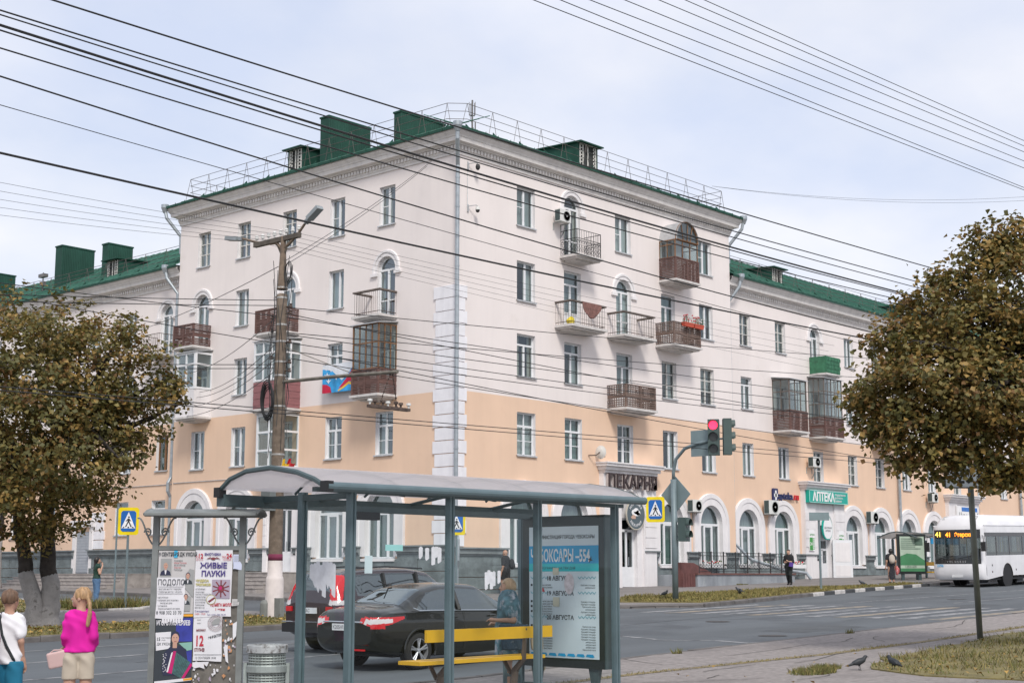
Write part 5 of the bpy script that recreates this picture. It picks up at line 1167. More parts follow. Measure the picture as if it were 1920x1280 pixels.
for px in (273, 437):
    for s in (-1, 1):
        b = MB(); pts = [(hx(px)+s*(.04+.19*t), 0, hz(966)-.04-.30*(1-t)**1.4-.03*math.sin(t*6)) for t in [k/10 for k in range(11)]]; b.tube(pts, .011, 5)
        b.tube([(hx(px)+s*(.10+.045*math.cos(a)*(1-a/12)), 0, hz(966)-.20+.055*math.sin(a)*(1-a/12)) for a in [k*.5 for k in range(20)]], .010, 5); b.build('scroll_bracket', M_GALV, pb)
# posters: thin curled sheets, each a thing of its own
def sheetmesh(px0, px1, py0, py1, d, curl=.02, seed=0):
    r = random.Random(seed); ph = r.uniform(0, 6)
    b = MB(); us = [k/8 for k in range(9)]
    b.grid(lambda u, v: BP(px0+(px1-px0)*u+1.2*math.sin(v*5+ph)*(v), py0+(py1-py0)*v+1.0*math.sin(u*4+ph)*v, d+curl*.25*v*v*(.4+.6*math.sin(u*5+ph)**2)), us, us)
    return b
M_PAPER = mat('paper_white', (.66, .66, .69), .8, var=.05, vs=5); M_PAPER2 = mat('paper_grey', (.50, .49, .49), .8, var=.06, vs=5)
INKS = [M_INK, mat('ink_violet', (.06, .04, .20), .7), mat('ink_crimson', (.45, .02, .04), .7), mat('ink_sky', (.03, .38, .62), .7), mat('ink_olive', (.42, .38, .10), .7),
        mat('ink_skin', (.48, .29, .22), .7), mat('ink_navy', (.02, .025, .06), .7), mat('ink_grey', (.30, .31, .31), .7), mat('ink_magenta', (.45, .01, .13), .7), mat('ink_teal', (.05, .13, .13), .7, var=.3, vs=30), mat('ink_ultramarine', (.03, .04, .28), .7, var=.3, vs=8), mat('ink_mint', (.22, .42, .36), .7), mat('ink_orange', (.70, .33, .03), .7), M_PAPER, mat('ink_brownred', (.18, .035, .045), .7, var=.5, vs=40), mat('ink_lilac', (.35, .30, .38), .7)]
def poster(name, label, px0, px1, py0, py1, d, m, draw, seed=0, curl=.02):
    o = tag(empty(name, pb.location, BRZ), label, 'poster'); sheetmesh(px0, px1, py0, py1, d, curl, seed).build('sheet', m, o)
    k = MB(); draw(k, lambda px, py, e=0.: BP(px, py, d+.009+e)); k.build('print', INKS, o); return o
def T(k, P, s, px, py, size, mi, align='LEFT', sq=1., bold=0., e=.001): text_mb(k, s, size*S, lambda x, y, d: (hx(px)+x, P(0, 0, e)[1], hz(py)+y), mi, align=align, squeeze=sq, bold=bold*S)
def ell(k, P, cx, cy, rx, ry, mi, e=0., n=16): k.poly([P(cx+rx*math.cos(2*PI*i/n), cy+ry*math.sin(2*PI*i/n), e) for i in range(n)], mi)
def rc(k, P, a, b_, c, d, mi, e=0.): k.poly([P(a, c, e), P(b_, c, e), P(b_, d, e), P(a, d, e)], mi)
def figure(k, P, cx, cy, s, hair, coat, e=0.):
    k.poly([P(cx+s*a, cy+s*b_, e) for a, b_ in ((-1.5, 2.6), (-1.2, 1.6), (-.4, 1.1), (.4, 1.1), (1.2, 1.6), (1.5, 2.6))], coat)
    k.poly([P(cx+s*a, cy+s*b_, e+.0006) for a, b_ in ((-.3, 1.1), (.3, 1.1), (.12, 2.3), (-.12, 2.3))], 13)
    rc(k, P, cx-.25*s, cx+.25*s, cy+.6*s, cy+1.2*s, 5, e+.001); ell(k, P, cx, cy-.12*s, .72*s, .95*s, hair, e+.0014); ell(k, P, cx, cy+.05*s, .58*s, .85*s, 5, e+.002)
    for q in (-.22, .22): ell(k, P, cx+q*s, cy-.08*s, .1*s, .06*s, 0, e+.0026, 8)
    rc(k, P, cx-.2*s, cx+.2*s, cy+.42*s, cy+.5*s, 2, e+.0026)
def d1(k, P):
    T(k, P, '9 СЕНТЯБРЯ', 281, 1042, 9.5, 0, sq=.66, bold=.25); rc(k, P, 309.5, 316, 1032, 1045, 3); T(k, P, 'ДК УХСАЯ', 320, 1042, 9.5, 0, sq=.68, bold=.25)
    rc(k, P, 285, 305, 1047, 1082, 7); figure(k, P, 294.5, 1060, 7, 7, 6, .0008)
    for i, s in enumerate(['Романов', 'Иван Петров', 'Яков Ильин', 'Сергей', 'Николай']): T(k, P, s, 310, 1052+i*4.3, 4.2, 2 if i % 2 else 0, sq=.9)
    k.poly([P(x, y) for x, y in ((348, 1068), (340, 1066), (331, 1082), (331, 1100), (346, 1118), (348, 1118))], 7); figure(k, P, 337, 1079, 6, 6, 0, .0012)
    k.poly([P(x, y) for x, y in ((331, 1112), (344, 1118), (343, 1144), (331, 1144))], 7, ); figure(k, P, 334.5, 1118, 5.5, 6, 0, .0012)
poster('concert_poster', 'pale concert poster with three portrait photographs, top left of the notice board', 280, 349, 1032, 1150, .002, M_PAPER2, d1, 1, .005)
def d2(k, P):
    T(k, P, 'ПОДОЛОГ', 281, 1096, 15, 0, sq=.75, bold=-.02)
    for y in (1099, 1112): rc(k, P, 282, 329, y, y+.6, 0)
    for i, s in enumerate(['• вросшие ногти • педикюр', '• грибки на ногтях • мозоли', '', '• натоптыши', '• педикюр для пожилых,', '      выезд на дом', '• установка', '  коррекционной системы']): T(k, P, s, 281, 1104.5+i*5.2, 4.3, 0, sq=.80)
    T(k, P, '8 908 302 33 70', 280, 1150, 9, 0, sq=.80)
    for x in range(291, 328, 5): k.poly([P(x, 1155), P(x+4.2, 1155), P(x+4.6, 1165+3*math.sin(x)), P(x+.8, 1166)], 13)
poster('podiatrist_flyer', 'white tear-off flyer headed ПОДОЛОГ with a phone number', 279, 332, 1082, 1158, .012, M_PAPER, d2, 2, .03)
def d3(k, P):
    T(k, P, 'с', 351, 1046, 8, 2); T(k, P, '12', 354.5, 1046, 12, 2, bold=.35, sq=.85); T(k, P, 'АВГУСТА', 351, 1050.5, 4, 2, sq=.75); T(k, P, 'ВЫСТАВКА', 367, 1041, 6.2, 1, bold=.25, sq=.9); T(k, P, 'по', 400, 1046, 7, 2); T(k, P, '24', 408.5, 1046, 12, 2, bold=.35, sq=.85); T(k, P, 'СЕНТЯБРЯ', 402, 1050.5, 4, 2, sq=.75)
    T(k, P, 'ЖИВЫЕ', 385, 1064.5, 14, 1, 'CENTER', bold=.5, sq=.95); T(k, P, 'ПАУКИ', 385, 1079.5, 14, 1, 'CENTER', bold=.5, sq=.95)
    ell(k, P, 384, 1047, 4.5, 2.6, 14, .001)
    for s in (-1, 1):
        for q in range(4): a = .2+q*.5; k.poly([P(384+s*3, 1047, .001), P(384+s*(6+q*1.6), 1043-q*.2+q*1.2, .001), P(384+s*(8+q*1.9), 1052-q*.8, .001), P(384+s*(6.3+q*1.5), 1044.2+q*1.0, .001)], 14)
    T(k, P, 'ЧУДЕСА', 352, 1090, 6, 4, bold=.3); T(k, P, 'ТРОПИКОВ', 352, 1097.5, 6, 4, bold=.3, sq=.85)
    for i, s in enumerate(['ОГРОМНЫЕ', 'скорпионы', 'ПАУКИ-ПТИЦЕЕДЫ', 'ТАРАНТУЛЫ', 'СКОЛОПЕНДРЫ', 'БОГОМОЛЫ', 'ТАРАКАНЫ', 'ВРЕМЯ: 9-20']): T(k, P, s, 352, 1105+i*4.9, 4, 0, sq=.8)
    rc(k, P, 383, 417, 1086, 1121, 15); 
    for q in range(10): a = 2*PI*q/10+.3; k.poly([P(400+2*math.cos(a-.5), 1103+2*math.sin(a-.5), .001), P(400+16*math.cos(a-.07), 1103+16*math.sin(a-.07), .001), P(400+16*math.cos(a+.1), 1103+16*math.sin(a+.1), .001), P(400+2*math.cos(a+.5), 1103+2*math.sin(a+.5), .001)], 14)
    ell(k, P, 400, 1103, 6.5, 7.5, 14, .002); ell(k, P, 399, 1101.5, 3.4, 3.6, 8, .003); ell(k, P, 382, 1123, 9, 9, 4, .002); ell(k, P, 382, 1123, 8, 8, 13, .003); k.poly([P(x, y, .004) for x, y in ((376, 1126), (388, 1118), (390, 1121), (379, 1129))], 14)
    T(k, P, 'ТЦ МЕГА МОЛЛ', 380, 1135, 7.2, 2, bold=.3, sq=.72); T(k, P, '1 этаж', 390, 1143, 6, 2, bold=.2); T(k, P, 'Ежедневно', 352, 1146, 5, 1); T(k, P, '10:00 – 19:00', 352, 1151, 4.6, 2, sq=.8); T(k, P, 'Тел. 8-951-000-49-09', 375, 1152.5, 4.6, 1, sq=.85)
poster('spider_show_poster', 'exhibition poster headed ЖИВЫЕ ПАУКИ with a red spider photograph', 350, 420, 1031, 1155, .006, M_PAPER, d3, 3, .02)
def d4(k, P):
    rc(k, P, 280, 349, 1153, 1275, 0, -.004); rc(k, P, 318, 349, 1157, 1200, 10, -.002); k.poly([P(x, y, -.001) for x, y in ((324, 1203), (349, 1201), (349, 1215), (340, 1217))], 11); k.poly([P(x, y, -.001) for x, y in ((336, 1219), (349, 1215), (349, 1250), (346, 1250))], 10)
    rc(k, P, 322, 349, 1150, 1154, 12); T(k, P, 'ИГОРЬ РАСТЕРЯЕВ', 281, 1170, 12, 13, sq=.56, bold=.4)
    k.poly([P(x, y, 0) for x, y in ((280, 1184), (309, 1182), (308, 1213), (282, 1217))], 13); T(k, P, '15', 282, 1199, 9, 0, bold=.25, sq=.85); T(k, P, 'СЕНТЯБРЯ', 291, 1195, 3.6, 0); T(k, P, '19:00', 291, 1199, 3.6, 0); T(k, P, 'ДК УХСАЯ', 283, 1207, 6.5, 0, bold=.15, sq=.85)
    k.poly([P(x, y, .0005) for x, y in ((297, 1262), (293, 1250), (298, 1220), (308, 1210), (326, 1208), (338, 1214), (342, 1236), (330, 1262))], 6)
    for q in range(26): a, c = 294+random.Random(q).uniform(0, 7), 1222+q*1.3; rc(k, P, a, a+1.6, c, c+1.0, 13, .001)
    rc(k, P, 313, 321, 1203, 1212, 5, .001); ell(k, P, 317.5, 1190, 8, 9, 6, .0012); ell(k, P, 317.5, 1195, 6.8, 9.5, 5, .002)
    for q in (-2.6, 2.6): ell(k, P, 317.5+q, 1193, 1.2, .8, 0, .003, 8)
    rc(k, P, 315.5, 320, 1199.5, 1200.5, 14, .003)
    k.poly([P(x, y, .002) for x, y in ((319, 1219), (347, 1238), (331, 1268), (312, 1257))], 9)
    for q in range(9): k.poly([P(x, y, .0025) for x, y in ((320+q*3, 1220+q*2), (320.6+q*3, 1220.4+q*2), (313.6+q*2.1, 1257.4+q*1.2), (313+q*2.1, 1257+q*1.2))], 0)
    k.poly([P(x, y, .003) for x, y in ((315, 1217), (320, 1218), (313, 1259), (304, 1257))], 8); k.poly([P(x, y, .003) for x, y in ((348, 1239), (351, 1243), (336, 1268), (331, 1267))], 8); k.poly([P(x, y, .0035) for x, y in ((311, 1221), (314, 1219), (306, 1256), (303, 1256))], 13)
    k.poly([P(x, y, .003) for x, y in ((281, 1273), (349, 1266), (349, 1271), (281, 1279))], 13); k.poly([P(x, y, .0035) for x, y in ((335, 1268), (351, 1266), (351, 1270), (335, 1272))], 12)
poster('accordion_concert_poster', 'dark concert poster showing a man with a pink and teal accordion', 280, 350, 1151, 1279, .003, M_INK, d4, 4, .01)
def d5(k, P):
    T(k, P, 'МЮЗИКЛ', 356, 1181, 5, 14, bold=.2, sq=.75); T(k, P, '12', 354, 1208, 27, 2, bold=.7, sq=.62); T(k, P, 'СТУЛЬЕВ', 353.5, 1218, 8, 14, bold=.3, sq=.52)
    for q in range(7):
        r = 6+q*1.5; k.poly([P(392+r*math.cos(t), 1167+r*math.sin(t)) for t in [2*PI*i/20 for i in range(20)]]+[P(392+(r+.45)*math.cos(t), 1167+(r+.45)*math.sin(t)) for t in [2*PI*i/20 for i in range(20, -1, -1)]], 14 if q % 2 else 7)
    k.poly([P(x, y, .001) for x, y in ((384, 1166), (390, 1159), (400, 1157), (399, 1168), (386, 1170))], 7); text_mb(k, 'ЭФФЕКТОВ', 6*S, lambda x, y, d: (hx(379)+x*.75*.96+y*-.1, P(0, 0)[1], hz(1196)+y+x*.2), 0, bold=.2*S)
    for (a, c) in ((357, 1160), (357, 1166)): rc(k, P, a, a+7, c, c+.7, 0)
    rc(k, P, 354, 404, 1224, 1224.7, 0); T(k, P, '12 СЕНТЯБРЯ 19:00', 355, 1232, 5.5, 0, sq=.8)
poster('musical_poster', 'white musical poster with a large red 12 below the spider poster', 350.5, 404, 1154, 1236, .004, M_PAPER, d5, 5, .03)
for (a, c, d, e, lb, m_) in ((421, 437, 1039, 1067, 'small bluish notice at the top right corner of the board', mat('paper_blue', (.50, .54, .68), .8)), (421, 435, 1122, 1134, 'small torn notice at the right edge of the board', M_PAPER2)):
    def dn(k, P):
        for q in range(4): rc(k, P, a+2, c-2, d+3+q*3, d+3.6+q*3, 7)
    poster('small_notice', lb, a, c, d, e, .004, m_, dn, a+d, .02)
sc = MB(); r6 = random.Random(9)
for q in range(46):
    cx, cy, s = r6.uniform(352, 430), r6.uniform(1160, 1276), r6.uniform(.8, 4.5)
    if cx < 406 and cy < 1238: cx = r6.uniform(408, 430)
    sc.poly([BP(cx+s*math.cos(t)*r6.uniform(.3, 1), cy+1.5*s*math.sin(t)*r6.uniform(.3, 1), .001+.0002*q) for t in [2*PI*i/8 for i in range(8)]], r6.choice((0, 0, 0, 1, 2)))
sc.poly([BP(x, y, .012) for x, y in ((351, 1238), (382, 1237), (378, 1246), (372, 1241), (374, 1250), (364, 1247), (356, 1249), (351, 1246))], 0); sc.poly([BP(x, y, .012) for x, y in ((408, 1210), (416, 1206), (416, 1222), (418, 1240), (413, 1236))], 0)
sc.poly([BP(x, y, .012) for x, y in ((424, 1168), (432, 1163), (431, 1190), (425, 1198))], 0)
tag(sc.build('paper_scraps', [M_PAPER, mat('scrap_orange', (.5, .25, .12), .8), INKS[15]], pb), kind='stuff')
# ================================================================ litter bin
bx2, by2 = -31.72, -27.82; b0 = sz(bx2, by2)-.02
lb_ = tag(empty('litter_bin', (bx2, by2, b0), BRZ), 'round perforated metal litter bin with a worn silver rim beside the shelter', 'litter bin')
M_BIN = mat('bin_metal', (.32, .36, .34), .5, metal=.5, var=.2, vs=6); M_BINR = mat('bin_rim_worn', (.42, .44, .44), .6, metal=.4, var=.2, vs=8, c2=(.16, .15, .14), c2s=14, c2t=.5)
top = 1.65-(1207-1076)/170.-b0
mesh_ = MB()
for k in range(26): zz = .12+k*(top-.2)/26; mesh_.lathe([(.205, zz), (.21, zz+.008), (.205, zz+.016)], (0, 0, 0), 22)
for k in range(30): a = 2*PI*k/30; mesh_.tube([(.2*math.cos(a), .2*math.sin(a), .1), (.2*math.cos(a), .2*math.sin(a), top-.05)], .006, 4)
tag(mesh_.build('mesh_wall', M_BIN, lb_), kind='stuff')
b = MB(); b.lathe([(.185, .1), (.185, top-.06)], (0, 0, 0), 22); b.build('liner', mat('bin_liner', (.22, .25, .24), .8, var=.2), lb_)
b = MB(); b.lathe([(.20, top-.09), (.228, top-.085), (.23, top-.01), (.22, top), (.19, top-.005), (.19, top-.05)], (0, 0, 0), 26); b.build('rim', M_BINR, lb_)
b = MB(); b.lathe([(.225, top-.30), (.23, top-.29), (.23, top-.23), (.222, top-.22)], (0, 0, 0), 26); b.build('band', M_BIN, lb_)
b = MB()
for s in (-1, 1): b.box(s*.235-.02, s*.235+.02, -.03, .03, 0, top-.2); b.tube([(s*.235, 0, top-.26), (s*.2, 0, top-.26)], .02, 6)
b.build('stand', M_BIN, lb_)
# ================================================================ concrete utility pole
px_, py_ = -15.42, -7.8; pz = sz(px_, py_)
up = tag(empty('utility_pole', (px_, py_, pz)), 'tall concrete pole with whitewashed base, crossarm and two street lamps', 'utility pole')
M_CONC = mat('pole_concrete', (.165, .128, .098), .92, var=.3, vs=5, bump=.6, bs=18, c2=(.25, .20, .16), c2s=9, c2t=.6); M_WASH = mat('whitewash', (.66, .60, .58), .9, var=.1, vs=4, c2=(.34, .30, .28), c2s=3.5, c2t=.68)
b = MB(); b.lathe([(.20, 1.75), (.187, 4), (.158, 8.0), (.155, 8.8), (.155, 9.32), (.1, 9.35)], (0, 0, 0), 18); b.build('shaft', M_CONC, up, True)
b = MB(); b.lathe([(.265, -.1), (.255, 1.05), (.24, 1.13), (.215, 1.17), (.208, 1.62)], (0, 0, 0), 18); b.build('painted_base', M_WASH, up, True)
b = MB(); b.lathe([(.212, 1.6), (.208, 1.78)], (0, 0, 0), 18); b.build('painted_band', mat('band_maroon', (.16, .025, .06), .85, var=.2), up, True)
b = MB(); b.box(-.16, .0, -.45, -.2, -.1, .55); b.lathe([(.14, 0), (.14, .5), (.1, .58), (0, .6)], (-.25, .1, -.1), 10); b.build('cable_riser', mat('riser_grey', (.2, .21, .2), .8, var=.2), up)
M_STRAP = mat('steel_strap', (.45, .44, .42), .5, metal=.5, var=.3, vs=20)
for zz in (9.5, 9.2, 8.4, 7.9, 7.3, 6.9, 6.0, 4.6): b = MB(); rs = .1905-.0073*max(0, zz-4); b.lathe([(rs, zz), (rs+.006, zz), (rs+.006, zz+.05), (rs, zz+.05)], (0, 0, 0), 16); b.build('strap', M_STRAP, up)
b = MB(); b.lathe([(.17, 9.7), (.14, 9.8), (.085, 10.9), (.075, 11.3)], (0, 0, 0), 10); b.build('top_pipe', mat('pipe_rusty', (.17, .125, .09), .8, var=.3, vs=7), up, True)
M_LARM = MATS['pipe_rusty']; M_LAMP = mat('lamp_grey', (.30, .33, .34), .5, metal=.3, var=.1)
for s, y1, z1, y2, z2 in ((-1, -.7, 11.30, -1.05, 11.6), (1, .9, 11.2, 2.0, 11.55)):
    b = MB(); b.tube([(0, 0, 10.6), (0, s*.08, 10.95), (0, s*.3, 11.15 if s > 0 else 11.05), (0, y1, z1), (0, y2, z2)], [.05, .045, .045, .04, .035], 8); b.build('lamp_arm', M_LARM, up)
for (y, z, dy, dz) in ((-1.0, 11.55, -.62, .36), (1.95, 11.53, .75, .12)):
    v = Vector((0, dy, dz)); n_ = Vector((0, -dz, dy)).normalized()*(1 if dy > 0 else -1); q0 = Vector((0, y, z)); b = MB()
    for (t0, t1, wd, th) in ((0, .3, .07, .05), (.25, 1.0, .12, .06)):
        P8 = []
        for t in (t0, t1):
            for a in (-wd, wd):
                for c in (-th, th): P8.append(tuple(q0+v*t+Vector((a, 0, 0))+n_*c))
        b.add(P8, [(0, 1, 3, 2), (4, 6, 7, 5), (0, 4, 5, 1), (2, 3, 7, 6), (0, 2, 6, 4), (1, 5, 7, 3)])
    b.build('lamp_head', M_LAMP, up)
b = MB(); b.box(-.06, .06, -.75, 1.35, 11.16, 11.30); b.tube([(0, .1, 10.8), (0, .25, 11.05), (0, .45, 11.2)], .03, 6); b.tube([(0, -.1, 10.8), (0, -.2, 11.05), (0, -.5, 11.2)], .03, 6); b.build('crossarm', mat('crossarm_wood', (.10, .085, .07), .9, var=.3, vs=6), up)
for k in range(8):
    b = MB(); y = -.7+k*.28; b.lathe([(.02, 0), (.02, .08), (.055, .09), (.06, .13), (.04, .15), (.055, .18), (.03, .22), (0, .23)], (0, y, 11.3), 8); b.build('insulator', mat('insulator_white', (.62, .62, .60), .3), up)
b = MB(); b.tube([(0, 0, 6.95), (0, -2.4, 6.90), (0, -4.95, 6.80)], .05, 8); b.tube([(0, -.1, 8.0), (0, -3.2, 6.9)], .012, 4); b.build('bracket_arm', mat('bracket_grey', (.16, .145, .12), .7, var=.3, vs=5), up)
M_CABLE = mat('cable_black', (.016, .016, .017), .55, var=.1)
b = MB()
for q in range(9):
    rr_ = .30+.03*(q % 3); b.tube([(-.30-.01*q, .0+rr_*.75*math.cos(a)+.12, 6.3+.02*q+rr_*1.5*math.sin(a)) for a in [2*PI*i/16 for i in range(17)]], .016, 5)
b.build('cable_coil', M_CABLE, up)
b = MB(); rk = random.Random(2)
for q in range(10):
    a = rk.uniform(2.2, 5.2); r0 = .25; b.tube([(r0*math.cos(a)+rk.uniform(-.1, .1), r0*math.sin(a)+rk.uniform(-.08, .08), z) for z in np.linspace(rk.uniform(4.5, 7), rk.uniform(8.6, 10.8), 7)], .012, 4)
for q in range(4): b.tube([(-.05+.02*q, -.28+.14*math.cos(a), 10.15+.28*math.sin(a)+.03*q) for a in [2*PI*i/14 for i in range(15)]], .011, 4)
b.build('loose_cables', M_CABLE, up)
for zz, s in ((9.15, 1), (8.95, 1), (8.1, 1), (7.5, 1), (7.25, 1), (8.9, -1), (8.5, -1), (7.7, -1)):
    b = MB(); b.tube([(0, -s*.2, zz), (0, -s*.42, zz+.02)], .02, 5); b.lathe([(.05, -.04), (.055, 0), (.03, .03), (.05, .07), (0, .09)], (0, -s*.42, zz), 7); b.build('insulator', mat('insulator_brown', (.07, .045, .035), .4), up)
b = MB(); b.box(-.42, -.2, -.2, .2, 3.0, 3.9); b.build('meter_box', mat('meter_grey', (.16, .18, .18), .6, var=.15), up)
for q, (c_, a) in enumerate(((M_RED, -.6), (mat('flag_yellow', (.78, .50, .03), .7), -.25))):
    b = MB(); b.tube([(-.1, -.2, 3.75), (-.15, -.2+a*.8, 4.5)], .012, 4); us = [k/6 for k in range(7)]
    b.grid(lambda u, v: (-.15+.05*math.sin(u*7)-.0, -.2+a*(.3+.45*v)-.28*u, 4.05+.4*v-.12*u+.05*math.sin(u*6)), us, us, 1)
    o = tag(b.build('small_flag', [M_TIN, c_]), ('small red flag', 'small yellow flag')[q]+' tied to the concrete pole above the shelter roof', 'flag'); o.location = up.location
for ch in up.children:
    if ch.name.split('.')[0] in ('top_pipe', 'lamp_arm', 'lamp_head', 'crossarm', 'insulator', 'bracket_arm', 'cable_coil', 'loose_cables'): ch.location.z = -.22
# overhead trolley gear hanging from the bracket arm
o = tag(empty('trolley_wire_hanger', (-15.2, -12.2, 6.0)), 'rusty trolley wire frog hung on two chains below the bracket arm', 'wire fitting'); b = MB()
b.box(-15.95, -14.45, -12.27, -12.13, 6.06, 6.14); kid(b.build('bar', M_RUST), o)
for k in range(7): b = MB(); x = -15.9+k*.24; b.lathe([(.03, 0), (.03, .1), (.07, .11), (.06, .17), (0, .18)], (x, -12.2+.06*(k % 2), 6.12), 7); kid(b.build('clamp', M_RUST if k % 3 else MATS['insulator_white']), o)
for x0, x1 in ((-15.55, -15.4), (-14.9, -15.38)):
    b = MB()
    for q in range(9): t = q/8; b.lathe([(0, -.05), (.03, 0), (0, .05)], (x0+(x1-x0)*t, -12.2-.3*t, 6.15+.95*t), 5)
    b.tube([(x0, -12.2, 6.15), (x1, -12.5, 7.12)], .012, 4); kid(b.build('chain', M_RUST), o)
# ================================================================ traffic light mast
tx, ty = -.47, -11.08; tz = sz(tx, ty)
tl = tag(empty('traffic_light', (tx, ty, tz)), 'grey traffic light mast with curved arm and a lit red lamp', 'traffic light')
M_TPOLE = mat('mast_grey', (.17, .22, .235), .5, metal=.2, var=.1); M_TBOX = mat('signal_housing', (.055, .085, .08), .55, var=.1); M_LENS = mat('lens_dark', (.03, .035, .035), .25); M_REDL = mat('lens_red_lit', (1, .02, .06), .3, emit=2.2, var=0); M_BACK = mat('sign_back_grey', (.20, .26, .27), .5, metal=.2, var=.08)
b = MB(); b.tube([(0, 0, -.1), (0, 0, 4.2)], .105, 12); b.tube([(0, 0, 4.2), (0, 0, 4.45), (0, -.12, 4.9), (0, -.5, 5.25), (0, -1.0, 5.38), (0, -1.75, 5.5)], .06, 10); b.build('mast', M_TPOLE, tl, True)
def signal(y, z, n, red=None, rot=0., x=0.):
    o = link('signal_head', None, tl) if False else None
    M4 = Matrix.Translation((x, y, z)) @ Matrix.Rotation(rot, 4, 'Z'); b = MB(); b.box(-.14, .14, -.19, .19, 0, n*.41, M=M4); h = b.build('signal_head', M_TBOX, tl)
    for k in range(n):
        c = MB(); zz = .205+k*.41
        c.add([tuple(M4 @ Vector((-.145, .15*math.cos(2*PI*i/20), zz+.15*math.sin(2*PI*i/20)))) for i in range(20)], [tuple(range(20))])
        c.build('lens', M_REDL if red == k else M_LENS, h)
        v = MB(); A = [PI*-.12+PI*1.24*i/10 for i in range(11)]
        v.add([tuple(M4 @ Vector((-.14-dx, .168*math.cos(a), zz+.168*math.sin(a)))) for dx in (0, .13) for a in A], [(i, i+1, 12+i, 11+i) for i in range(10)]); v.build('visor', M_TBOX, h)
    return h
signal(-1.72, 4.95, 3, 2, R_(28)); signal(-2.2, 4.95, 3, None, R_(130), .1); signal(-.33, 2.05, 2, None, R_(100), .1)
for p, q in (((0, -1.7, 5.5), (0, -2.2, 5.5)), ((0, 0, 2.2), (.1, -.33, 2.2)), ((0, 0, 2.75), (.1, -.33, 2.75))): b = MB(); b.tube([p, q], .032, 6); b.build('bracket', M_TPOLE, tl)
b = MB(); b.box(.02, .045, -1.5, -.75, 4.95, 5.85); b.build('back_board', M_BACK, tl)
b = MB(); b.prism([(.11, 0, 3.05), (.11, -.62, 3.68), (.11, 0, 4.31), (.11, .62, 3.68)], (.025, 0, 0)); o = b.build('road_sign_back', M_BACK); o.location = tl.location; tag(o, 'grey back of a diamond road sign on the traffic light mast', 'road sign')
M_BLUES = mat('sign_blue_cross', (.01, .12, .42), .45); M_YELS = mat('sign_yellow', (.80, .62, .0), .45); M_PWHITE = mat('sign_face_white', (.80, .80, .82), .45)
def crossing_sign(x, y, z0, zc, label, rz, polez=None, size=.92, offx=0., lean=0.):
    o = tag(empty('crossing_sign', (x, y, z0), rz), label, 'road sign'); s = size/2; zc -= z0     # local -y faces the viewer
    if polez: b = MB(); b.tube([(0, .06, -.1), (0, .06, zc+s if polez is True else polez-z0)], .04, 8); b.build('pole', M_TPOLE, o)
    def rp(mb, w, h, y0, mi=0):
        q = [(-w+.06, -h), (w-.06, -h), (w, -h+.06), (w, h-.06), (w-.06, h), (-w+.06, h), (-w, h-.06), (-w, -h+.06)]; mb.prism([(offx+a, y0, zc+c) for a, c in q], (0, .012, 0), mi)
    b = MB(); rp(b, s*.74, s, 0); b.build('border', M_YELS, o); b = MB(); rp(b, s*.54, s*.76, -.008); b.build('field', M_BLUES, o)
    b = MB(); b.poly([(offx-s*.50, -.0095, zc-s*.52), (offx+s*.50, -.0095, zc-s*.52), (offx, -.0095, zc+s*.68)]); b.build('triangle', M_PWHITE, o)
    b = MB(); P = lambda a, c: (offx+s*a, -.0115, zc+s*c); ell_ = [P(.02+.065*math.cos(2*PI*i/10), .30+.065*math.sin(2*PI*i/10)) for i in range(10)]; b.poly(ell_)
    for q in (((-.06, .2), (.08, .2), (.09, -.08), (-.07, -.08)), ((-.07, -.06), (.02, -.06), (-.14, -.42), (-.24, -.42)), ((.0, -.06), (.09, -.06), (.26, -.42), (.16, -.42)), ((-.06, .18), (-.2, .0), (-.16, -.04), (-.02, .12)), ((.06, .18), (.2, .02), (.17, -.02), (.04, .1)), ((-.42, -.5), (-.32, -.5), (-.26, -.4), (-.34, -.4)), ((-.05, -.5), (.06, -.5), (.05, -.4), (-.05, -.4)), ((.32, -.5), (.42, -.5), (.34, -.4), (.26, -.4))): b.poly([P(*v) for v in q])
    b.build('walking_figure', M_BLACKI, o); return o
crossing_sign(tx-.12, ty+.1, tz, 3.88, 'yellow bordered pedestrian crossing sign on the traffic light mast', BRZ+R_(-12), None, .88, -.50)
crossing_sign(-14.62, .85, sz(-14.6, .85), 3.38, 'yellow bordered pedestrian crossing sign on a pole behind the notice board', BRZ+R_(10), True, .9)
crossing_sign(-4.5, -4.44, sz(-4.5, -4.44), 3.46, 'pedestrian crossing sign seen through the shelter glass near the corner quoins', BRZ, True, .86)
b = MB(); b.tube([(-7.4, 12.6, .6), (-7.4, 12.6, 4.9)], .04, 8); tag(b.build('bare_pole', M_TPOLE), 'thin bare grey pole standing left of the crossing sign', 'pole')
o = tag(empty('street_sign', (12.3, -9.4, 1.0)), 'grey pole with the back of a small rectangular sign before the pharmacy', 'road sign')
b = MB(); b.tube([(12.3, -9.4, .9), (12.3, -9.4, 4.2)], .05, 8); kid(b.build('pole', M_TPOLE), o); b = MB(); b.box(-.42, .42, -.01, .01, -.17, .17, M=Matrix.Translation((12.25, -9.45, 4.05)) @ Matrix.Rotation(BRZ, 4, 'Z')); kid(b.build('sign_back', M_BACK), o)
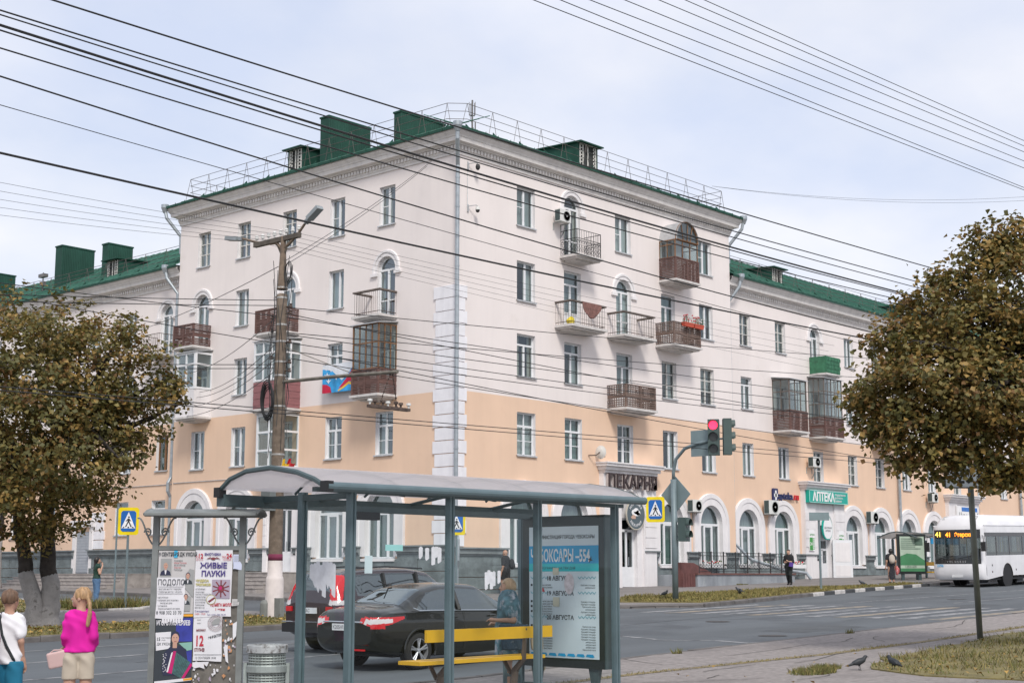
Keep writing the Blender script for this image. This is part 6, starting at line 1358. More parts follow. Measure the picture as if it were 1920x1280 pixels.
# leaning sign pole on the right verge
o = tag(empty('stop_sign_pole', (-12.62, -27.5, .3)), 'leaning grey pole with a white bus stop plate half hidden in the leaves', 'road sign')
b = MB(); b.tube([(-12.62, -27.5, .2), (-12.95, -27.62, 2.0), (-13.22, -27.72, 3.95)], .062, 10); kid(b.build('pole', mat('pole_greygreen', (.13, .14, .12), .6, metal=.2, var=.2), smooth=True), o)
Mx = Matrix.Translation((-13.35, -27.85, 3.66)) @ Matrix.Rotation(BRZ+R_(4), 4, 'Z'); b = MB(); b.box(-.62, .62, -.02, .01, -.26, .26, M=Mx); kid(b.build('plate', mat('plate_white', (.52, .58, .64), .5, var=.05)), o)
b = MB()
for (a, c, d, e) in ((-.62, .62, .235, .26), (-.62, .62, -.26, -.235), (-.62, -.595, -.235, .235), (.595, .62, -.235, .235)): b.box(a, c, -.026, -.021, d, e, M=Mx)
text_mb(b, '20 М', .42, lambda x, y, d: tuple(Mx @ Vector((-.36+x*.8, -.024, -.15+y))), bold=.008)
kid(b.build('lettering', M_BLACKI), o)
# ================================================================ far bus shelter beside the bus
o = tag(empty('bus_shelter', (28.3, -5.4, sz(28.3, -5.4))), 'small distant bus shelter with a green poster panel left of the bus', 'bus shelter'); z0 = sz(28, -5.5)-.02
for (x, y) in ((27.9, -6.0), (27.9, -4.7), (31.6, -4.7), (31.6, -6.0)): b = MB(); b.box(x-.05, x+.05, y-.05, y+.05, z0, 3.45); kid(b.build('post', M_STEEL), o)
b = MB(); us = [k/6 for k in range(7)]; b.grid(lambda x, t: (x, -6.5+2.2*t, 3.48+.32*math.sin(PI*t)), [27.0, 31.9], us); kid(b.build('roof', frosted('far_roof', (.30, .29, .28), .9), smooth=True), o)
for x in (27.0, 28.6, 30.2, 31.9): b = MB(); b.tube([(x, -6.5+2.2*t, 3.48+.32*math.sin(PI*t)) for t in us], .03, 5); kid(b.build('roof_rib', M_STEELD), o)
b = MB(); b.box(28.6, 31.95, -6.53, -6.47, 3.2, 3.5); kid(b.build('fascia', mat('fascia_blue', (.02, .30, .60), .5)), o)
b = MB(); text_mb(b, 'ОСТАНОВКА', .2, lambda x, y, d: (29.2+x, -6.535, 3.27+y)); kid(b.build('fascia_lettering', M_PWHITE), o)
b = MB(); b.box(30.6, 31.9, -5.1, -5.0, z0+.75, z0+.95); b.box(30.6, 31.9, -5.5, -5.1, z0+.38, z0+.45); kid(b.build('bench', M_YEL), o)
o2 = tag(empty('poster_panel', (27.3, -6.2, z0)), 'green and white poster panel standing at the far bus shelter', 'poster panel'); Mx = Matrix.Translation((27.15, -6.1, z0)) @ Matrix.Rotation(BRZ+R_(14), 4, 'Z')
def add_m(name, fn, m): q = MB(); fn(q); kid(q.build(name, m), o2)
add_m('case', lambda q: q.box(-.78, .78, -.08, .08, .32, 2.32, M=Mx), mat('case_dark', (.02, .025, .025), .4))
add_m('poster', lambda q: q.box(-.68, .68, -.09, -.081, .44, 2.2, M=Mx), mat('poster_pale', (.40, .50, .40), .6, var=.1))
add_m('poster_green', lambda q: (q.add([tuple(Mx @ Vector(v)) for v in ((-.68, -.094, .75), (.68, -.094, .75), (.68, -.094, 1.0), (.2, -.094, 1.3), (-.3, -.094, 1.35), (-.68, -.094, 1.2))], [(0, 1, 2, 3, 4, 5)]), q.box(-.68, .68, -.095, -.0905, .44, .6, M=Mx)), mat('poster_green', (.06, .22, .10), .6))
def lines(q):
    for k in range(6): q.box(-.62, -.62+.8+.3*(k % 2), -.096, -.0945, 2.06-k*.1, 2.1-k*.1, M=Mx)
    q.box(.15, .6, -.096, -.0945, 1.75, 2.1, M=Mx); text_mb(q, '1-800-600', .16, lambda x, y, d: tuple(Mx @ Vector((-.45+x, -.097, .63+y))))
add_m('poster_print', lines, mat('print_dark', (.10, .16, .12), .6)); o2.children[-1]['kind'] = 'stuff'
for xa in (-.6, .35): add_m('foot', lambda q: q.box(xa, xa+.15, -.05, .05, 0, .32, M=Mx), M_STEELD)
# ================================================================ overhead wires
def wire(p, q, r, sag, label, group, name='overhead_wire', n=14):
    p, q = Vector(p), Vector(q); b = MB(); b.tube([tuple(p.lerp(q, k/n)-Vector((0, 0, sag*4*(k/n)*(1-k/n)))) for k in range(n+1)], r, 5, cap=False)
    return tag(b.build(name, M_CABLE), label, 'wire', group)
def ext(p, q, a=1.15):
    p, q = Vector(p), Vector(q); return tuple(p-(q-p)*.08), tuple(p+(q-p)*a)
A = [((-33.54, -24, 9.23), (-6.61, -24, 9.70), .017), ((-33.52, -24, 8.88), (-7.12, -24, 9.22), .015), ((-33.52, -24.0, 8.83), (-7.35, -24, 9.07), .013), ((-33.51, -24, 8.70), (-7.61, -24, 8.83), .024), ((-33.51, -24, 8.64), (-7.74, -24, 8.80), .015), ((-33.49, -24, 8.41), (-7.78, -24, 8.67), .014), ((-33.47, -24, 8.05), (-7.0, -24, 7.65), .015)]
ORD = ['topmost', 'second', 'third', 'fourth', 'fifth', 'sixth', 'seventh', 'eighth', 'ninth']
for i, (p, q, r) in enumerate(A): wire(*ext(p, q), r*.82, .12+.03*i, ORD[i]+' black cable of the bundle sweeping from upper left across the facade', 'thick cables across the facade')
wire(*ext((-33.44, -24, 7.62), (-9.76, -24, 7.18)), .006, .1, 'hair thin wire crossing the facade just below the thick cables', None)
wire(*ext((-33.40, -24, 7.0), (-6.21, -24, 7.5)), .017, .16, 'single black cable passing right over the street lamp head', None)
for i, (p, q) in enumerate([((-30.84, 7.82), (-16.96, 8.37)), ((-30.37, 7.96), (-16.96, 8.41)), ((-29.87, 8.12), (-16.90, 8.79)), ((-29.22, 8.32), (-16.88, 8.92)), ((-28.52, 8.53), (-16.86, 9.09)), ((-27.96, 8.70), (-16.84, 9.20)), ((-27.52, 8.83), (-16.83, 9.30))]):
    wire(*ext((p[0], -31, p[1]), (q[0], -31, q[1]), 1.6), .0055, .02, ('lowest', 'second lowest', 'third lowest', 'middle', 'third highest', 'second highest', 'highest')[i]+' of the parallel wires across the upper right sky', 'wires in the upper right sky')
for i, (p, q) in enumerate([((-15.40, -7.62, 9.43), (34.24, -9, 12.75)), ((-15.4, -7.63, 9.15), (33.88, -9, 10.05)), ((-15.4, -7.63, 9.27), (21.43, -9, 8.41)), ((-15.4, -7.65, 8.67), (34.11, -9, 11.75)), ((-15.4, -7.65, 8.63), (27.29, -9, 9.52)), ((-15.4, -7.66, 8.39), (27.22, -9, 8.84)), ((-15.4, -7.67, 8.15), (27.2, -9, 8.65)), ((-15.4, -7.68, 7.94), (27.07, -9, 7.48)), ((-15.0, -10, 7.69), (24.81, -10, 6.55))]):
    wire(p, q, .013, .18, ORD[i]+' of the black wires leaving the concrete pole to the right', 'wires from the pole to the right')
for p, q in [((-26.93, -12.2, 5.59), (24, -12.2, 6.55)), ((-27.09, -12.5, 5.47), (24, -12.5, 6.3))]: wire(p, q, .012, .0, ('upper', 'lower')[p[1] < -12.3]+' trolley contact wire low across the peach storey', 'trolley contact wires')
for k in range(5): wire((-15.4, -8.5+.45*k, 11.5), (14.5, -9.2+.3*k, 11.6-.22*k), .005, .12, ORD[k]+' of the fine wires from the pole crossarm to the right', 'fine crossarm wires right')
for k in range(5): wire((-15.4, -8.5+.45*k, 11.5), (-30, -8.2+.35*k, 11.15-.18*k), .005, .12, ORD[k]+' of the fine wires from the pole crossarm to the left', 'fine crossarm wires left')
for i, (p, q) in enumerate([((-15.4, -7.61, 9.62), (-24.3, -7, 8.65)), ((-15.4, -7.62, 9.46), (-24.29, -7, 8.48)), ((-15.4, -7.66, 8.32), (-22.98, -7, 8.67)), ((-15.4, -7.63, 9.14), (-23, -7, 9.02)), ((-15.4, -7.69, 7.7), (-24.2, -7, 6.92)), ((-15.4, -7.69, 7.59), (-24.19, -7, 6.8))]):
    wire(p, (Vector(p)+(Vector(q)-Vector(p))*1.6)[:], .012, .05, ORD[i]+' of the black wires running from the concrete pole left over the tree', 'wires from the pole to the left')
for i, (p, q) in enumerate([((-15.4, -7.66, 8.39), (-.2, 17.16, 10.36)), ((-15.4, -7.67, 8.15), (-.2, 17.45, 10.12)), ((-15.4, -7.68, 7.94), (-.2, 17.86, 9.71)), ((-15.4, -7.69, 7.59), (-.2, 18.27, 9.27)), ((-15.4, -7.63, 9.19), (-.2, 18.17, 11.37)), ((-15.4, -7.57, 10.64), (.2, 27.41, 13.94))]):
    wire(p, q, .012, .35, ORD[i]+' of the cables slanting from the concrete pole to the left facade', 'cables from the pole to the left facade')
for p, q in [((-15.4, -7.77, 10.74), (-.05, 1.37, 18.96)), ((-15.4, -7.89, 10.64), (-.05, 1.75, 18.75))]: wire(p, q, .010, .15, ('upper', 'lower')[p[2] < 10.7]+' service cable rising from the pole to the cornice', 'service cables to the cornice')
for dz in (0, .25): wire((19.22, .2, 21.5), (38, -11, 22.6+dz), .007, .55, ('lower', 'upper')[dz > 0]+' thin wire sagging from the roof railing to the right', 'wires from the roof railing')
# ================================================================ cars
M_PAINT = mat('car_paint_black', (.0065, .0075, .0075), .22, var=0, coat=.6); M_PAINT2 = mat('car_paint_maroon', (.030, .016, .020), .22, var=0, coat=.6)
M_CGLASS = glass('car_glass', (.16, .20, .19), .20, .02); M_TYRE = mat('tyre', (.018, .018, .018), .85); M_RIM = mat('alloy_rim', (.55, .56, .58), .3, metal=.7, var=.05); M_CHROME = mat('chrome', (.75, .76, .78), .15, metal=1, var=0)
M_TAIL = mat('tail_light_red', (.55, .008, .015), .2, var=.1, coat=.5); M_TAILW = mat('tail_light_clear', (.60, .56, .56), .2, var=.1, coat=.5); M_TRIM = mat('black_trim', (.012, .012, .013), .6); M_PLATE = mat('number_plate', (.70, .71, .72), .5)
def smooth1(a, k=2):
    a = np.array(a, float)
    for _ in range(k): b = a.copy(); b[1:-1] = .25*a[:-2]+.5*a[1:-1]+.25*a[2:]; a = b
    return a
def car(name, label, loc, rz, K, paint, wheels, wr_, tail, glassf, extra):
    root = tag(empty(name, loc, rz), label, 'car'); root.rotation_euler = (0, -SLOPE_X, rz)
    L = K['x'][-1]; xs = np.concatenate([np.arange(0, .7, .012), np.linspace(.7, L, int((L-.7)/.03))]); I = lambda k: smooth1(np.interp(xs, K['x'], K[k]), 5)
    zt, zb, zl, w, wr = I('top'), I('belt'), I('low'), I('w'), I('wr')
    rings = []
    for i in range(len(xs)):
        h = zb[i]-zl[i]
        key = [(0, zl[i]), (w[i]*.86, zl[i]), (w[i]*.955, zl[i]+.06), (w[i]*.985, zl[i]+.24*h), (w[i]*1.0, zl[i]+.55*h), (w[i]*.995, zl[i]+.8*h), (w[i]*.965, zb[i]), (wr[i]+(w[i]*.965-wr[i])*.06, zt[i]-.055-(.02 if zt[i]-zb[i] > .25 else 0)), (wr[i]*.80, zt[i]-.012), (0, zt[i])]
        pts = []; nseg = [4, 3, 6, 14, 14, 10, 14, 4, 6]
        for (a, b_), n in zip(zip(key[:-1], key[1:]), nseg):
            for q in range(n): t = q/n; pts.append((a[0]+(b_[0]-a[0])*t, a[1]+(b_[1]-a[1])*t))
        pts.append(key[-1]); P = np.array(pts)
        for _ in range(2): Q = P.copy(); Q[1:-1] = .25*P[:-2]+.5*P[1:-1]+.25*P[2:]; P = Q
        rings.append(P)
    Rg = np.array(rings); nr = Rg.shape[1]
    half = np.concatenate([np.repeat(xs[:, None], nr, 1)[..., None], Rg], 2)      # x,y,z
    oth = half[:, ::-1].copy(); oth[..., 1] *= -1; full = np.concatenate([half, oth[:, 1:]], 1); n2 = full.shape[1]
    V = full.reshape(-1, 3); ii, jj = np.meshgrid(np.arange(len(xs)-1), np.arange(n2-1), indexing='ij'); a = ii*n2+jj
    F = np.stack([a, a+1, a+n2+1, a+n2], -1).reshape(-1, 4); C = V[F].mean(1)
    seg = np.cumsum([0]+[4, 3, 6, 14, 14, 10, 14, 4, 6]); jf = jj.reshape(-1); jm = np.minimum(jf, n2-2-jf)   # mirrored ring index
    wheelcut = np.zeros(len(F), bool)
    for wx in wheels: wheelcut |= (np.hypot(C[:, 0]-wx, C[:, 2]-wr_) < wr_+.055) & (np.abs(C[:, 1]) > .45) & (C[:, 2] < .95)
    bx = lambda k: np.interp(C[:, 0], xs, k)
    zbC, ztC = bx(zb), bx(zt)
    side = (jm >= seg[6]) & (jm < seg[7]) & (C[:, 2] > zbC+.025) & (C[:, 2] < ztC-.11) & glassf['side'](C)
    topg = (jm >= seg[7]-1) & (np.abs(C[:, 1]) < bx(wr)*.90)
    rear = topg & glassf['rear'](C); front = topg & glassf['front'](C)
    tl = {k: f(C) & ~wheelcut for k, f in tail.items()}
    used = side | rear | front | wheelcut
    for m_ in tl.values(): used |= m_
    def sub(nm, mask, m, off=0., par=root):
        f = F[mask]
        if not len(f): return None
        u, inv = np.unique(f, return_inverse=True); v = V[u].copy()
        if off: v[:, 0] -= off; v[:, 1] *= 1+off
        return np_mesh(nm, v, inv.reshape(f.shape), m, None, True, par)
    body = sub('body', ~used, paint)
    cap = MB(); cap.poly([tuple(v) for v in full[0]]); cap.build('rear_panel', paint, root)
    for s in (1, -1): sub('side_window', side & (C[:, 1]*s > 0), M_CGLASS)
    sub('rear_window', rear, M_CGLASS); sub('windscreen', front, M_CGLASS)
    for k, m_ in tl.items():
        for s in (1, -1): sub('tail_light' if 'c' not in k else 'tail_light_clear', m_ & (C[:, 1]*s > 0), M_TAIL if 'c' not in k else M_TAILW, .004)
    ins = MB(); ins.box(.6, L-.8, -.7, .7, .4, .85)
    for x in (1.35, 2.3):
        for y in (-.38, .38): ins.box(x-.1, x+.06, y-.24, y+.24, .7, 1.2); ins.box(x-.06, x+.02, y-.12, y+.12, 1.22, 1.36)
    ins.build('cabin', M_TRIM, root)
    wellm = MB()
    for wx in wheels: wellm.box(wx-wr_-.08, wx+wr_+.08, -.62, .62, .22, wr_*2+.08)
    wellm.build('underbody', M_TRIM, root)
    for wx in wheels:
        for s in (-1, 1):
            t = MB(); R0 = wr_; yo = s*(w.max()-.03); t.lathe([(R0*.66, -.11), (R0*.9, -.11), (R0, -.07), (R0, .07), (R0*.9, .11), (R0*.66, .11)], (wx, yo-s*.1, R0), 30, 'y'); to = t.build('tyre', M_TYRE, root, True)
            r = MB(); r.lathe([(R0*.66, .02), (R0*.68, .10*s), (R0*.62, .10*s), (R0*.60, .03*s)], (wx, yo-s*.1, R0), 30, 'y'); r.lathe([(0, .09*s), (R0*.14, .085*s), (R0*.16, .05*s)], (wx, yo-s*.1, R0), 14, 'y')
            for q in range(5):
                a = 2*PI*q/5+.3
                for da in (-.14, .14):
                    e = a+da; p0 = Vector((wx+R0*.1*math.cos(a), yo-s*.02, R0+R0*.1*math.sin(a))); p1 = Vector((wx+R0*.64*math.cos(e), yo-s*.015, R0+R0*.64*math.sin(e))); r.tube([p0, p1], R0*.055, 5)
            r.build('rim', M_RIM, to); d = MB(); d.lathe([(0, .0), (R0*.6, .0)], (wx, yo-s*.1, R0), 20, 'y'); d.build('brake_disc', mat('brake_dark', (.05, .05, .05), .5), to)
            lip = MB(); yl = np.interp(wx, xs, w); lip.tube([(wx+(R0+.05)*math.cos(a), s*(yl*1.0), R0+(R0+.05)*math.sin(a)) for a in [PI*-.08+PI*1.16*k/20 for k in range(21)]], .022, 6); lip.build('arch_lip', paint, root)
    extra(root, xs, zt, zb, w, full)
    return root
KS = dict(x=[0, .06, .16, .34, .66, 1.25, 1.75, 2.2, 2.75, 3.42, 4.1, 4.4, 4.53], top=[.84, 1.0, 1.06, 1.085, 1.12, 1.39, 1.465, 1.475, 1.43, 1.06, .92, .80, .62], belt=[.78, .9, .95, .985, .995, .985, .97, .955, .935, .915, .82, .68, .52],
          low=[.46, .40, .34, .28, .23, .2, .19, .19, .19, .2, .22, .26, .34], w=[.70, .78, .83, .875, .90, .91, .91, .91, .91, .90, .85, .75, .60], wr=[.60, .66, .70, .72, .72, .60, .575, .57, .60, .73, .70, .62, .5])
def ex_sedan(root, xs, zt, zb, w, full):
    b = MB(); b.tube([(x, s_*(np.interp(x, xs, w)*.972+.004), np.interp(x, xs, zb)+.02) for s_ in (-1,) for x in np.linspace(.98, 3.4, 24)], .012, 5); b.tube([(.98, -.885, 1.01), (.86, -.86, 1.06)], .012, 5); b.build('window_trim', M_CHROME, root)
    b = MB(); b.box(-.045, -.02, -.26, .26, .70, .815); b.build('number_plate', M_PLATE, root)
    b = MB(); text_mb(b, 'К205НМ', .095, lambda x, y, d: (-.047, .24-x, .725+y), squeeze=.9); b.build('plate_lettering', M_INK, root)
    b = MB(); b.box(-.03, .0, -.55, -.30, .36, .39); b.build('reflector', M_TAIL, root)
    b = MB(); b.tube([(-.03, -.5, .845), (-.03, .5, .845)], .014, 5); b.build('boot_trim', M_CHROME, root)
    b = MB(); b.tube([(.02+.1*abs(y)**2, y, .47) for y in np.linspace(-.74, .74, 15)], .02, 5); b.build('bumper_crease', M_TRIM, root)
    b = MB(); b.tube([(1.35, .3, 1.43), (1.1, .3, 1.52)], .012, 5); b.lathe([(0, 0), (.05, .0), (.03, .04), (0, .06)], (1.38, .3, 1.42), 8); b.build('aerial', M_TRIM, root)
    for x in (2.05,): b = MB(); b.tube([(x-.05, -.885, .99), (x-.02, -.66, 1.40)], .035, 5); b.build('pillar', M_TRIM, root)
    b = MB(); b.lathe([(0, -.09), (.07, -.07), (.09, 0), (.07, .08), (0, .1)], (3.15, -1.0, 1.0), 10, 'x'); b.tube([(3.1, -1.0, .98), (3.05, -.88, .96)], .03, 5); b.build('wing_mirror', M_PAINT, root)
    for x in (1.7, 2.75): b = MB(); b.tube([(x, -.925, .86), (x+.2, -.925, .865)], .014, 5); b.build('door_handle', M_PAINT, root)
    for x in (2.1, 3.3): b = MB(); b.tube([(x, -.913, .30), (x+.01, -.912, .6), (x, -.9, .95)], .004, 4); b.build('door_gap', M_TRIM, root)
sed_tail = {'r': lambda C: (C[:, 0] < .62) & (np.abs(C[:, 1]) > .40) & (C[:, 2] > .735+.05*(C[:, 0] > .2)+.10*np.clip((C[:, 0]-.25)/.35, 0, 1)) & (C[:, 2] < .93) & ~((C[:, 2] > .81+.08*C[:, 0]) & (C[:, 2] < .90) & (C[:, 0] < .36) & (np.abs(C[:, 1]) > .52)),
            'c': lambda C: (C[:, 0] < .36) & (np.abs(C[:, 1]) > .52) & (C[:, 2] > .81+.08*C[:, 0]) & (C[:, 2] < .90)}
sy, sx_ = -21.42, -24.88
car('black_sedan', 'black saloon car seen from behind through the shelter glass', (sx_, sy, gz(sx_, sy)), 0, KS, M_PAINT, (.98, 3.63), .325, sed_tail,
    dict(side=lambda C: (C[:, 0] > .98-.0*C[:, 2]) & (C[:, 0] < 3.25) & (C[:, 2] < 1.0+(C[:, 0]-.9)*.62) & (C[:, 2] < 1.0+(3.40-C[:, 0])*.58), rear=lambda C: (C[:, 0] > .70) & (C[:, 0] < 1.30), front=lambda C: (C[:, 0] > 2.78) & (C[:, 0] < 3.40)), ex_sedan)
KC = dict(x=[0, .05, .15, .3, .6, 1.0, 1.6, 2.2, 2.75, 3.3, 4.0, 4.35, 4.53], top=[1.02, 1.25, 1.45, 1.60, 1.66, 1.68, 1.69, 1.68, 1.60, 1.20, 1.05, .95, .7], belt=[.95, 1.0, 1.05, 1.08, 1.10, 1.09, 1.07, 1.05, 1.04, 1.02, .95, .82, .6],
          low=[.5, .42, .36, .3, .27, .25, .24, .24, .24, .25, .28, .32, .4], w=[.74, .82, .86, .89, .90, .91, .91, .91, .91, .90, .86, .78, .62], wr=[.62, .64, .64, .63, .63, .63, .62, .62, .65, .76, .72, .65, .5])
def ex_suv(root, xs, zt, zb, w, full):
    b = MB(); b.box(-.05, -.02, -.26, .26, .80, .915); b.build('number_plate', M_PLATE, root); b = MB(); text_mb(b, 'А728АС', .095, lambda x, y, d: (-.052, .24-x, .825+y), squeeze=.9); b.build('plate_lettering', M_INK, root)
    b = MB(); b.box(-.06, .08, -.8, .8, .42, .60); b.build('bumper', M_TRIM, root); b = MB(); b.tube([(-.05, y, .63) for y in (-.8, .8)], .012, 5); b.build('bumper_strip', M_CHROME, root)
    for s in (-1, 1): b = MB(); b.box(-.03, .02, s*.62-.09, s*.62+.09, .84, .94); b.build('reflector', M_TAIL, root)
    for x in (1.35, 2.3): b = MB(); b.tube([(x, -.88, 1.08), (x+.05, -.68, 1.58)], .035, 5); b.build('pillar', M_TRIM, root)
    for s in (-1, 1): b = MB(); b.tube([(.6, s*.62, 1.68), (1.5, s*.61, 1.71), (2.6, s*.62, 1.65)], .018, 5); b.build('roof_rail', M_TRIM, root)
suv_tail = {'r': lambda C: (C[:, 0] < .42) & (np.abs(C[:, 1]) > .60-.25*(C[:, 2]-1.1)) & (np.abs(C[:, 1]) > .50) & (C[:, 2] > 1.06) & (C[:, 2] < 1.56) & (C[:, 0] < .12+.45*(C[:, 2]-.95)), 'c': lambda C: (C[:, 0] < .2) & (np.abs(C[:, 1]) > .60) & (C[:, 2] > .97) & (C[:, 2] < 1.06)}
vx, vy = -22.55, -17.75
car('maroon_crossover', 'dark maroon crossover car half hidden behind the black saloon', (vx, vy, gz(vx, vy)), 0, KC, M_PAINT2, (.95, 3.57), .345, suv_tail,
    dict(side=lambda C: (C[:, 0] > .55) & (C[:, 0] < 3.2) & (C[:, 2] < 1.1+(3.35-C[:, 0])*.8), rear=lambda C: (C[:, 0] > .06) & (C[:, 0] < .36) & (C[:, 2] > 1.18) & (C[:, 2] < 1.58), front=lambda C: (C[:, 0] > 2.78) & (C[:, 0] < 3.3)), ex_suv)
# ================================================================ bus (front at x=0, length along +x, left side at -y)
BX, BY = 21.9, -11.0
bus = tag(empty('city_bus', (BX, BY, gz(BX, BY))), 'white low-floor city bus on route 41 at the far kerb', 'bus'); bus.rotation_euler = (0, -SLOPE_X, 0)
M_BUSW = mat('bus_white', (.72, .715, .73), .35, var=.05, vs=2, coat=.3, streak=.06); M_BUSB = mat('bus_black_mask', (.012, .013, .014), .25, coat=.5); M_BGLASS = glass('bus_glass', (.34, .38, .37), .08, .02)
LB_ = 11.8; hw = 1.25
def arch_poly(x0, x1, z0, z1, arches, y):
    pts = [(x0, z0)]
    for ax in arches:
        pts += [(ax+.58*math.cos(a), max(z0, .48+.58*math.sin(a))) for a in [PI-PI*k/14 for k in range(15)]]
    return [(x, y, z) for x, z in pts+[(x1, z0), (x1, z1), (x0, z1)]]
for s in (-1, 1):
    b = MB(); pl = arch_poly(.35, LB_, .34, 1.42, (2.65, 8.5), s*hw); b.add(pl, [tuple(range(len(pl)))]); b.build('side_panel', M_BUSW, bus)
    b = MB(); b.quad((.35, s*hw, 2.45), (LB_, s*hw, 2.45), (LB_, s*hw*.985, 2.78), (.35, s*hw*.985, 2.78)); b.build('cant_rail', M_BUSW, bus)
    for x in (.36, 1.55, 3.0, 4.5, 6.0, 7.5, 9.0, 10.5, 11.7):
        b = MB(); b.box(x-.05, x+.05, min(s*hw*.97, s*hw*.998), max(s*hw*.97, s*hw*.998), 1.40, 2.47); b.build('window_pillar', M_BUSB, bus)
    for a, c in zip((.40, 1.6, 3.05, 4.55, 6.05, 7.55, 9.05, 10.55), (1.5, 2.95, 4.45, 5.95, 7.45, 8.95, 10.45, 11.65)):
        b = MB(); b.quad((a, s*hw*.992, 1.42), (c, s*hw*.992, 1.42), (c, s*hw*.992, 2.46), (a, s*hw*.992, 2.46)); b.build('side_window', M_BGLASS, bus)
    b = MB(); b.quad((.35, s*(hw+.003), 2.30), (LB_, s*(hw+.003), 2.30), (LB_, s*(hw+.003), 2.47), (.35, s*(hw+.003), 2.47)); b.build('window_top_band', M_BUSB, bus)
    b = MB(); b.tube([(.3, s*1.22, 2.80), (LB_, s*1.22, 2.80)], .03, 6); b.build('rain_gutter', M_BUSW, bus)
    for wx in (2.65, 8.5):
        t = MB(); t.lathe([(.28, -.14), (.42, -.14), (.48, -.09), (.48, .09), (.42, .14), (.28, .14)], (wx, s*1.06, .48), 26, 'y'); to = t.build('tyre', M_TYRE, bus, True)
        r = MB(); r.lathe([(.28, .1*s), (.26, .02*s), (.1, .06*s), (.1, .12*s), (0, .12*s)], (wx, s*1.06, .48), 20, 'y'); r.build('rim', mat('bus_rim', (.36, .37, .38), .4, metal=.5), to)
        g = MB(); g.lathe([(.57, -.12), (.57, .16)], (wx, s*1.1, .48), 24, 'y'); g.build('wheel_arch', M_TRIM, bus)
    for x, z, m in ((.95, .98, M_TRIM), (.95, .68, M_TAIL), (3.6, .74, M_TAIL), (6.5, .74, M_TAIL)): b = MB(); b.lathe([(0, 0), (.05, 0)], (x, s*(hw+.004), z), 10, 'y'); b.build('side_marker', m, bus)
b = MB(); b.box(.5, LB_, -1.15, 1.15, .30, .38); b.build('floor', M_TRIM, bus)
b = MB(); b.box(.8, LB_-.2, -1.0, 1.0, .38, .42); b.build('gangway', mat('bus_floor', (.12, .12, .125), .8), bus)
for x in (3.4, 4.2, 5.0, 6.6, 7.4, 9.4, 10.2):
    for y in (-.85, -.42, .42, .85): b = MB(); b.box(x, x+.42, y-.2, y+.2, .85, .93); b.box(x+.38, x+.45, y-.2, y+.2, .9, 1.55); b.box(x+.1, x+.2, y-.05, y+.05, .4, .86); b.build('seat', mat('bus_seat', (.16, .075, .03), .8, var=.2), bus)
b = MB()
for x in (2.2, 4.0, 6.0, 8.0): b.tube([(x, -.5, .4), (x, -.5, 2.6)], .018, 5); b.tube([(x, .5, .4), (x, .5, 2.6)], .018, 5)
tag(b.build('grab_poles', mat('grab_yellow', (.6, .4, .03), .5), bus), kind='stuff')
b = MB(); b.quad((.35, -hw, 2.78), (LB_, -hw, 2.78), (LB_, hw, 2.78), (.35, hw, 2.78)); b.box(LB_-.02, LB_, -hw, hw, .34, 2.78); b.build('rear_and_ceiling', M_BUSW, bus)
# front: curved in plan
yf = [-1.25, -1.22, -1.12, -.9, -.55, 0, .55, .9, 1.12, 1.22, 1.25]; xf = [.36, .2, .10, .04, .01, 0, .01, .04, .10, .2, .36]
def fr_band(nm, zs, m, dx=0., shrink=1.): b = MB(); b.grid(lambda k, j: (xf[k]+zs[j][1]+dx, yf[k]*shrink, zs[j][0]), range(11), range(len(zs))); return b.build(nm, m, bus, True)
fr_band('front_panel', [(.34, .06), (.42, .0), (.6, -.05), (.85, -.05), (1.05, -.01)], M_BUSW)
fr_band('front_mask', [(1.05, -.01), (1.15, 0), (1.28, .01)], M_BUSB)
fr_band('windscreen', [(1.28, .012), (1.8, .03), (2.36, .06)], M_BGLASS)
fr_band('destination_panel', [(2.22, .07), (2.55, .09), (2.62, .095)], M_BUSB, -.025)
fr_band('brow', [(2.62, .08), (2.70, .09), (2.78, .12)], M_BUSW)
for s in (-1, 1): b = MB(); b.grid(lambda k, z: (xf[k]+.04*(z-1.28), yf[k]*1.002, z), (range(0, 3) if s < 0 else range(8, 11)), [1.05, 1.6, 2.2, 2.62]); b.build('corner_pillar', M_BUSW, bus, True)
b = MB(); b.tube([(.02, 0, 1.35), (.06, 0, 2.6)], .0, 3) if False else None
b = MB(); rp_ = [(-1.22, 2.78), (-1.17, 3.0), (-1.0, 3.2), (-.6, 3.3), (.6, 3.3), (1.0, 3.2), (1.17, 3.0), (1.22, 2.78)]
st_ = [(.30, .72, .0), (.42, .92, .55), (.6, .98, .85), (.9, 1., 1.), (LB_-.5, 1., 1.), (LB_-.1, .97, .7)]
b.grid(lambda i, k: (st_[i][0], rp_[k][0]*st_[i][1]*(1 if st_[i][2] else 1.3), 2.78+(rp_[k][1]-2.78)*st_[i][2]), range(len(st_)), range(8)); b.build('roof_fairing', M_BUSW, bus, True)
b = MB()
for (y0, y1) in ((-.85, -.35), (-.22, .30), (.42, .85)): b.add([(.47, y0, 3.08), (.47, y1, 3.08), (.68, y1, 3.24), (.68, y0, 3.24)], [(0, 1, 2, 3)])
b.build('fairing_vents', mat('vent_grey', (.42, .42, .41), .7), bus)
b = MB(); b.box(2.0, 5.0, -1.165, -1.16, 2.9, 2.92); b.box(6.0, 9.0, -1.165, -1.16, 2.9, 2.92); b.build('hatch_lines', M_TIN, bus)
M_LED = mat('led_orange', (1, .28, .02), .5, emit=1.6, var=0); M_LEDY = mat('led_yellow', (1, .62, .08), .5, emit=1.5, var=0)
b = MB(); text_mb(b, '41', .34, lambda x, y, d: (.03, 1.02-x, 2.30+y*.95), 0, bold=.004, squeeze=.9); b.build('route_number', M_LEDY, bus)
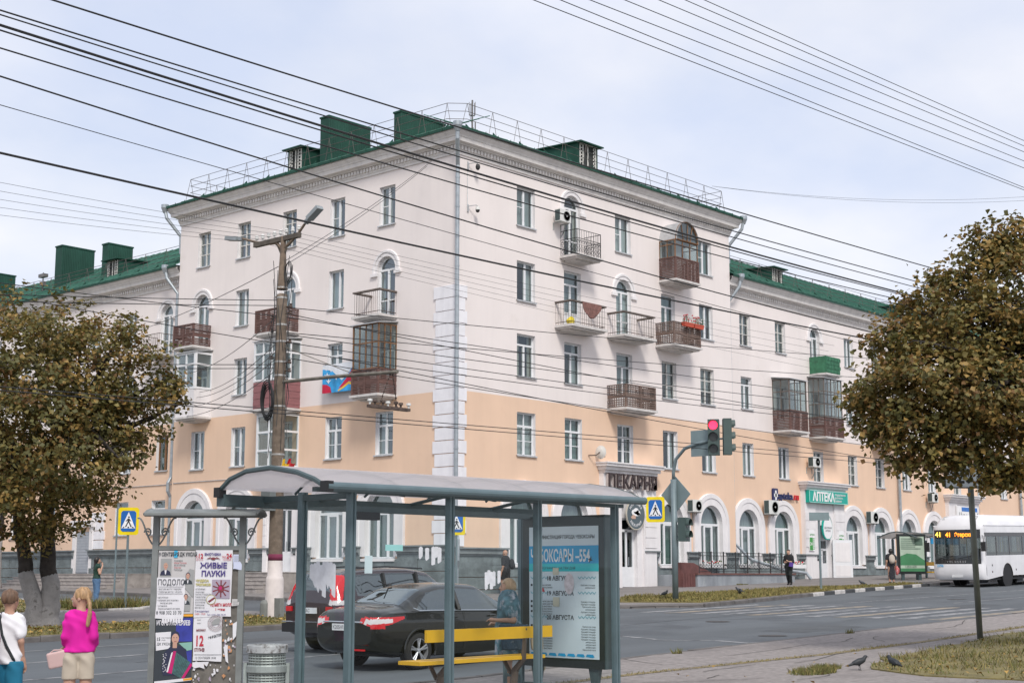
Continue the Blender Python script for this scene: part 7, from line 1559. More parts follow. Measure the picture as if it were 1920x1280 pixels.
b = MB(); text_mb(b, '41', .27, lambda x, y, d: (.035, .52-x, 2.30+y), 0, bold=.01); b.build('destination_number', M_LED, bus); b = MB(); text_mb(b, 'Эгерский', .25, lambda x, y, d: (.035, .08-x*.86, 2.30+y), 0, bold=.006); b.build('destination_text', M_LED, bus)
b = MB()
for i, ch in enumerate('VOLGABUS'): text_mb(b, ch, .115, lambda x, y, d: (-.012, .50-i*.125-x, 1.12+y), 0, bold=.004, squeeze=1.1)
tag(b.build('maker_lettering', M_CHROME, bus), kind='stuff')
b = MB(); text_mb(b, '2096', .16, lambda x, y, d: (-.038+.0, .98-x, .93+y), 0, bold=.004); b.build('fleet_number', M_CYAN, bus)
for s in (-1, 1):
    b = MB(); b.lathe([(0, -.03), (.09, -.02), (.11, .02)], (.05, s*.88, .72), 14, 'x'); b.build('headlight', mat('headlight', (.62, .55, .42), .2, coat=.6), bus)
    b = MB(); b.lathe([(0, -.02), (.06, -.01), (.07, .02)], (.02, s*.70, .68), 12, 'x'); b.build('headlight', MATS['headlight'], bus)
b = MB(); b.box(-.065, -.05, -.27, .27, .45, .56); b.build('number_plate', M_PLATE, bus)
for s in (-1, 1): b = MB(); b.tube([(.15, s*1.2, 2.35), (-.12, s*1.36, 2.3), (-.14, s*1.38, 2.05)], .022, 5); b.box(-.2, -.08, s*1.38-.11, s*1.38+.11, 1.62, 2.05); b.build('mirror', M_BUSB, bus)
b = MB(); b.tube([(-.005, .9, 1.3), (-.01, .2, 1.42)], .012, 4); b.tube([(-.005, -.05, 1.3), (-.005, -.75, 1.42)], .012, 4); b.build('wipers', M_TRIM, bus)
b = MB(); b.box(.25, .5, -1.0, 1.0, 1.05, 1.3); b.box(.9, 1.0, -1.05, -.3, .5, 1.75); b.box(.6, .95, -.9, -.45, .7, 1.0); b.build('dashboard', M_TRIM, bus)
# ================================================================ people
SK = mat('skin', (.50, .30, .215), .6, var=.08, vs=12); SK2 = mat('skin_tan', (.43, .25, .175), .6, var=.08, vs=12)
def rotz(v, a): c, s = math.cos(a), math.sin(a); return (v[0]*c-v[1]*s, v[0]*s+v[1]*c, v[2])
def human(name, label, loc, rz, H, skin, P=None, h=.013):
    """P: pose and clothing. x right, y forward, z up; lengths in body heights"""
    P = P or {}; o = tag(empty(name, loc, rz), label, 'person'); ht = P.get('head', 0.); tilt = P.get('nod', 0.); lean = P.get('lean', 0.)
    hc = np.array((0, .004+lean*.93, 0.))
    def hd(v):
        x, y, z = v; z0 = .875; y2 = y*math.cos(tilt)+(z-z0)*math.sin(tilt); z2 = z0+(z-z0)*math.cos(tilt)-y*math.sin(tilt); q = rotz((x, y2, z2), ht); return (q[0]+hc[0], q[1]+hc[1], q[2])
    ln = lambda v: (v[0], v[1]+lean*max(0, v[2]-.5)*2, v[2])
    fat = P.get('fat', 1.); ar = P.get('arm', 1.)
    arms = P.get('arms', {}); legs = P.get('legs', {})
    shd = P.get('shoulder', .100)
    A = {}
    for s, k in ((-1, 'l'), (1, 'r')):
        sh_ = ln((s*shd, 0, .80)); el, wr, hn = arms.get(k, ((s*(shd+.035), -.015, .63), (s*(shd+.045), .03, .485), (s*(shd+.045), .045, .40))); A[k] = (sh_, el, wr, hn)
    Lg = {}
    for s, k in ((-1, 'l'), (1, 'r')):
        Lg[k] = legs.get(k, ((s*.052, 0, .51), (s*.056, .012, .285), (s*.056, -.01, .045), (s*.062, .085, .018)))
    torso = [((-.05, 0, .765), (.05, 0, .765), .068*fat, .068*fat, .72), ((0, 0, .80), (0, 0, .68), .075*fat, .07*fat, .75), ((0, .005, .70), (0, 0, .58), .070*fat, .074*fat, .80), ((-.042, 0, .545), (.042, 0, .545), .072*fat, .072*fat, .86)]
    torso = [(ln(a), ln(b), r1, r2, sy) for a, b, r1, r2, sy in torso]
    def d_torso(G, e): 
        d = None
        for a, b, r1, r2, sy in torso:
            q = sdf_cap(G, a, b, r1+e, r2+e, sy); d = q if d is None else smin(d, q, .035)
        return d
    def d_arm(G, k, e, f0=0., f1=2.):
        s_, el, wr, hn = A[k]; d = sdf_cap(G, s_, el, .037*ar+e, .030*ar+e)
        if f1 < 1:
            m = tuple(np.array(s_)+(np.array(el)-np.array(s_))*f1); return sdf_cap(G, s_, m, .038*ar+e, .037*ar+e)
        if f1 < 2: wr = tuple(np.array(el)+(np.array(wr)-np.array(el))*(f1-1))
        return smin(d, sdf_cap(G, el, wr, .029*ar+e, (.018 if f1 >= 2 else .026)*ar+e), .012)
    def d_leg(G, k, e, foot=True):
        a, b, c, t = Lg[k]; d = smin(sdf_cap(G, a, b, .064*fat+e, .040+e), sdf_cap(G, b, c, .038+e, .023+e), .02)
        return smin(d, sdf_cap(G, (c[0], c[1]-.012, .022), t, .022+e, .016+e), .012) if foot else d
    def d_hand(G, k):
        s_, el, wr, hn = A[k]; w = np.array(wr); f = np.array(hn)-w; L = np.linalg.norm(f) or .08; f = f/L; sd_ = np.cross(f, (0, 1, 0) if abs(f[1]) < .8 else (0, 0, 1)); sd_ = sd_/np.linalg.norm(sd_); up_ = np.cross(sd_, f)
        pm = w+f*.035; d = sdf_cap(G, tuple(w), tuple(w+f*.05), .017, .020)
        for i, (q, l) in enumerate(((-.016, .045), (-.005, .052), (.006, .050), (.016, .040))):
            b0 = w+f*.048+sd_*q; b1 = b0+f*l*.55; b2 = b1+f*l*.35-up_*.018; d = np.minimum(d, np.minimum(sdf_cap(G, tuple(b0), tuple(b1), .0062, .0056), sdf_cap(G, tuple(b1), tuple(b2), .0056, .0048)))
        th0 = w+f*.02-sd_*.016; return np.minimum(d, smin(sdf_cap(G, tuple(th0), tuple(th0+f*.02-sd_*.018), .008, .007), sdf_cap(G, tuple(th0+f*.02-sd_*.018), tuple(th0+f*.042-sd_*.016), .007, .005), .004))
    def d_head(G):
        M = Matrix.Rotation(-ht, 3, 'Z'); R3 = np.array(Matrix.Rotation(ht, 3, 'Z'))
        d = sdf_ell(G, hd((0, -.002, .938)), (.047, .060, .060), R3); d = smin(d, sdf_ell(G, hd((0, .018, .905)), (.036, .042, .040), R3), .02)
        d = smin(d, sdf_cap(G, hd((0, .058, .935)), hd((0, .070, .914)), .006, .010), .008); d = smin(d, sdf_cap(G, hd((0, .055, .888)), hd((0, .050, .872)), .010, .012), .012)
        for s in (-1, 1): d = smin(d, sdf_ell(G, hd((s*.048, -.004, .922)), (.007, .013, .019), R3), .004)
        d = smin(d, sdf_cap(G, ln((0, -.008, .80)), hd((0, -.006, .885)), .033, .029), .02); return d
    def skin_fn(G):
        d = smin(d_torso(G, -.004), d_head(G), .02)
        for k in 'lr': d = smin(d, d_arm(G, k, -.002), .025); d = smin(d, d_leg(G, k, 0), .025); d = smin(d, d_hand(G, k), .006)
        return d
    pts = [v for k in 'lr' for v in A[k]+Lg[k]]+[hd((0, 0, 1.0))]
    lo = np.min(pts, 0)-np.array((.10, .12, .04)); hi = np.max(pts, 0)+np.array((.10, .12, .02)); lo = np.minimum(lo, (-.14, -.13, -.005)); hi = np.maximum(hi, (.14, .13, 1.0))
    def mk(nm, fn, m, l=lo, u=hi, hh=h): q = sdf_obj(nm, fn, l, u, hh/H, m, o); q.scale = (H, H, H); return q
    mk('body', skin_fn, skin)
    for s in (-1, 1):      # eyes, brows, lips
        q = MB(); c = hd((s*.019, .0545, .930)); q.lathe([(0, -.005), (.006, 0), (0, .005)], c, 8); c2_ = hd((s*.021, .0555, .945)); c3_ = hd((s*.010, .058, .944)); q.tube([c2_, c3_], .0025, 4); e = q.build('eye', M_BLACKI, o); e.scale = (H, H, H)
    q = MB(); q.tube([hd((-.014, .0545, .896)), hd((0, .060, .897)), hd((.014, .0545, .896))], .0035, 5); q = q.build('lips', mat('lips', (.36, .13, .12), .5), o); q.scale = (H, H, H)
    for g in P.get('wear', []):
        kind, m = g[0], g[1]; a = g[2] if len(g) > 2 else {}
        wob = a.get('fold', .0035)
        fold = lambda G: wob*np.sin(G[..., 0]*55+G[..., 2]*38+2*np.sin(G[..., 2]*24))*np.sin(G[..., 1]*45+G[..., 2]*15)
        if kind == 'top':
            e = a.get('e', .012); hem = a.get('hem', .52); sl = a.get('sleeve', .7)
            def fn(G):
                d = d_torso(G, e)
                if a.get('boxy'): d = smin(d, sdf_cap(G, (0, 0, .74), (0, -.005, hem), .078*fat+e, .086*fat+e, .80), .03)
                for k in 'lr': d = smin(d, d_arm(G, k, e*.9, f1=sl), .022)
                d = d+fold(G); d = np.maximum(d, hem-G[..., 2]); return np.maximum(d, -sdf_cap(G, ln((0, .0, .845)), hd((0, .01, .93)), .040, .05))
            mk('top', fn, m)
        if kind == 'shorts':
            e = a.get('e', .014); hem = a.get('hem', .32)
            def fn(G):
                d = d_torso(G, e*.8)
                for k in 'lr': d = smin(d, sdf_cap(G, Lg[k][0], tuple(np.array(Lg[k][1])), .066*fat+e, .046*(.4+.6*fat)+e*1.2), .010)
                d = d+fold(G); return np.maximum(np.maximum(d, hem-G[..., 2]), G[..., 2]-a.get('top', .60))
            mk('shorts', fn, m)
        if kind == 'trousers':
            e = a.get('e', .008)
            def fn(G):
                d = d_torso(G, e)
                for k in 'lr': d = smin(d, d_leg(G, k, e, False), .02)
                d = d+fold(G); return np.maximum(np.maximum(d, a.get('hem', .05)-G[..., 2]), G[..., 2]-.60)
            mk('trousers', fn, m)
        if kind == 'skirt':
            e = a.get('e', .012); hem = a.get('hem', .25)
            def fn(G):
                d = smin(d_torso(G, e), sdf_cap(G, (0, 0, .55), (0, .01, hem-.03), .088*fat+e, a.get('flare', .115), .85), .03)+fold(G)*1.5; return np.maximum(np.maximum(d, hem-G[..., 2]), G[..., 2]-.62)
            mk('skirt', fn, m)
        if kind == 'hair':
            R3 = np.array(Matrix.Rotation(ht, 3, 'Z')); ln_ = a.get('len', .90); fr = a.get('fringe', .957)
            def fn(G):
                d = sdf_ell(G, hd((0, -.010, .944)), (.056, .064, .063), R3)
                if a.get('long'): d = smin(d, sdf_cap(G, hd((0, -.03, .93)), hd((0, -.045, a['long'])), .052, .045, .75), .03)
                if a.get('bob'): d = smin(d, sdf_ell(G, hd((0, -.018, .925)), (.060, .062, .060), R3), .02)
                if a.get('tail'):
                    T_ = [hd(v) for v in a['tail']]
                    for p_, q_ in zip(T_[:-1], T_[1:]): d = smin(d, sdf_cap(G, p_, q_, a.get('tr', .018), a.get('tr', .018)*.85), .012)
                if a.get('bun'): d = smin(d, sdf_ell(G, hd((0, -.06, .96)), (.03, .03, .03)), .01)
                c = np.array(hd((0, 0, 0))); q = (G-c.astype(np.float32))@np.array(Matrix.Rotation(ht, 3, 'Z')).astype(np.float32)
                y, z = q[..., 1], q[..., 2]
                face = np.maximum(np.maximum(.012-y-(.0 if not a.get('bob') else -.012), z-fr), -1e3); d = np.maximum(d, -face)
                if not (a.get('long') or a.get('tail')): d = np.maximum(d, ln_-G[..., 2])
                elif a.get('tail') : d = np.maximum(d, np.where((np.abs(q[..., 0]) < .06) & (y > -.045), ln_-z, -1))
                for p_, q_ in zip(a.get('tailb', [])[:-1], a.get('tailb', [])[1:]): d = smin(d, sdf_cap(G, p_, q_, a['tr'], a['tr']*.9), .008)
                return d+.0022*np.sin(G[..., 0]*160+G[..., 2]*30)
            mk('hair', fn, m, hh=min(h, .011))
        if kind == 'shoes':
            for k in 'lr':
                a_, b_, c_, t_ = Lg[k]
                mk('shoe', lambda G: np.maximum(smin(sdf_cap(G, (c_[0], c_[1]-.012, c_[2]-.018), t_, .028, .021), sdf_cap(G, c_, (c_[0], c_[1], c_[2]+.02), .028, .027), .01), G[..., 2]-(c_[2]+.02)), m)
    return o
def part_sdf(name, fn, lo, hi, h, m, par): return sdf_obj(name, fn, lo, hi, h, m, par)
HAIRB = mat('hair_blond', (.36, .22, .11), .6, var=.35, vs=14, stretch=(6, 6, 1)); HAIRBR = mat('hair_brown', (.13, .075, .045), .6, var=.35, vs=14, stretch=(6, 6, 1)); HAIRK = mat('hair_black', (.014, .012, .012), .5, var=.3); HAIRG = mat('hair_ashblond', (.42, .30, .19), .6, var=.3, vs=14, stretch=(6, 6, 1))
M_PINKT = mat('sweater_pink', (.62, .006, .30), .85, var=.08, vs=6); M_BEIGE = mat('shorts_beige', (.48, .42, .34), .9, var=.08, vs=8); M_WHT = mat('tshirt_white', (.74, .74, .77), .85, var=.05, vs=6); M_BLU = mat('shorts_blue', (.012, .16, .27), .85, var=.15, vs=8)
M_SHOEW = mat('shoe_white', (.6, .6, .6), .7); M_SHOEK = mat('shoe_black', (.02, .02, .02), .6)
x, y = -33.0, -26.07; g_ = human('person', 'girl in a bright pink sweater and beige shorts with a long ponytail', (x, y, sz(x, y)), BRZ+R_(14), 1.60, SK, dict(head=R_(66), nod=-.05, shoulder=.064, fat=.70, arm=.70,
    arms={'l': ((-.094, .0, .66), (-.100, .08, .585), (-.09, .14, .56)), 'r': ((.098, -.025, .66), (.100, .05, .575), (.085, .10, .55))},
    wear=[('shorts', M_BEIGE, dict(hem=.365, e=.012, top=.57)), ('top', M_PINKT, dict(e=.014, hem=.55, sleeve=1.6, boxy=True, fold=.0075)), ('hair', HAIRB, dict(len=.915, fringe=.935, tailb=[(.045, -.045, .925), (.062, -.062, .885), (.064, -.074, .82), (.056, -.082, .74)], tr=.0155)), ('shoes', M_SHOEW)]), .012)
x2, y2 = g_.location[0], g_.location[1]
def purse(G): q = np.abs(G-np.array((0, 0, .09), dtype=np.float32))-np.array((.105, .012, .075), dtype=np.float32); return np.sqrt((np.maximum(q, 0)**2).sum(-1))+np.minimum(q.max(-1), 0)-.014
o = sdf_obj('handbag', purse, (-.14, -.05, -.02), (.14, .05, .2), .011, mat('bag_pink', (.60, .42, .40), .6, var=.05)); o.location = (x2-.16, y2+.12, .62); o.rotation_euler = (R_(6), R_(-12), BRZ+R_(-6)); tag(o, 'flat pale pink handbag held by the girl in pink', 'bag')
b = MB(); b.tube([(-.09, 0, .17), (-.03, 0, .20), (.06, 0, .185), (.09, 0, .17)], .007, 5); b.build('strap', MATS['bag_pink'], o)
x, y = -33.86, -26.05; b_ = human('person', 'boy in a white T-shirt and blue shorts with a black crossbody strap', (x, y, sz(x, y)), BRZ+R_(-6), 1.60, SK2, dict(head=R_(-14), shoulder=.070, fat=.74, arm=.74,
    arms={'r': ((.100, -.02, .655), (.103, .02, .535), (.102, .04, .47)), 'l': ((-.10, .0, .655), (-.10, .05, .53), (-.10, .08, .46))},
    wear=[('shorts', M_BLU, dict(hem=.36, e=.012, top=.525)), ('top', M_WHT, dict(e=.011, hem=.505, sleeve=.66, boxy=True, fold=.0075)), ('hair', HAIRBR, dict(len=.905, fringe=.965)), ('shoes', M_SHOEW)]), .012)
b = MB(); pts = [(-.050, -.0, .848), (-.046, -.050, .80), (-.015, -.066, .70), (.025, -.070, .62), (.064, -.055, .545), (.084, -.005, .50), (.07, .05, .50)]
for p, q in zip(pts[:-1], pts[1:]): b.tube([tuple(np.array(p)*1.6), tuple(np.array(q)*1.6)], .016, 6)
o = tag(b.build('crossbody_strap', mat('strap_black', (.015, .02, .022), .6)), 'black crossbody bag strap over the back of the boy in white', 'bag'); o.location = b_.location; o.rotation_euler = b_.rotation_euler
M_STR = mat('shirt_maroon', (.16, .008, .035), .85, var=.1)
nt_ = M_STR.node_tree; p_ = nt_.nodes['Principled BSDF']; wv = nt_.nodes.new('ShaderNodeTexWave'); wv.bands_direction = 'Z'; wv.inputs['Scale'].default_value = 14; wv.inputs['Distortion'].default_value = 2.5; tcn = nt_.nodes.new('ShaderNodeTexCoord'); nt_.links.new(tcn.outputs['Object'], wv.inputs['Vector'])
rpn = nt_.nodes.new('ShaderNodeValToRGB'); rpn.color_ramp.elements[0].position = .86; rpn.color_ramp.elements[0].color = (.16, .008, .035, 1); rpn.color_ramp.elements[1].position = .93; rpn.color_ramp.elements[1].color = (.55, .40, .42, 1); nt_.links.new(wv.outputs[0], rpn.inputs[0]); nt_.links.new(rpn.outputs[0], p_.inputs['Base Color'])
x, y = -34.40, -26.20; human('person', 'person in a maroon striped short-sleeved shirt cut off by the left edge', (x, y, sz(x, y)), BRZ+R_(-4), 1.66, SK2, dict(shoulder=.115, fat=1.15, arms={'r': ((.165, -.02, .64), (.165, .01, .50), (.16, .03, .42))},
    wear=[('top', M_STR, dict(e=.022, hem=.50, sleeve=.85, boxy=True)), ('trousers', mat('jeans_grey', (.12, .13, .15), .9)), ('hair', HAIRK, dict(len=.9)), ('shoes', M_SHOEK)]), .014)
M_DRESS = mat('dress_patterned', (.09, .18, .22), .85, var=.6, vs=12, c2=(.48, .50, .56), c2s=9, c2t=.54)
x, y = -26.70, -26.92; w_ = human('person', 'ash blond woman in a blue patterned dress standing behind the bench', (x, y, sz(x, y)), BRZ+R_(92), 1.56, SK, dict(head=R_(4), shoulder=.112, fat=1.36, lean=.01,
    arms={'l': ((-.150, -.035, .635), (-.135, .115, .635), (-.12, .19, .64)), 'r': ((.15, -.02, .63), (.12, .10, .60), (.09, .17, .60))},
    wear=[('top', M_DRESS, dict(e=.020, hem=.55, sleeve=.62, boxy=True)), ('skirt', M_DRESS, dict(hem=.285, e=.026, flare=.135)), ('hair', HAIRG, dict(bob=True, len=.875, fringe=.955)), ('shoes', M_SHOEK)]), .012)
def tote(w, d, hgt):
    def f(G): q = np.abs(G-np.array((0, 0, hgt/2), dtype=np.float32))-np.array((w, d, hgt/2-.02), dtype=np.float32)*(.82+.25*np.clip(G[..., 2:3]/hgt, 0, 1)); return np.sqrt((np.maximum(q, 0)**2).sum(-1))+np.minimum(q.max(-1), 0)-.02+.006*np.sin(G[..., 0]*45+G[..., 2]*20)
    return f
M_BAGS = mat('bag_blue_striped', (.03, .06, .10), .8, var=.4, vs=20, stretch=(6, 1, 1), c2=(.20, .25, .30), c2s=14, c2t=.6)
o = sdf_obj('shopping_bag', tote(.17, .08, .36), (-.25, -.14, -.03), (.25, .14, .42), .016, M_BAGS); o.location = (-27.02, -27.30, .62); o.rotation_euler = (0, 0, BRZ); tag(o, 'blue and black striped shopping bag hanging by the woman in the dress', 'bag')
o.location.z = .60
o = sdf_obj('handbag', tote(.07, .04, .30), (-.14, -.1, -.03), (.14, .1, .36), .014, mat('bag_tan', (.36, .29, .21), .7, var=.1)); o.location = (-26.72, -27.46, .60); o.rotation_euler = (0, 0, BRZ); tag(o, 'soft tan bag standing on the yellow bench seat', 'bag')
# far people
M_BLK = mat('cloth_black', (.016, .017, .019), .85, var=.2)
def backpack(loc, rz, s, m, label):
    f = lambda G: smin(sdf_ell(G, (0, 0, .22), (.15, .10, .22)), sdf_ell(G, (0, -.07, .14), (.11, .07, .11)), .05)
    o = sdf_obj('backpack', f, (-.2, -.2, -.02), (.2, .14, .46), .03, m); o.location = loc; o.rotation_euler = (0, 0, rz); o.scale = (s, s, s); tag(o, label, 'backpack'); return o
walk = {'l': ((-.05, 0, .51), (-.055, .06, .29), (-.055, -.01, .05), (-.06, .075, .022)), 'r': ((.05, 0, .51), (.055, -.02, .285), (.055, -.10, .06), (.06, -.02, .022))}
x, y = 1.93, -1.0; human('person', 'bald man in black T-shirt and shorts walking along the plinth', (x, y, sz(x, y)), BRZ+R_(60), 1.76, SK2, dict(legs=walk, fat=1.1, nod=.1, wear=[('top', M_BLK, dict(sleeve=.75, hem=.49)), ('shorts', M_BLK, dict(hem=.33)), ('shoes', M_SHOEW)]), .02)
backpack((x+.27, y-.10, sz(x, y)+.98), BRZ+R_(60), 1.0, M_BLK, 'black backpack on the back of the bald man')
x, y = 17.55, -4.71; human('person', 'dark haired woman in black looking at her phone by the ramp', (x, y, sz(x, y)), BRZ+R_(150), 1.63, SK, dict(legs=walk, nod=.10, arms={'l': ((-.13, .0, .65), (-.05, .13, .66), (-.02, .17, .68)), 'r': ((.13, .0, .65), (.06, .12, .63), (.02, .16, .64))},
    wear=[('top', M_BLK, dict(sleeve=1.2, hem=.53)), ('trousers', mat('trousers_dark', (.018, .022, .022), .9), dict(e=.010)), ('hair', mat('hair_dark', (.035, .018, .014), .5, var=.3), dict(long=.76, len=.8)), ('shoes', M_SHOEK)]), .018)
b = MB(); b.box(-.09, .09, -.05, .05, -.1, .1); o = tag(b.build('purple_bag', mat('bag_purple', (.08, .035, .25), .6)), 'small purple pouch carried by the woman with the phone', 'bag'); o.location = (17.36, -4.95, sz(x, y)+.94); o.rotation_euler = (0, .2, BRZ)
M_FLOR = mat('floral_dark', (.03, .03, .038), .9, var=.2, c2=(.32, .27, .27), c2s=16, c2t=.60)
x, y = 21.17, -8.04; human('person', 'black haired woman with floral trousers waiting near the far bus shelter', (x, y, sz(x, y)), BRZ+R_(8), 1.63, SK2, dict(wear=[('top', M_BLK, dict(sleeve=.5, hem=.55)), ('skirt', M_FLOR, dict(hem=.13, flare=.085)), ('hair', HAIRK, dict(bob=True, len=.86, long=.84)), ('shoes', M_SHOEK)]), .02)
backpack((x-.14, y-.13, sz(x, y)+.93), BRZ+R_(8), 1.0, mat('backpack_cream', (.46, .40, .34), .8), 'cream backpack worn by the woman at the far bus stop')
def bagf(G): return sdf_ell(G, (0, 0, .2), (.12, .07, .2))+.015*np.sin(G[..., 0]*40)
o = sdf_obj('carrier_bag', bagf, (-.16, -.1, -.03), (.16, .1, .45), .03, mat('bag_coral', (.55, .14, .14), .6, c2=(.6, .5, .5), c2s=9)); o.location = (x+.22, y-.20, sz(x, y)+.42); tag(o, 'red and white carrier bag in the hand of the waiting woman', 'bag')
x, y = -13.6, 4.2; human('person', 'long haired woman in a dark green top raising a hand to her mouth', (x, y, sz(x, y)), BRZ+R_(-60), 1.66, SK, dict(arms={'r': ((.135, .03, .66), (.05, .10, .82), (.02, .10, .88))}, wear=[('top', mat('top_green', (.012, .045, .032), .8), dict(sleeve=.05, hem=.55)), ('trousers', mat('jeans_blue', (.10, .19, .34), .9), dict(hem=.05)), ('hair', HAIRK, dict(long=.74, len=.8)), ('shoes', M_SHOEK)]), .018)
# ================================================================ birds
M_CROW = mat('crow_black', (.022, .026, .030), .55, var=.3, vs=25); M_PIG = mat('pigeon_grey', (.055, .062, .072), .7, var=.3, vs=30); M_BEAK = mat('beak_dark', (.02, .02, .02), .4)
def bird(label, loc, rz, s, m, name='jackdaw'):
    o = tag(empty(name, loc, rz), label, 'bird'); a = .32
    def f(G):
        M = np.array(Matrix.Rotation(a, 3, 'X')); d = sdf_ell(G, (0, 0, .155), (.058, .115, .062), M); d = smin(d, sdf_cap(G, (0, .08, .19), (0, .115, .235), .040, .030), .03); d = smin(d, sdf_ell(G, (0, .125, .247), (.030, .036, .030)), .015)
        d = smin(d, sdf_cap(G, (0, -.08, .13), (0, -.21, .085), .035, .018, 1.), .02)
        for k in (-1, 1): d = smin(d, sdf_ell(G, (k*.048, -.03, .15), (.018, .11, .045), M), .012); d = smin(d, sdf_cap(G, (k*.025, 0, .12), (k*.028, .0, .075), .018, .010), .012)
        return d
    q = sdf_obj('body', f, (-.09, -.25, .06), (.09, .18, .29), .011, m, o); q.scale = (s, s, s)
    b = MB(); b.tube([(0, .15, .247), (0, .185, .238)], [.011, .003], 6); q = b.build('beak', M_BEAK, o); q.scale = (s, s, s)
    for k in (-1, 1):
        b = MB(); b.tube([(k*.028, 0, .085), (k*.03, .008, .045), (k*.03, 0, .004)], .005, 5)
        for t in (-.5, 0, .5): b.tube([(k*.03, 0, .005), (k*.03+.03*math.sin(t), .03*math.cos(t), .003)], .004, 4)
        b.tube([(k*.03, 0, .005), (k*.03, -.02, .003)], .004, 4); q = b.build('leg', M_BEAK, o); q.scale = (s, s, s)
    return o
for (x, y, r, s, m, nm, lb) in [(-20.75, -29.12, BRZ-PI/2+.15, .86, M_CROW, 'jackdaw', 'jackdaw standing in profile on the pavement, beak to the right'), (-20.42, -29.55, BRZ+.5, .86, M_CROW, 'jackdaw', 'jackdaw at the edge of the near grass, facing away')]:
    bird(lb, (x, y, sz(x, y)+.003), r, s, m, nm)
for i, (x, y, r, lb) in enumerate([(5.8, -9.6, 1.0, 'pigeon on the far verge near the hatch end'), (4.3, -10.6, 2.2, 'pigeon on the far verge close to the kerb'), (16.4, -9.1, .4, 'pigeon at the painted kerb near the waiting woman'), (1.5, -9.2, 3.0, 'pigeon on the verge right of the traffic light mast')]):
    bird(lb, (x, y, sz(x, y)+.035), r, 1.0, M_PIG, 'pigeon')
# ================================================================ trees
M_BARK = mat('bark_dark', (.040, .034, .030), .95, var=.35, vs=8, bump=1., bs=14); M_LIME = mat('bark_limewash', (.29, .275, .26), .95, var=.2, vs=5, bump=1., bs=10, c2=(.11, .10, .09), c2s=5, c2t=.56)
LEAFS = [leafmat('leaf_olive', (.185, .150, .042)), leafmat('leaf_green', (.115, .110, .034)), leafmat('leaf_ochre', (.32, .205, .058)), leafmat('leaf_brown', (.21, .115, .04))]
def leaf_mesh_arrays(pos, nrm, size, rng):
    n = len(pos); nrm = nrm/np.linalg.norm(nrm, axis=1, keepdims=True); r = rng.normal(size=(n, 3)); t = np.cross(nrm, r); t /= np.linalg.norm(t, axis=1, keepdims=True); b = np.cross(nrm, t)
    s = size*rng.uniform(.65, 1.25, n)[:, None]; w = s*rng.uniform(.38, .52, n)[:, None]; bend = nrm*s*rng.uniform(.05, .25, n)[:, None]
    V = np.stack([pos-t*s*.5, pos+b*w+bend-t*s*.08, pos+t*s*.5-bend*.6, pos-b*w+bend-t*s*.08], 1).reshape(-1, 3); a = np.arange(n)*4
    F = np.concatenate([np.stack([a, a+1, a+2], 1), np.stack([a, a+2, a+3], 1)]); return V, F
def crown_points(blobs, clumps_per, leaves, spread, rng, dens=1.):
    pos = []; nrm = []; cl = []; cid = []
    for (c, r, q) in blobs:
        c = np.array(c); nC = int(clumps_per*q)
        d = rng.normal(size=(nC, 3)); d /= np.linalg.norm(d, axis=1, keepdims=True); rad = r*rng.uniform(.30, 1.08, nC)**.55*np.where(rng.random(nC) < .10, rng.uniform(1.1, 1.38, nC), 1.)
        rad *= 1+.10*np.sin(d[:, 0]*6+c[0])+.08*np.sin(d[:, 2]*9+c[1]); cc = c+d*rad[:, None]*np.array((1, 1, .9)); cl.append(cc)
        for k in range(nC):
            m = int(leaves*rng.uniform(.5, 1.4)); p = rng.normal(size=(m, 3))*np.array((spread, spread, spread*.62)); pos.append(cc[k]+p); nrm.append(d[k]*.6+np.array((0, 0, .75))+rng.normal(size=(m, 3))*.55); cid.append(np.full(m, rng.choice(4, p=(.36, .34, .22, .08))))  # lit and shaded clumps painted in: each takes one random dominant leaf colour
    return np.concatenate(pos), np.concatenate(nrm), np.concatenate(cl), np.concatenate(cid)
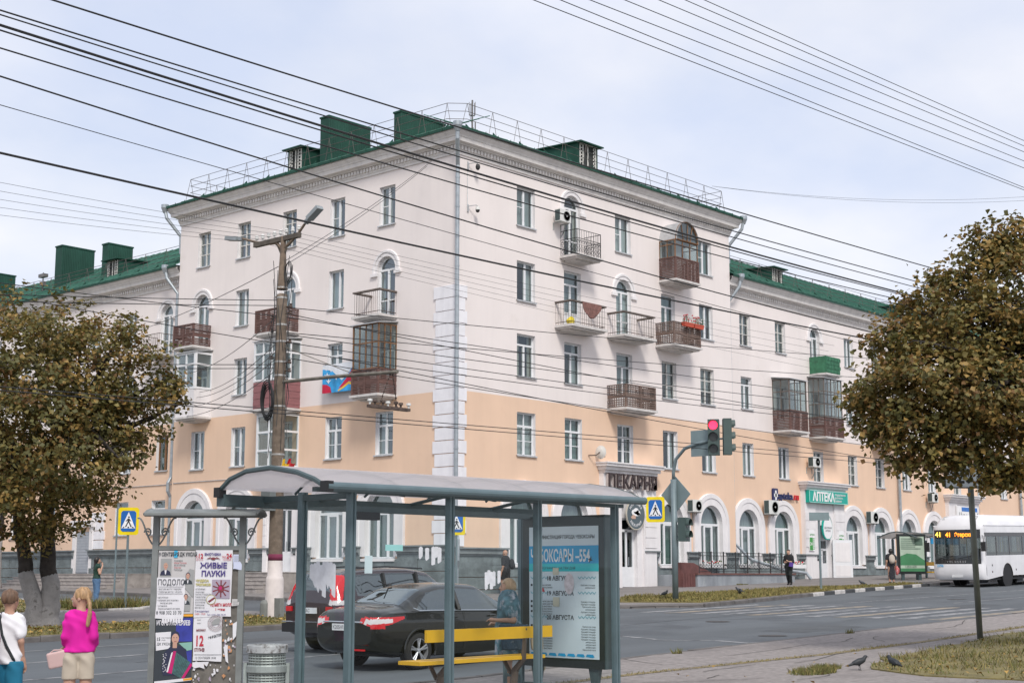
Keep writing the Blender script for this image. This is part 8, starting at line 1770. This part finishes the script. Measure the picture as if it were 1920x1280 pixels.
def tree(name, label, base, stems, blobs, clumps, leaves, spread, size, seed, wash=1.2, limbs=26, singles=0, weights=(.42, .3, .2, .08)):
    rng = np.random.default_rng(seed); rr = random.Random(seed); o = tag(empty(name, base), label, 'tree', None); B = Vector(base)
    tr = MB(); ws = MB()
    for pts, r0, r1 in stems:
        P = [Vector(p) for p in pts]; n = len(P); dense = []
        for i in range(n-1):
            for k in range(5): dense.append(P[i].lerp(P[i+1], k/5))
        dense.append(P[-1]); R = [r0+(r1-r0)*(i/(len(dense)-1))**.8 for i in range(len(dense))]
        dense = [p+Vector((rr.uniform(-1, 1), rr.uniform(-1, 1), 0))*R[i]*.16 for i, p in enumerate(dense)]
        cut = next((i for i, p in enumerate(dense) if p.z > wash), len(dense)-1)
        if cut > 0: ws.tube(dense[:cut+1], [R[i]*(1.25 if i == 0 else 1.0)+.004 for i in range(cut+1)], 14)
        tr.tube(dense[max(0, cut):], R[max(0, cut):], 12)
    if ws.v: ws.build('limewashed_trunk', M_LIME, o, True)
    tr.build('trunk', M_BARK, o, True)
    pos, nrm, cl, cid = crown_points([(Vector(c)-B, r, q) for c, r, q in blobs], clumps, leaves, spread, rng)
    br = MB(); tops = [Vector(s[0][-1]) for s in stems]
    for k in rng.choice(len(cl), limbs, replace=False):
        e = Vector(cl[k]); s0 = min(tops, key=lambda t: (t-e).length)+Vector((0, 0, rr.uniform(-.8, .3))); m = s0.lerp(e, .5)+Vector((rr.uniform(-.2, .2), rr.uniform(-.2, .2), rr.uniform(-.1, .35))); q = [s0.lerp(m, t/3) for t in range(3)]+[m.lerp(e, t/3) for t in range(4)]
        br.tube(q, [(.085-.0115*i)*(1.2 if size < .12 else 1.6) for i in range(7)], 6)
        for _ in range(5):
            c = q[rr.randint(2, 6)]; f = c+Vector((rr.uniform(-.7, .7), rr.uniform(-.7, .7), rr.uniform(-.3, .6))); br.tube([c, c.lerp(f, .5)+Vector((0, 0, .06)), f], [.016, .011, .005], 4, cap=False)
    br.build('branches', M_BARK, o)
    V, F = leaf_mesh_arrays(pos, nrm, size, rng); n = len(pos)
    mi = np.where(rng.random(n) < .66, cid, rng.choice(4, n, p=weights)); q = np_mesh('crown', V, F, LEAFS, np.concatenate([mi, mi]), False, o); q['kind'] = 'stuff'
    if singles:       # the largest leaves towards the street, one by one
        lm = []
        for j in range(3):
            Vl, Fl = leaf_mesh_arrays(np.zeros((1, 3)), np.array([[.2, -.2, 1.]]), size*1.1, rng); me = bpy.data.meshes.new('leaf'); me.from_pydata([tuple(v) for v in Vl], [], [tuple(f) for f in Fl]); me.materials.append(LEAFS[(0, 2, 1)[j]]); lm.append(me)
        cv = np.array((-36., -36., 2.))-np.array(base); d = np.linalg.norm(pos-cv, axis=1); idx = np.argsort(d)[:6000]; idx = rng.choice(idx, singles, replace=False)
        for k in idx:
            lf = link('leaf', lm[k % 3], o); lf.location = pos[k]+rng.normal(size=3)*.03; lf.rotation_euler = tuple(rng.uniform(-1, 1, 3)*np.array((.9, .9, 3.1)))
    return o
# left lime tree
bt = (-21.0, -4.92, sz(-21, -4.92)-.05)
bl = [((-22.53, -6.40, 6.96), 2.0, 1.), ((-20.88, -6.78, 7.25), 1.5, .6), ((-20.01, -7.63, 6.68), 1.15, .35), ((-19.16, -7.78, 6.53), .62, .13), ((-21.13, -5.24, 8.26), 1.0, .3), ((-20.16, -6.25, 7.97), .75, .18), ((-22.25, -3.88, 7.82), 1.5, .5), ((-22.30, -6.97, 5.13), 1.9, .85), ((-20.49, -6.82, 5.55), 1.25, .4), ((-22.80, -5.80, 4.47), 1.8, .7), ((-19.73, -6.60, 4.89), .75, .17), ((-20.47, -6.51, 4.14), .75, .17),
      ((-21.64, -5.99, 3.68), 1.15, .3), ((-22.24, -5.20, 3.19), .95, .22), ((-20.79, -5.94, 3.29), .55, .1), ((-23.01, -4.07, 5.83), 2.2, .8), ((-22.80, -4.52, 3.55), 1.0, .2), ((-19.41, -6.56, 5.79), .8, .15), ((-21.59, -5.48, 2.57), .45, .06)]
tree('lime_tree', 'large browning lime tree with whitewashed forked trunk left of the notice board', bt, [([(-.10, .02, -.1), (-.22, .10, .6), (-.45, .25, 1.6), (-.62, .45, 3.0), (-.5, .8, 4.6)], .30, .11), ([(.15, -.05, -.1), (.16, -.08, .5), (.10, -.05, 1.5), (.05, .1, 3.0), (.3, .2, 5.2)], .33, .13)], bl, 150, 28, .19, .130, 5, wash=1.22, limbs=30)
# right tree over the near verge: trunk just outside the picture
bt2 = Vector((-14.42, -30.62, 0)); bt2.z = sz(bt2.x, bt2.y)-.03
bl = [((-18.03, -28.43, 5.07), .62, .30), ((-17.57, -28.39, 5.92), .55, .26), ((-18.04, -28.24, 4.30), .48, .2), ((-17.02, -28.67, 6.46), .50, .22), ((-18.04, -29.21, 5.19), .80, .45), ((-18.05, -28.97, 4.25), .65, .32), ((-16.49, -29.08, 6.94), .55, .25), ((-16.16, -29.60, 7.59), .50, .24), ((-15.86, -30.01, 7.89), .50, .22), ((-17.09, -29.73, 6.12), .85, .5), ((-17.56, -29.98, 4.88), 1.0, .7), ((-17.51, -29.51, 3.97), .62, .3), ((-16.98, -30.06, 3.78), .60, .28), ((-16.01, -30.32, 6.70), 1.1, .6), ((-16.19, -30.49, 5.07), 1.2, .7), ((-16.49, -30.17, 3.27), .30, .08), ((-17.06, -29.88, 3.40), .30, .08), ((-17.92, -28.67, 3.65), .28, .07), ((-15.37, -30.94, 6.31), 1.3, .5), ((-14.96, -30.97, 4.55), 1.3, .5), ((-18.03, -27.93, 4.86), .30, .08), ((-17.64, -29.25, 3.50), .26, .06)]
tree('lime_tree', 'lime tree with ochre leaves filling the right edge of the picture', tuple(bt2), [([(0, 0, -.1), (0, 0, 1), (-.1, .1, 2.2), (-.5, .2, 3.6), (-1.1, .4, 5.2)], .2, .09), ([(0, 0, 1.6), (.1, .1, 2.6), (.0, .3, 4.2), (-.3, .5, 6.2)], .13, .06)], bl, 205, 28, .14, .100, 8, wash=1.2, limbs=46, singles=260, weights=(.46, .22, .25, .07))
# young tree trunk farther back on the left
bt3 = (-4.6, 27.2, sz(-4.6, 27.2)-.05)
tree('lime_tree', 'slender whitewashed tree in the distance at the left edge', bt3, [([(0, 0, -.1), (0, .05, 1.5), (.1, 0, 4.5)], .19, .1)], [((bt3[0], bt3[1], bt3[2]+6.5), 2.4, 1.)], 120, 20, .22, .16, 12, wash=2.1, limbs=10)
# ================================================================ grass, weeds, fallen leaves
def inside(P, poly):
    x, y = P[:, 0], P[:, 1]; r = np.zeros(len(P), bool); n = len(poly)
    for i in range(n):
        (x0, y0), (x1, y1) = poly[i], poly[(i+1) % n]; c = (y0 > y) != (y1 > y); r ^= c & (x < (x1-x0)*(y-y0)/((y1-y0) or 1e-9)+x0)
    return r
GR = [mat('grass_straw', (.235, .195, .065), .9, var=.2), mat('grass_green', (.105, .115, .030), .9, var=.2), mat('grass_dry', (.175, .135, .055), .9, var=.2), mat('fallen_leaf', (.33, .21, .06), .9, var=.3)]
def grass(name, poly, n, hgt, wid, weights, seed, base=KERB+.02, bbox=None, clump=.5):
    rng = np.random.default_rng(seed); P = np.array(poly); lo, hi = P.min(0), P.max(0)
    if bbox: lo = np.maximum(lo, bbox[0]); hi = np.minimum(hi, bbox[1])
    p = rng.uniform(lo, hi, (n*4, 2)); p = p[inside(p, poly)]; kk = .5+.5*np.sin(p[:, 0]*1.1+2*np.sin(p[:, 1]*1.3))*np.sin(p[:, 1]*1.6+1.7*np.sin(p[:, 0]*.7)); p = p[rng.random(len(p)) < np.clip(kk*1.7, .12, 1)][:n]; m = len(p)
    k = .5+.5*np.sin(p[:, 0]*1.7+np.sin(p[:, 1]*2.3))*np.sin(p[:, 1]*1.9+1.3*np.sin(p[:, 0]*.9)); h = hgt*(rng.uniform(.35, 1.0, m))*(1-clump+clump*1.6*k)
    z = GA+GB*p[:, 0]+GC*p[:, 1]+base; a = rng.uniform(0, 2*PI, m); t = np.stack([np.cos(a), np.sin(a), 0*a], 1); B = np.concatenate([p, z[:, None]], 1); w = wid*rng.uniform(.6, 1.3, m)
    tip = B+np.stack([h*rng.normal(0, .5, m), h*rng.normal(0, .5, m), h], 1); V = np.stack([B-t*w[:, None], B+t*w[:, None], tip], 1).reshape(-1, 3); F = np.arange(m*3).reshape(-1, 3)
    mi = rng.choice(3, m, p=weights); o = np_mesh(name, V, F, GR[:3], mi); return o
def gtag(o, l): return tag(o, l, 'grass', kind='stuff')
gtag(grass('grass', PATCH, 30000, .11, .010, (.34, .42, .24), 1, bbox=((-22, -34), (12, -26))), 'olive and straw coloured grass on the near verge at lower right')
gtag(grass('grass', VERGE_R, 16000, .13, .022, (.60, .22, .18), 2, base=KERB+.03), 'dry yellow grass on the verge by the traffic light')
V1 = [(-40, -10.0), (-24, -9.8), (-19, -10.6), (-14.3, -10.55), (-13.0, -9.3), (-13.0, -6.8), (-40, -6.3)]
gtag(grass('grass', V1, 16000, .09, .018, (.40, .34, .26), 3), 'patchy grass around the trunk of the left tree')
V2 = [(-40, 1.3), (-14.3, .7), (-13.1, 1.7), (-12.5, 8), (-13.2, 30), (-40, 30)]
gtag(grass('grass', V2, 16000, .12, .03, (.45, .30, .25), 4), 'leaf strewn grass beyond the footpath')
gtag(grass('tall_weeds', [(-16.5, .7), (-13.3, .8), (-12.9, 3.5), (-15.5, 3.5)], 2500, .42, .02, (.3, .45, .25), 6), 'taller weeds at the corner of the inner verge')
for i, (x, y, r, n, lb) in enumerate([(-21.6, -28.75, .55, 900, 'low weed clump left of the jackdaws'), (-20.8, -28.55, .35, 420, 'small weed clump just behind the jackdaws'), (-19.6, -24.75, .12, 60, 'weed tuft on the near kerb'), (-12.5, -24.4, .15, 60, 'weed tuft farther along the near kerb'), (16.6, -2.6, .25, 220, 'green weed at the foot of the ramp wall'), (17.1, -2.62, .18, 150, 'second green weed at the foot of the ramp wall'), (-23.9, -25.05, .12, 60, 'weed tuft on the kerb by the shelter')]):
    c = [(x+r*math.cos(2*PI*k/10), y+.6*r*math.sin(2*PI*k/10)) for k in range(10)]; gtag(grass('weed_clump', c, n, .10, .009, (.25, .55, .2), 20+i, base=KERB), lb)
seam = []
for (p, q) in zip([(-34, -27.2), (-28, -26.75), (-23.3, -26.68), (-18, -27.05), (-14, -26.95), (-6, -26.4)], [(-28, -26.75), (-23.3, -26.68), (-18, -27.05), (-14, -26.95), (-6, -26.4), (8, -25.8)]): seam.append(p)
sp = [(x, y-.12) for x, y in seam]+[(x, y+.12) for x, y in reversed(seam)]
gtag(grass('grass', sp, 2600, .05, .008, (.6, .2, .2), 9, base=KERB), 'dry grass in the seam of the near pavement')
def litter(name, poly, n, size, seed, label, bbox=None):
    rng = np.random.default_rng(seed); P = np.array(poly); lo, hi = P.min(0), P.max(0)
    if bbox: lo = np.maximum(lo, bbox[0]); hi = np.minimum(hi, bbox[1])
    p = rng.uniform(lo, hi, (n*3, 2)); p = p[inside(p, poly)][:n]; m = len(p); pos = np.concatenate([p, (GA+GB*p[:, 0]+GC*p[:, 1]+KERB+.05+rng.uniform(0, .05, m))[:, None]], 1)
    V, F = leaf_mesh_arrays(pos, np.stack([rng.normal(0, .3, m), rng.normal(0, .3, m), np.ones(m)], 1), size, rng); o = np_mesh(name, V, F, GR[3]); return tag(o, label, 'leaves', kind='stuff')
litter('fallen_leaves', V2, 1300, .14, 31, 'ochre fallen leaves on the inner verge'); litter('fallen_leaves', V1, 700, .11, 32, 'ochre fallen leaves under the left tree'); litter('fallen_leaves', PATCH, 260, .075, 33, 'ochre fallen leaves on the near verge', ((-22, -34), (0, -26))); litter('fallen_leaves', [(-26, -32), (-18, -32), (-18, -27.2), (-26, -26)], 26, .07, 34, 'a few ochre leaves on the near pavement')
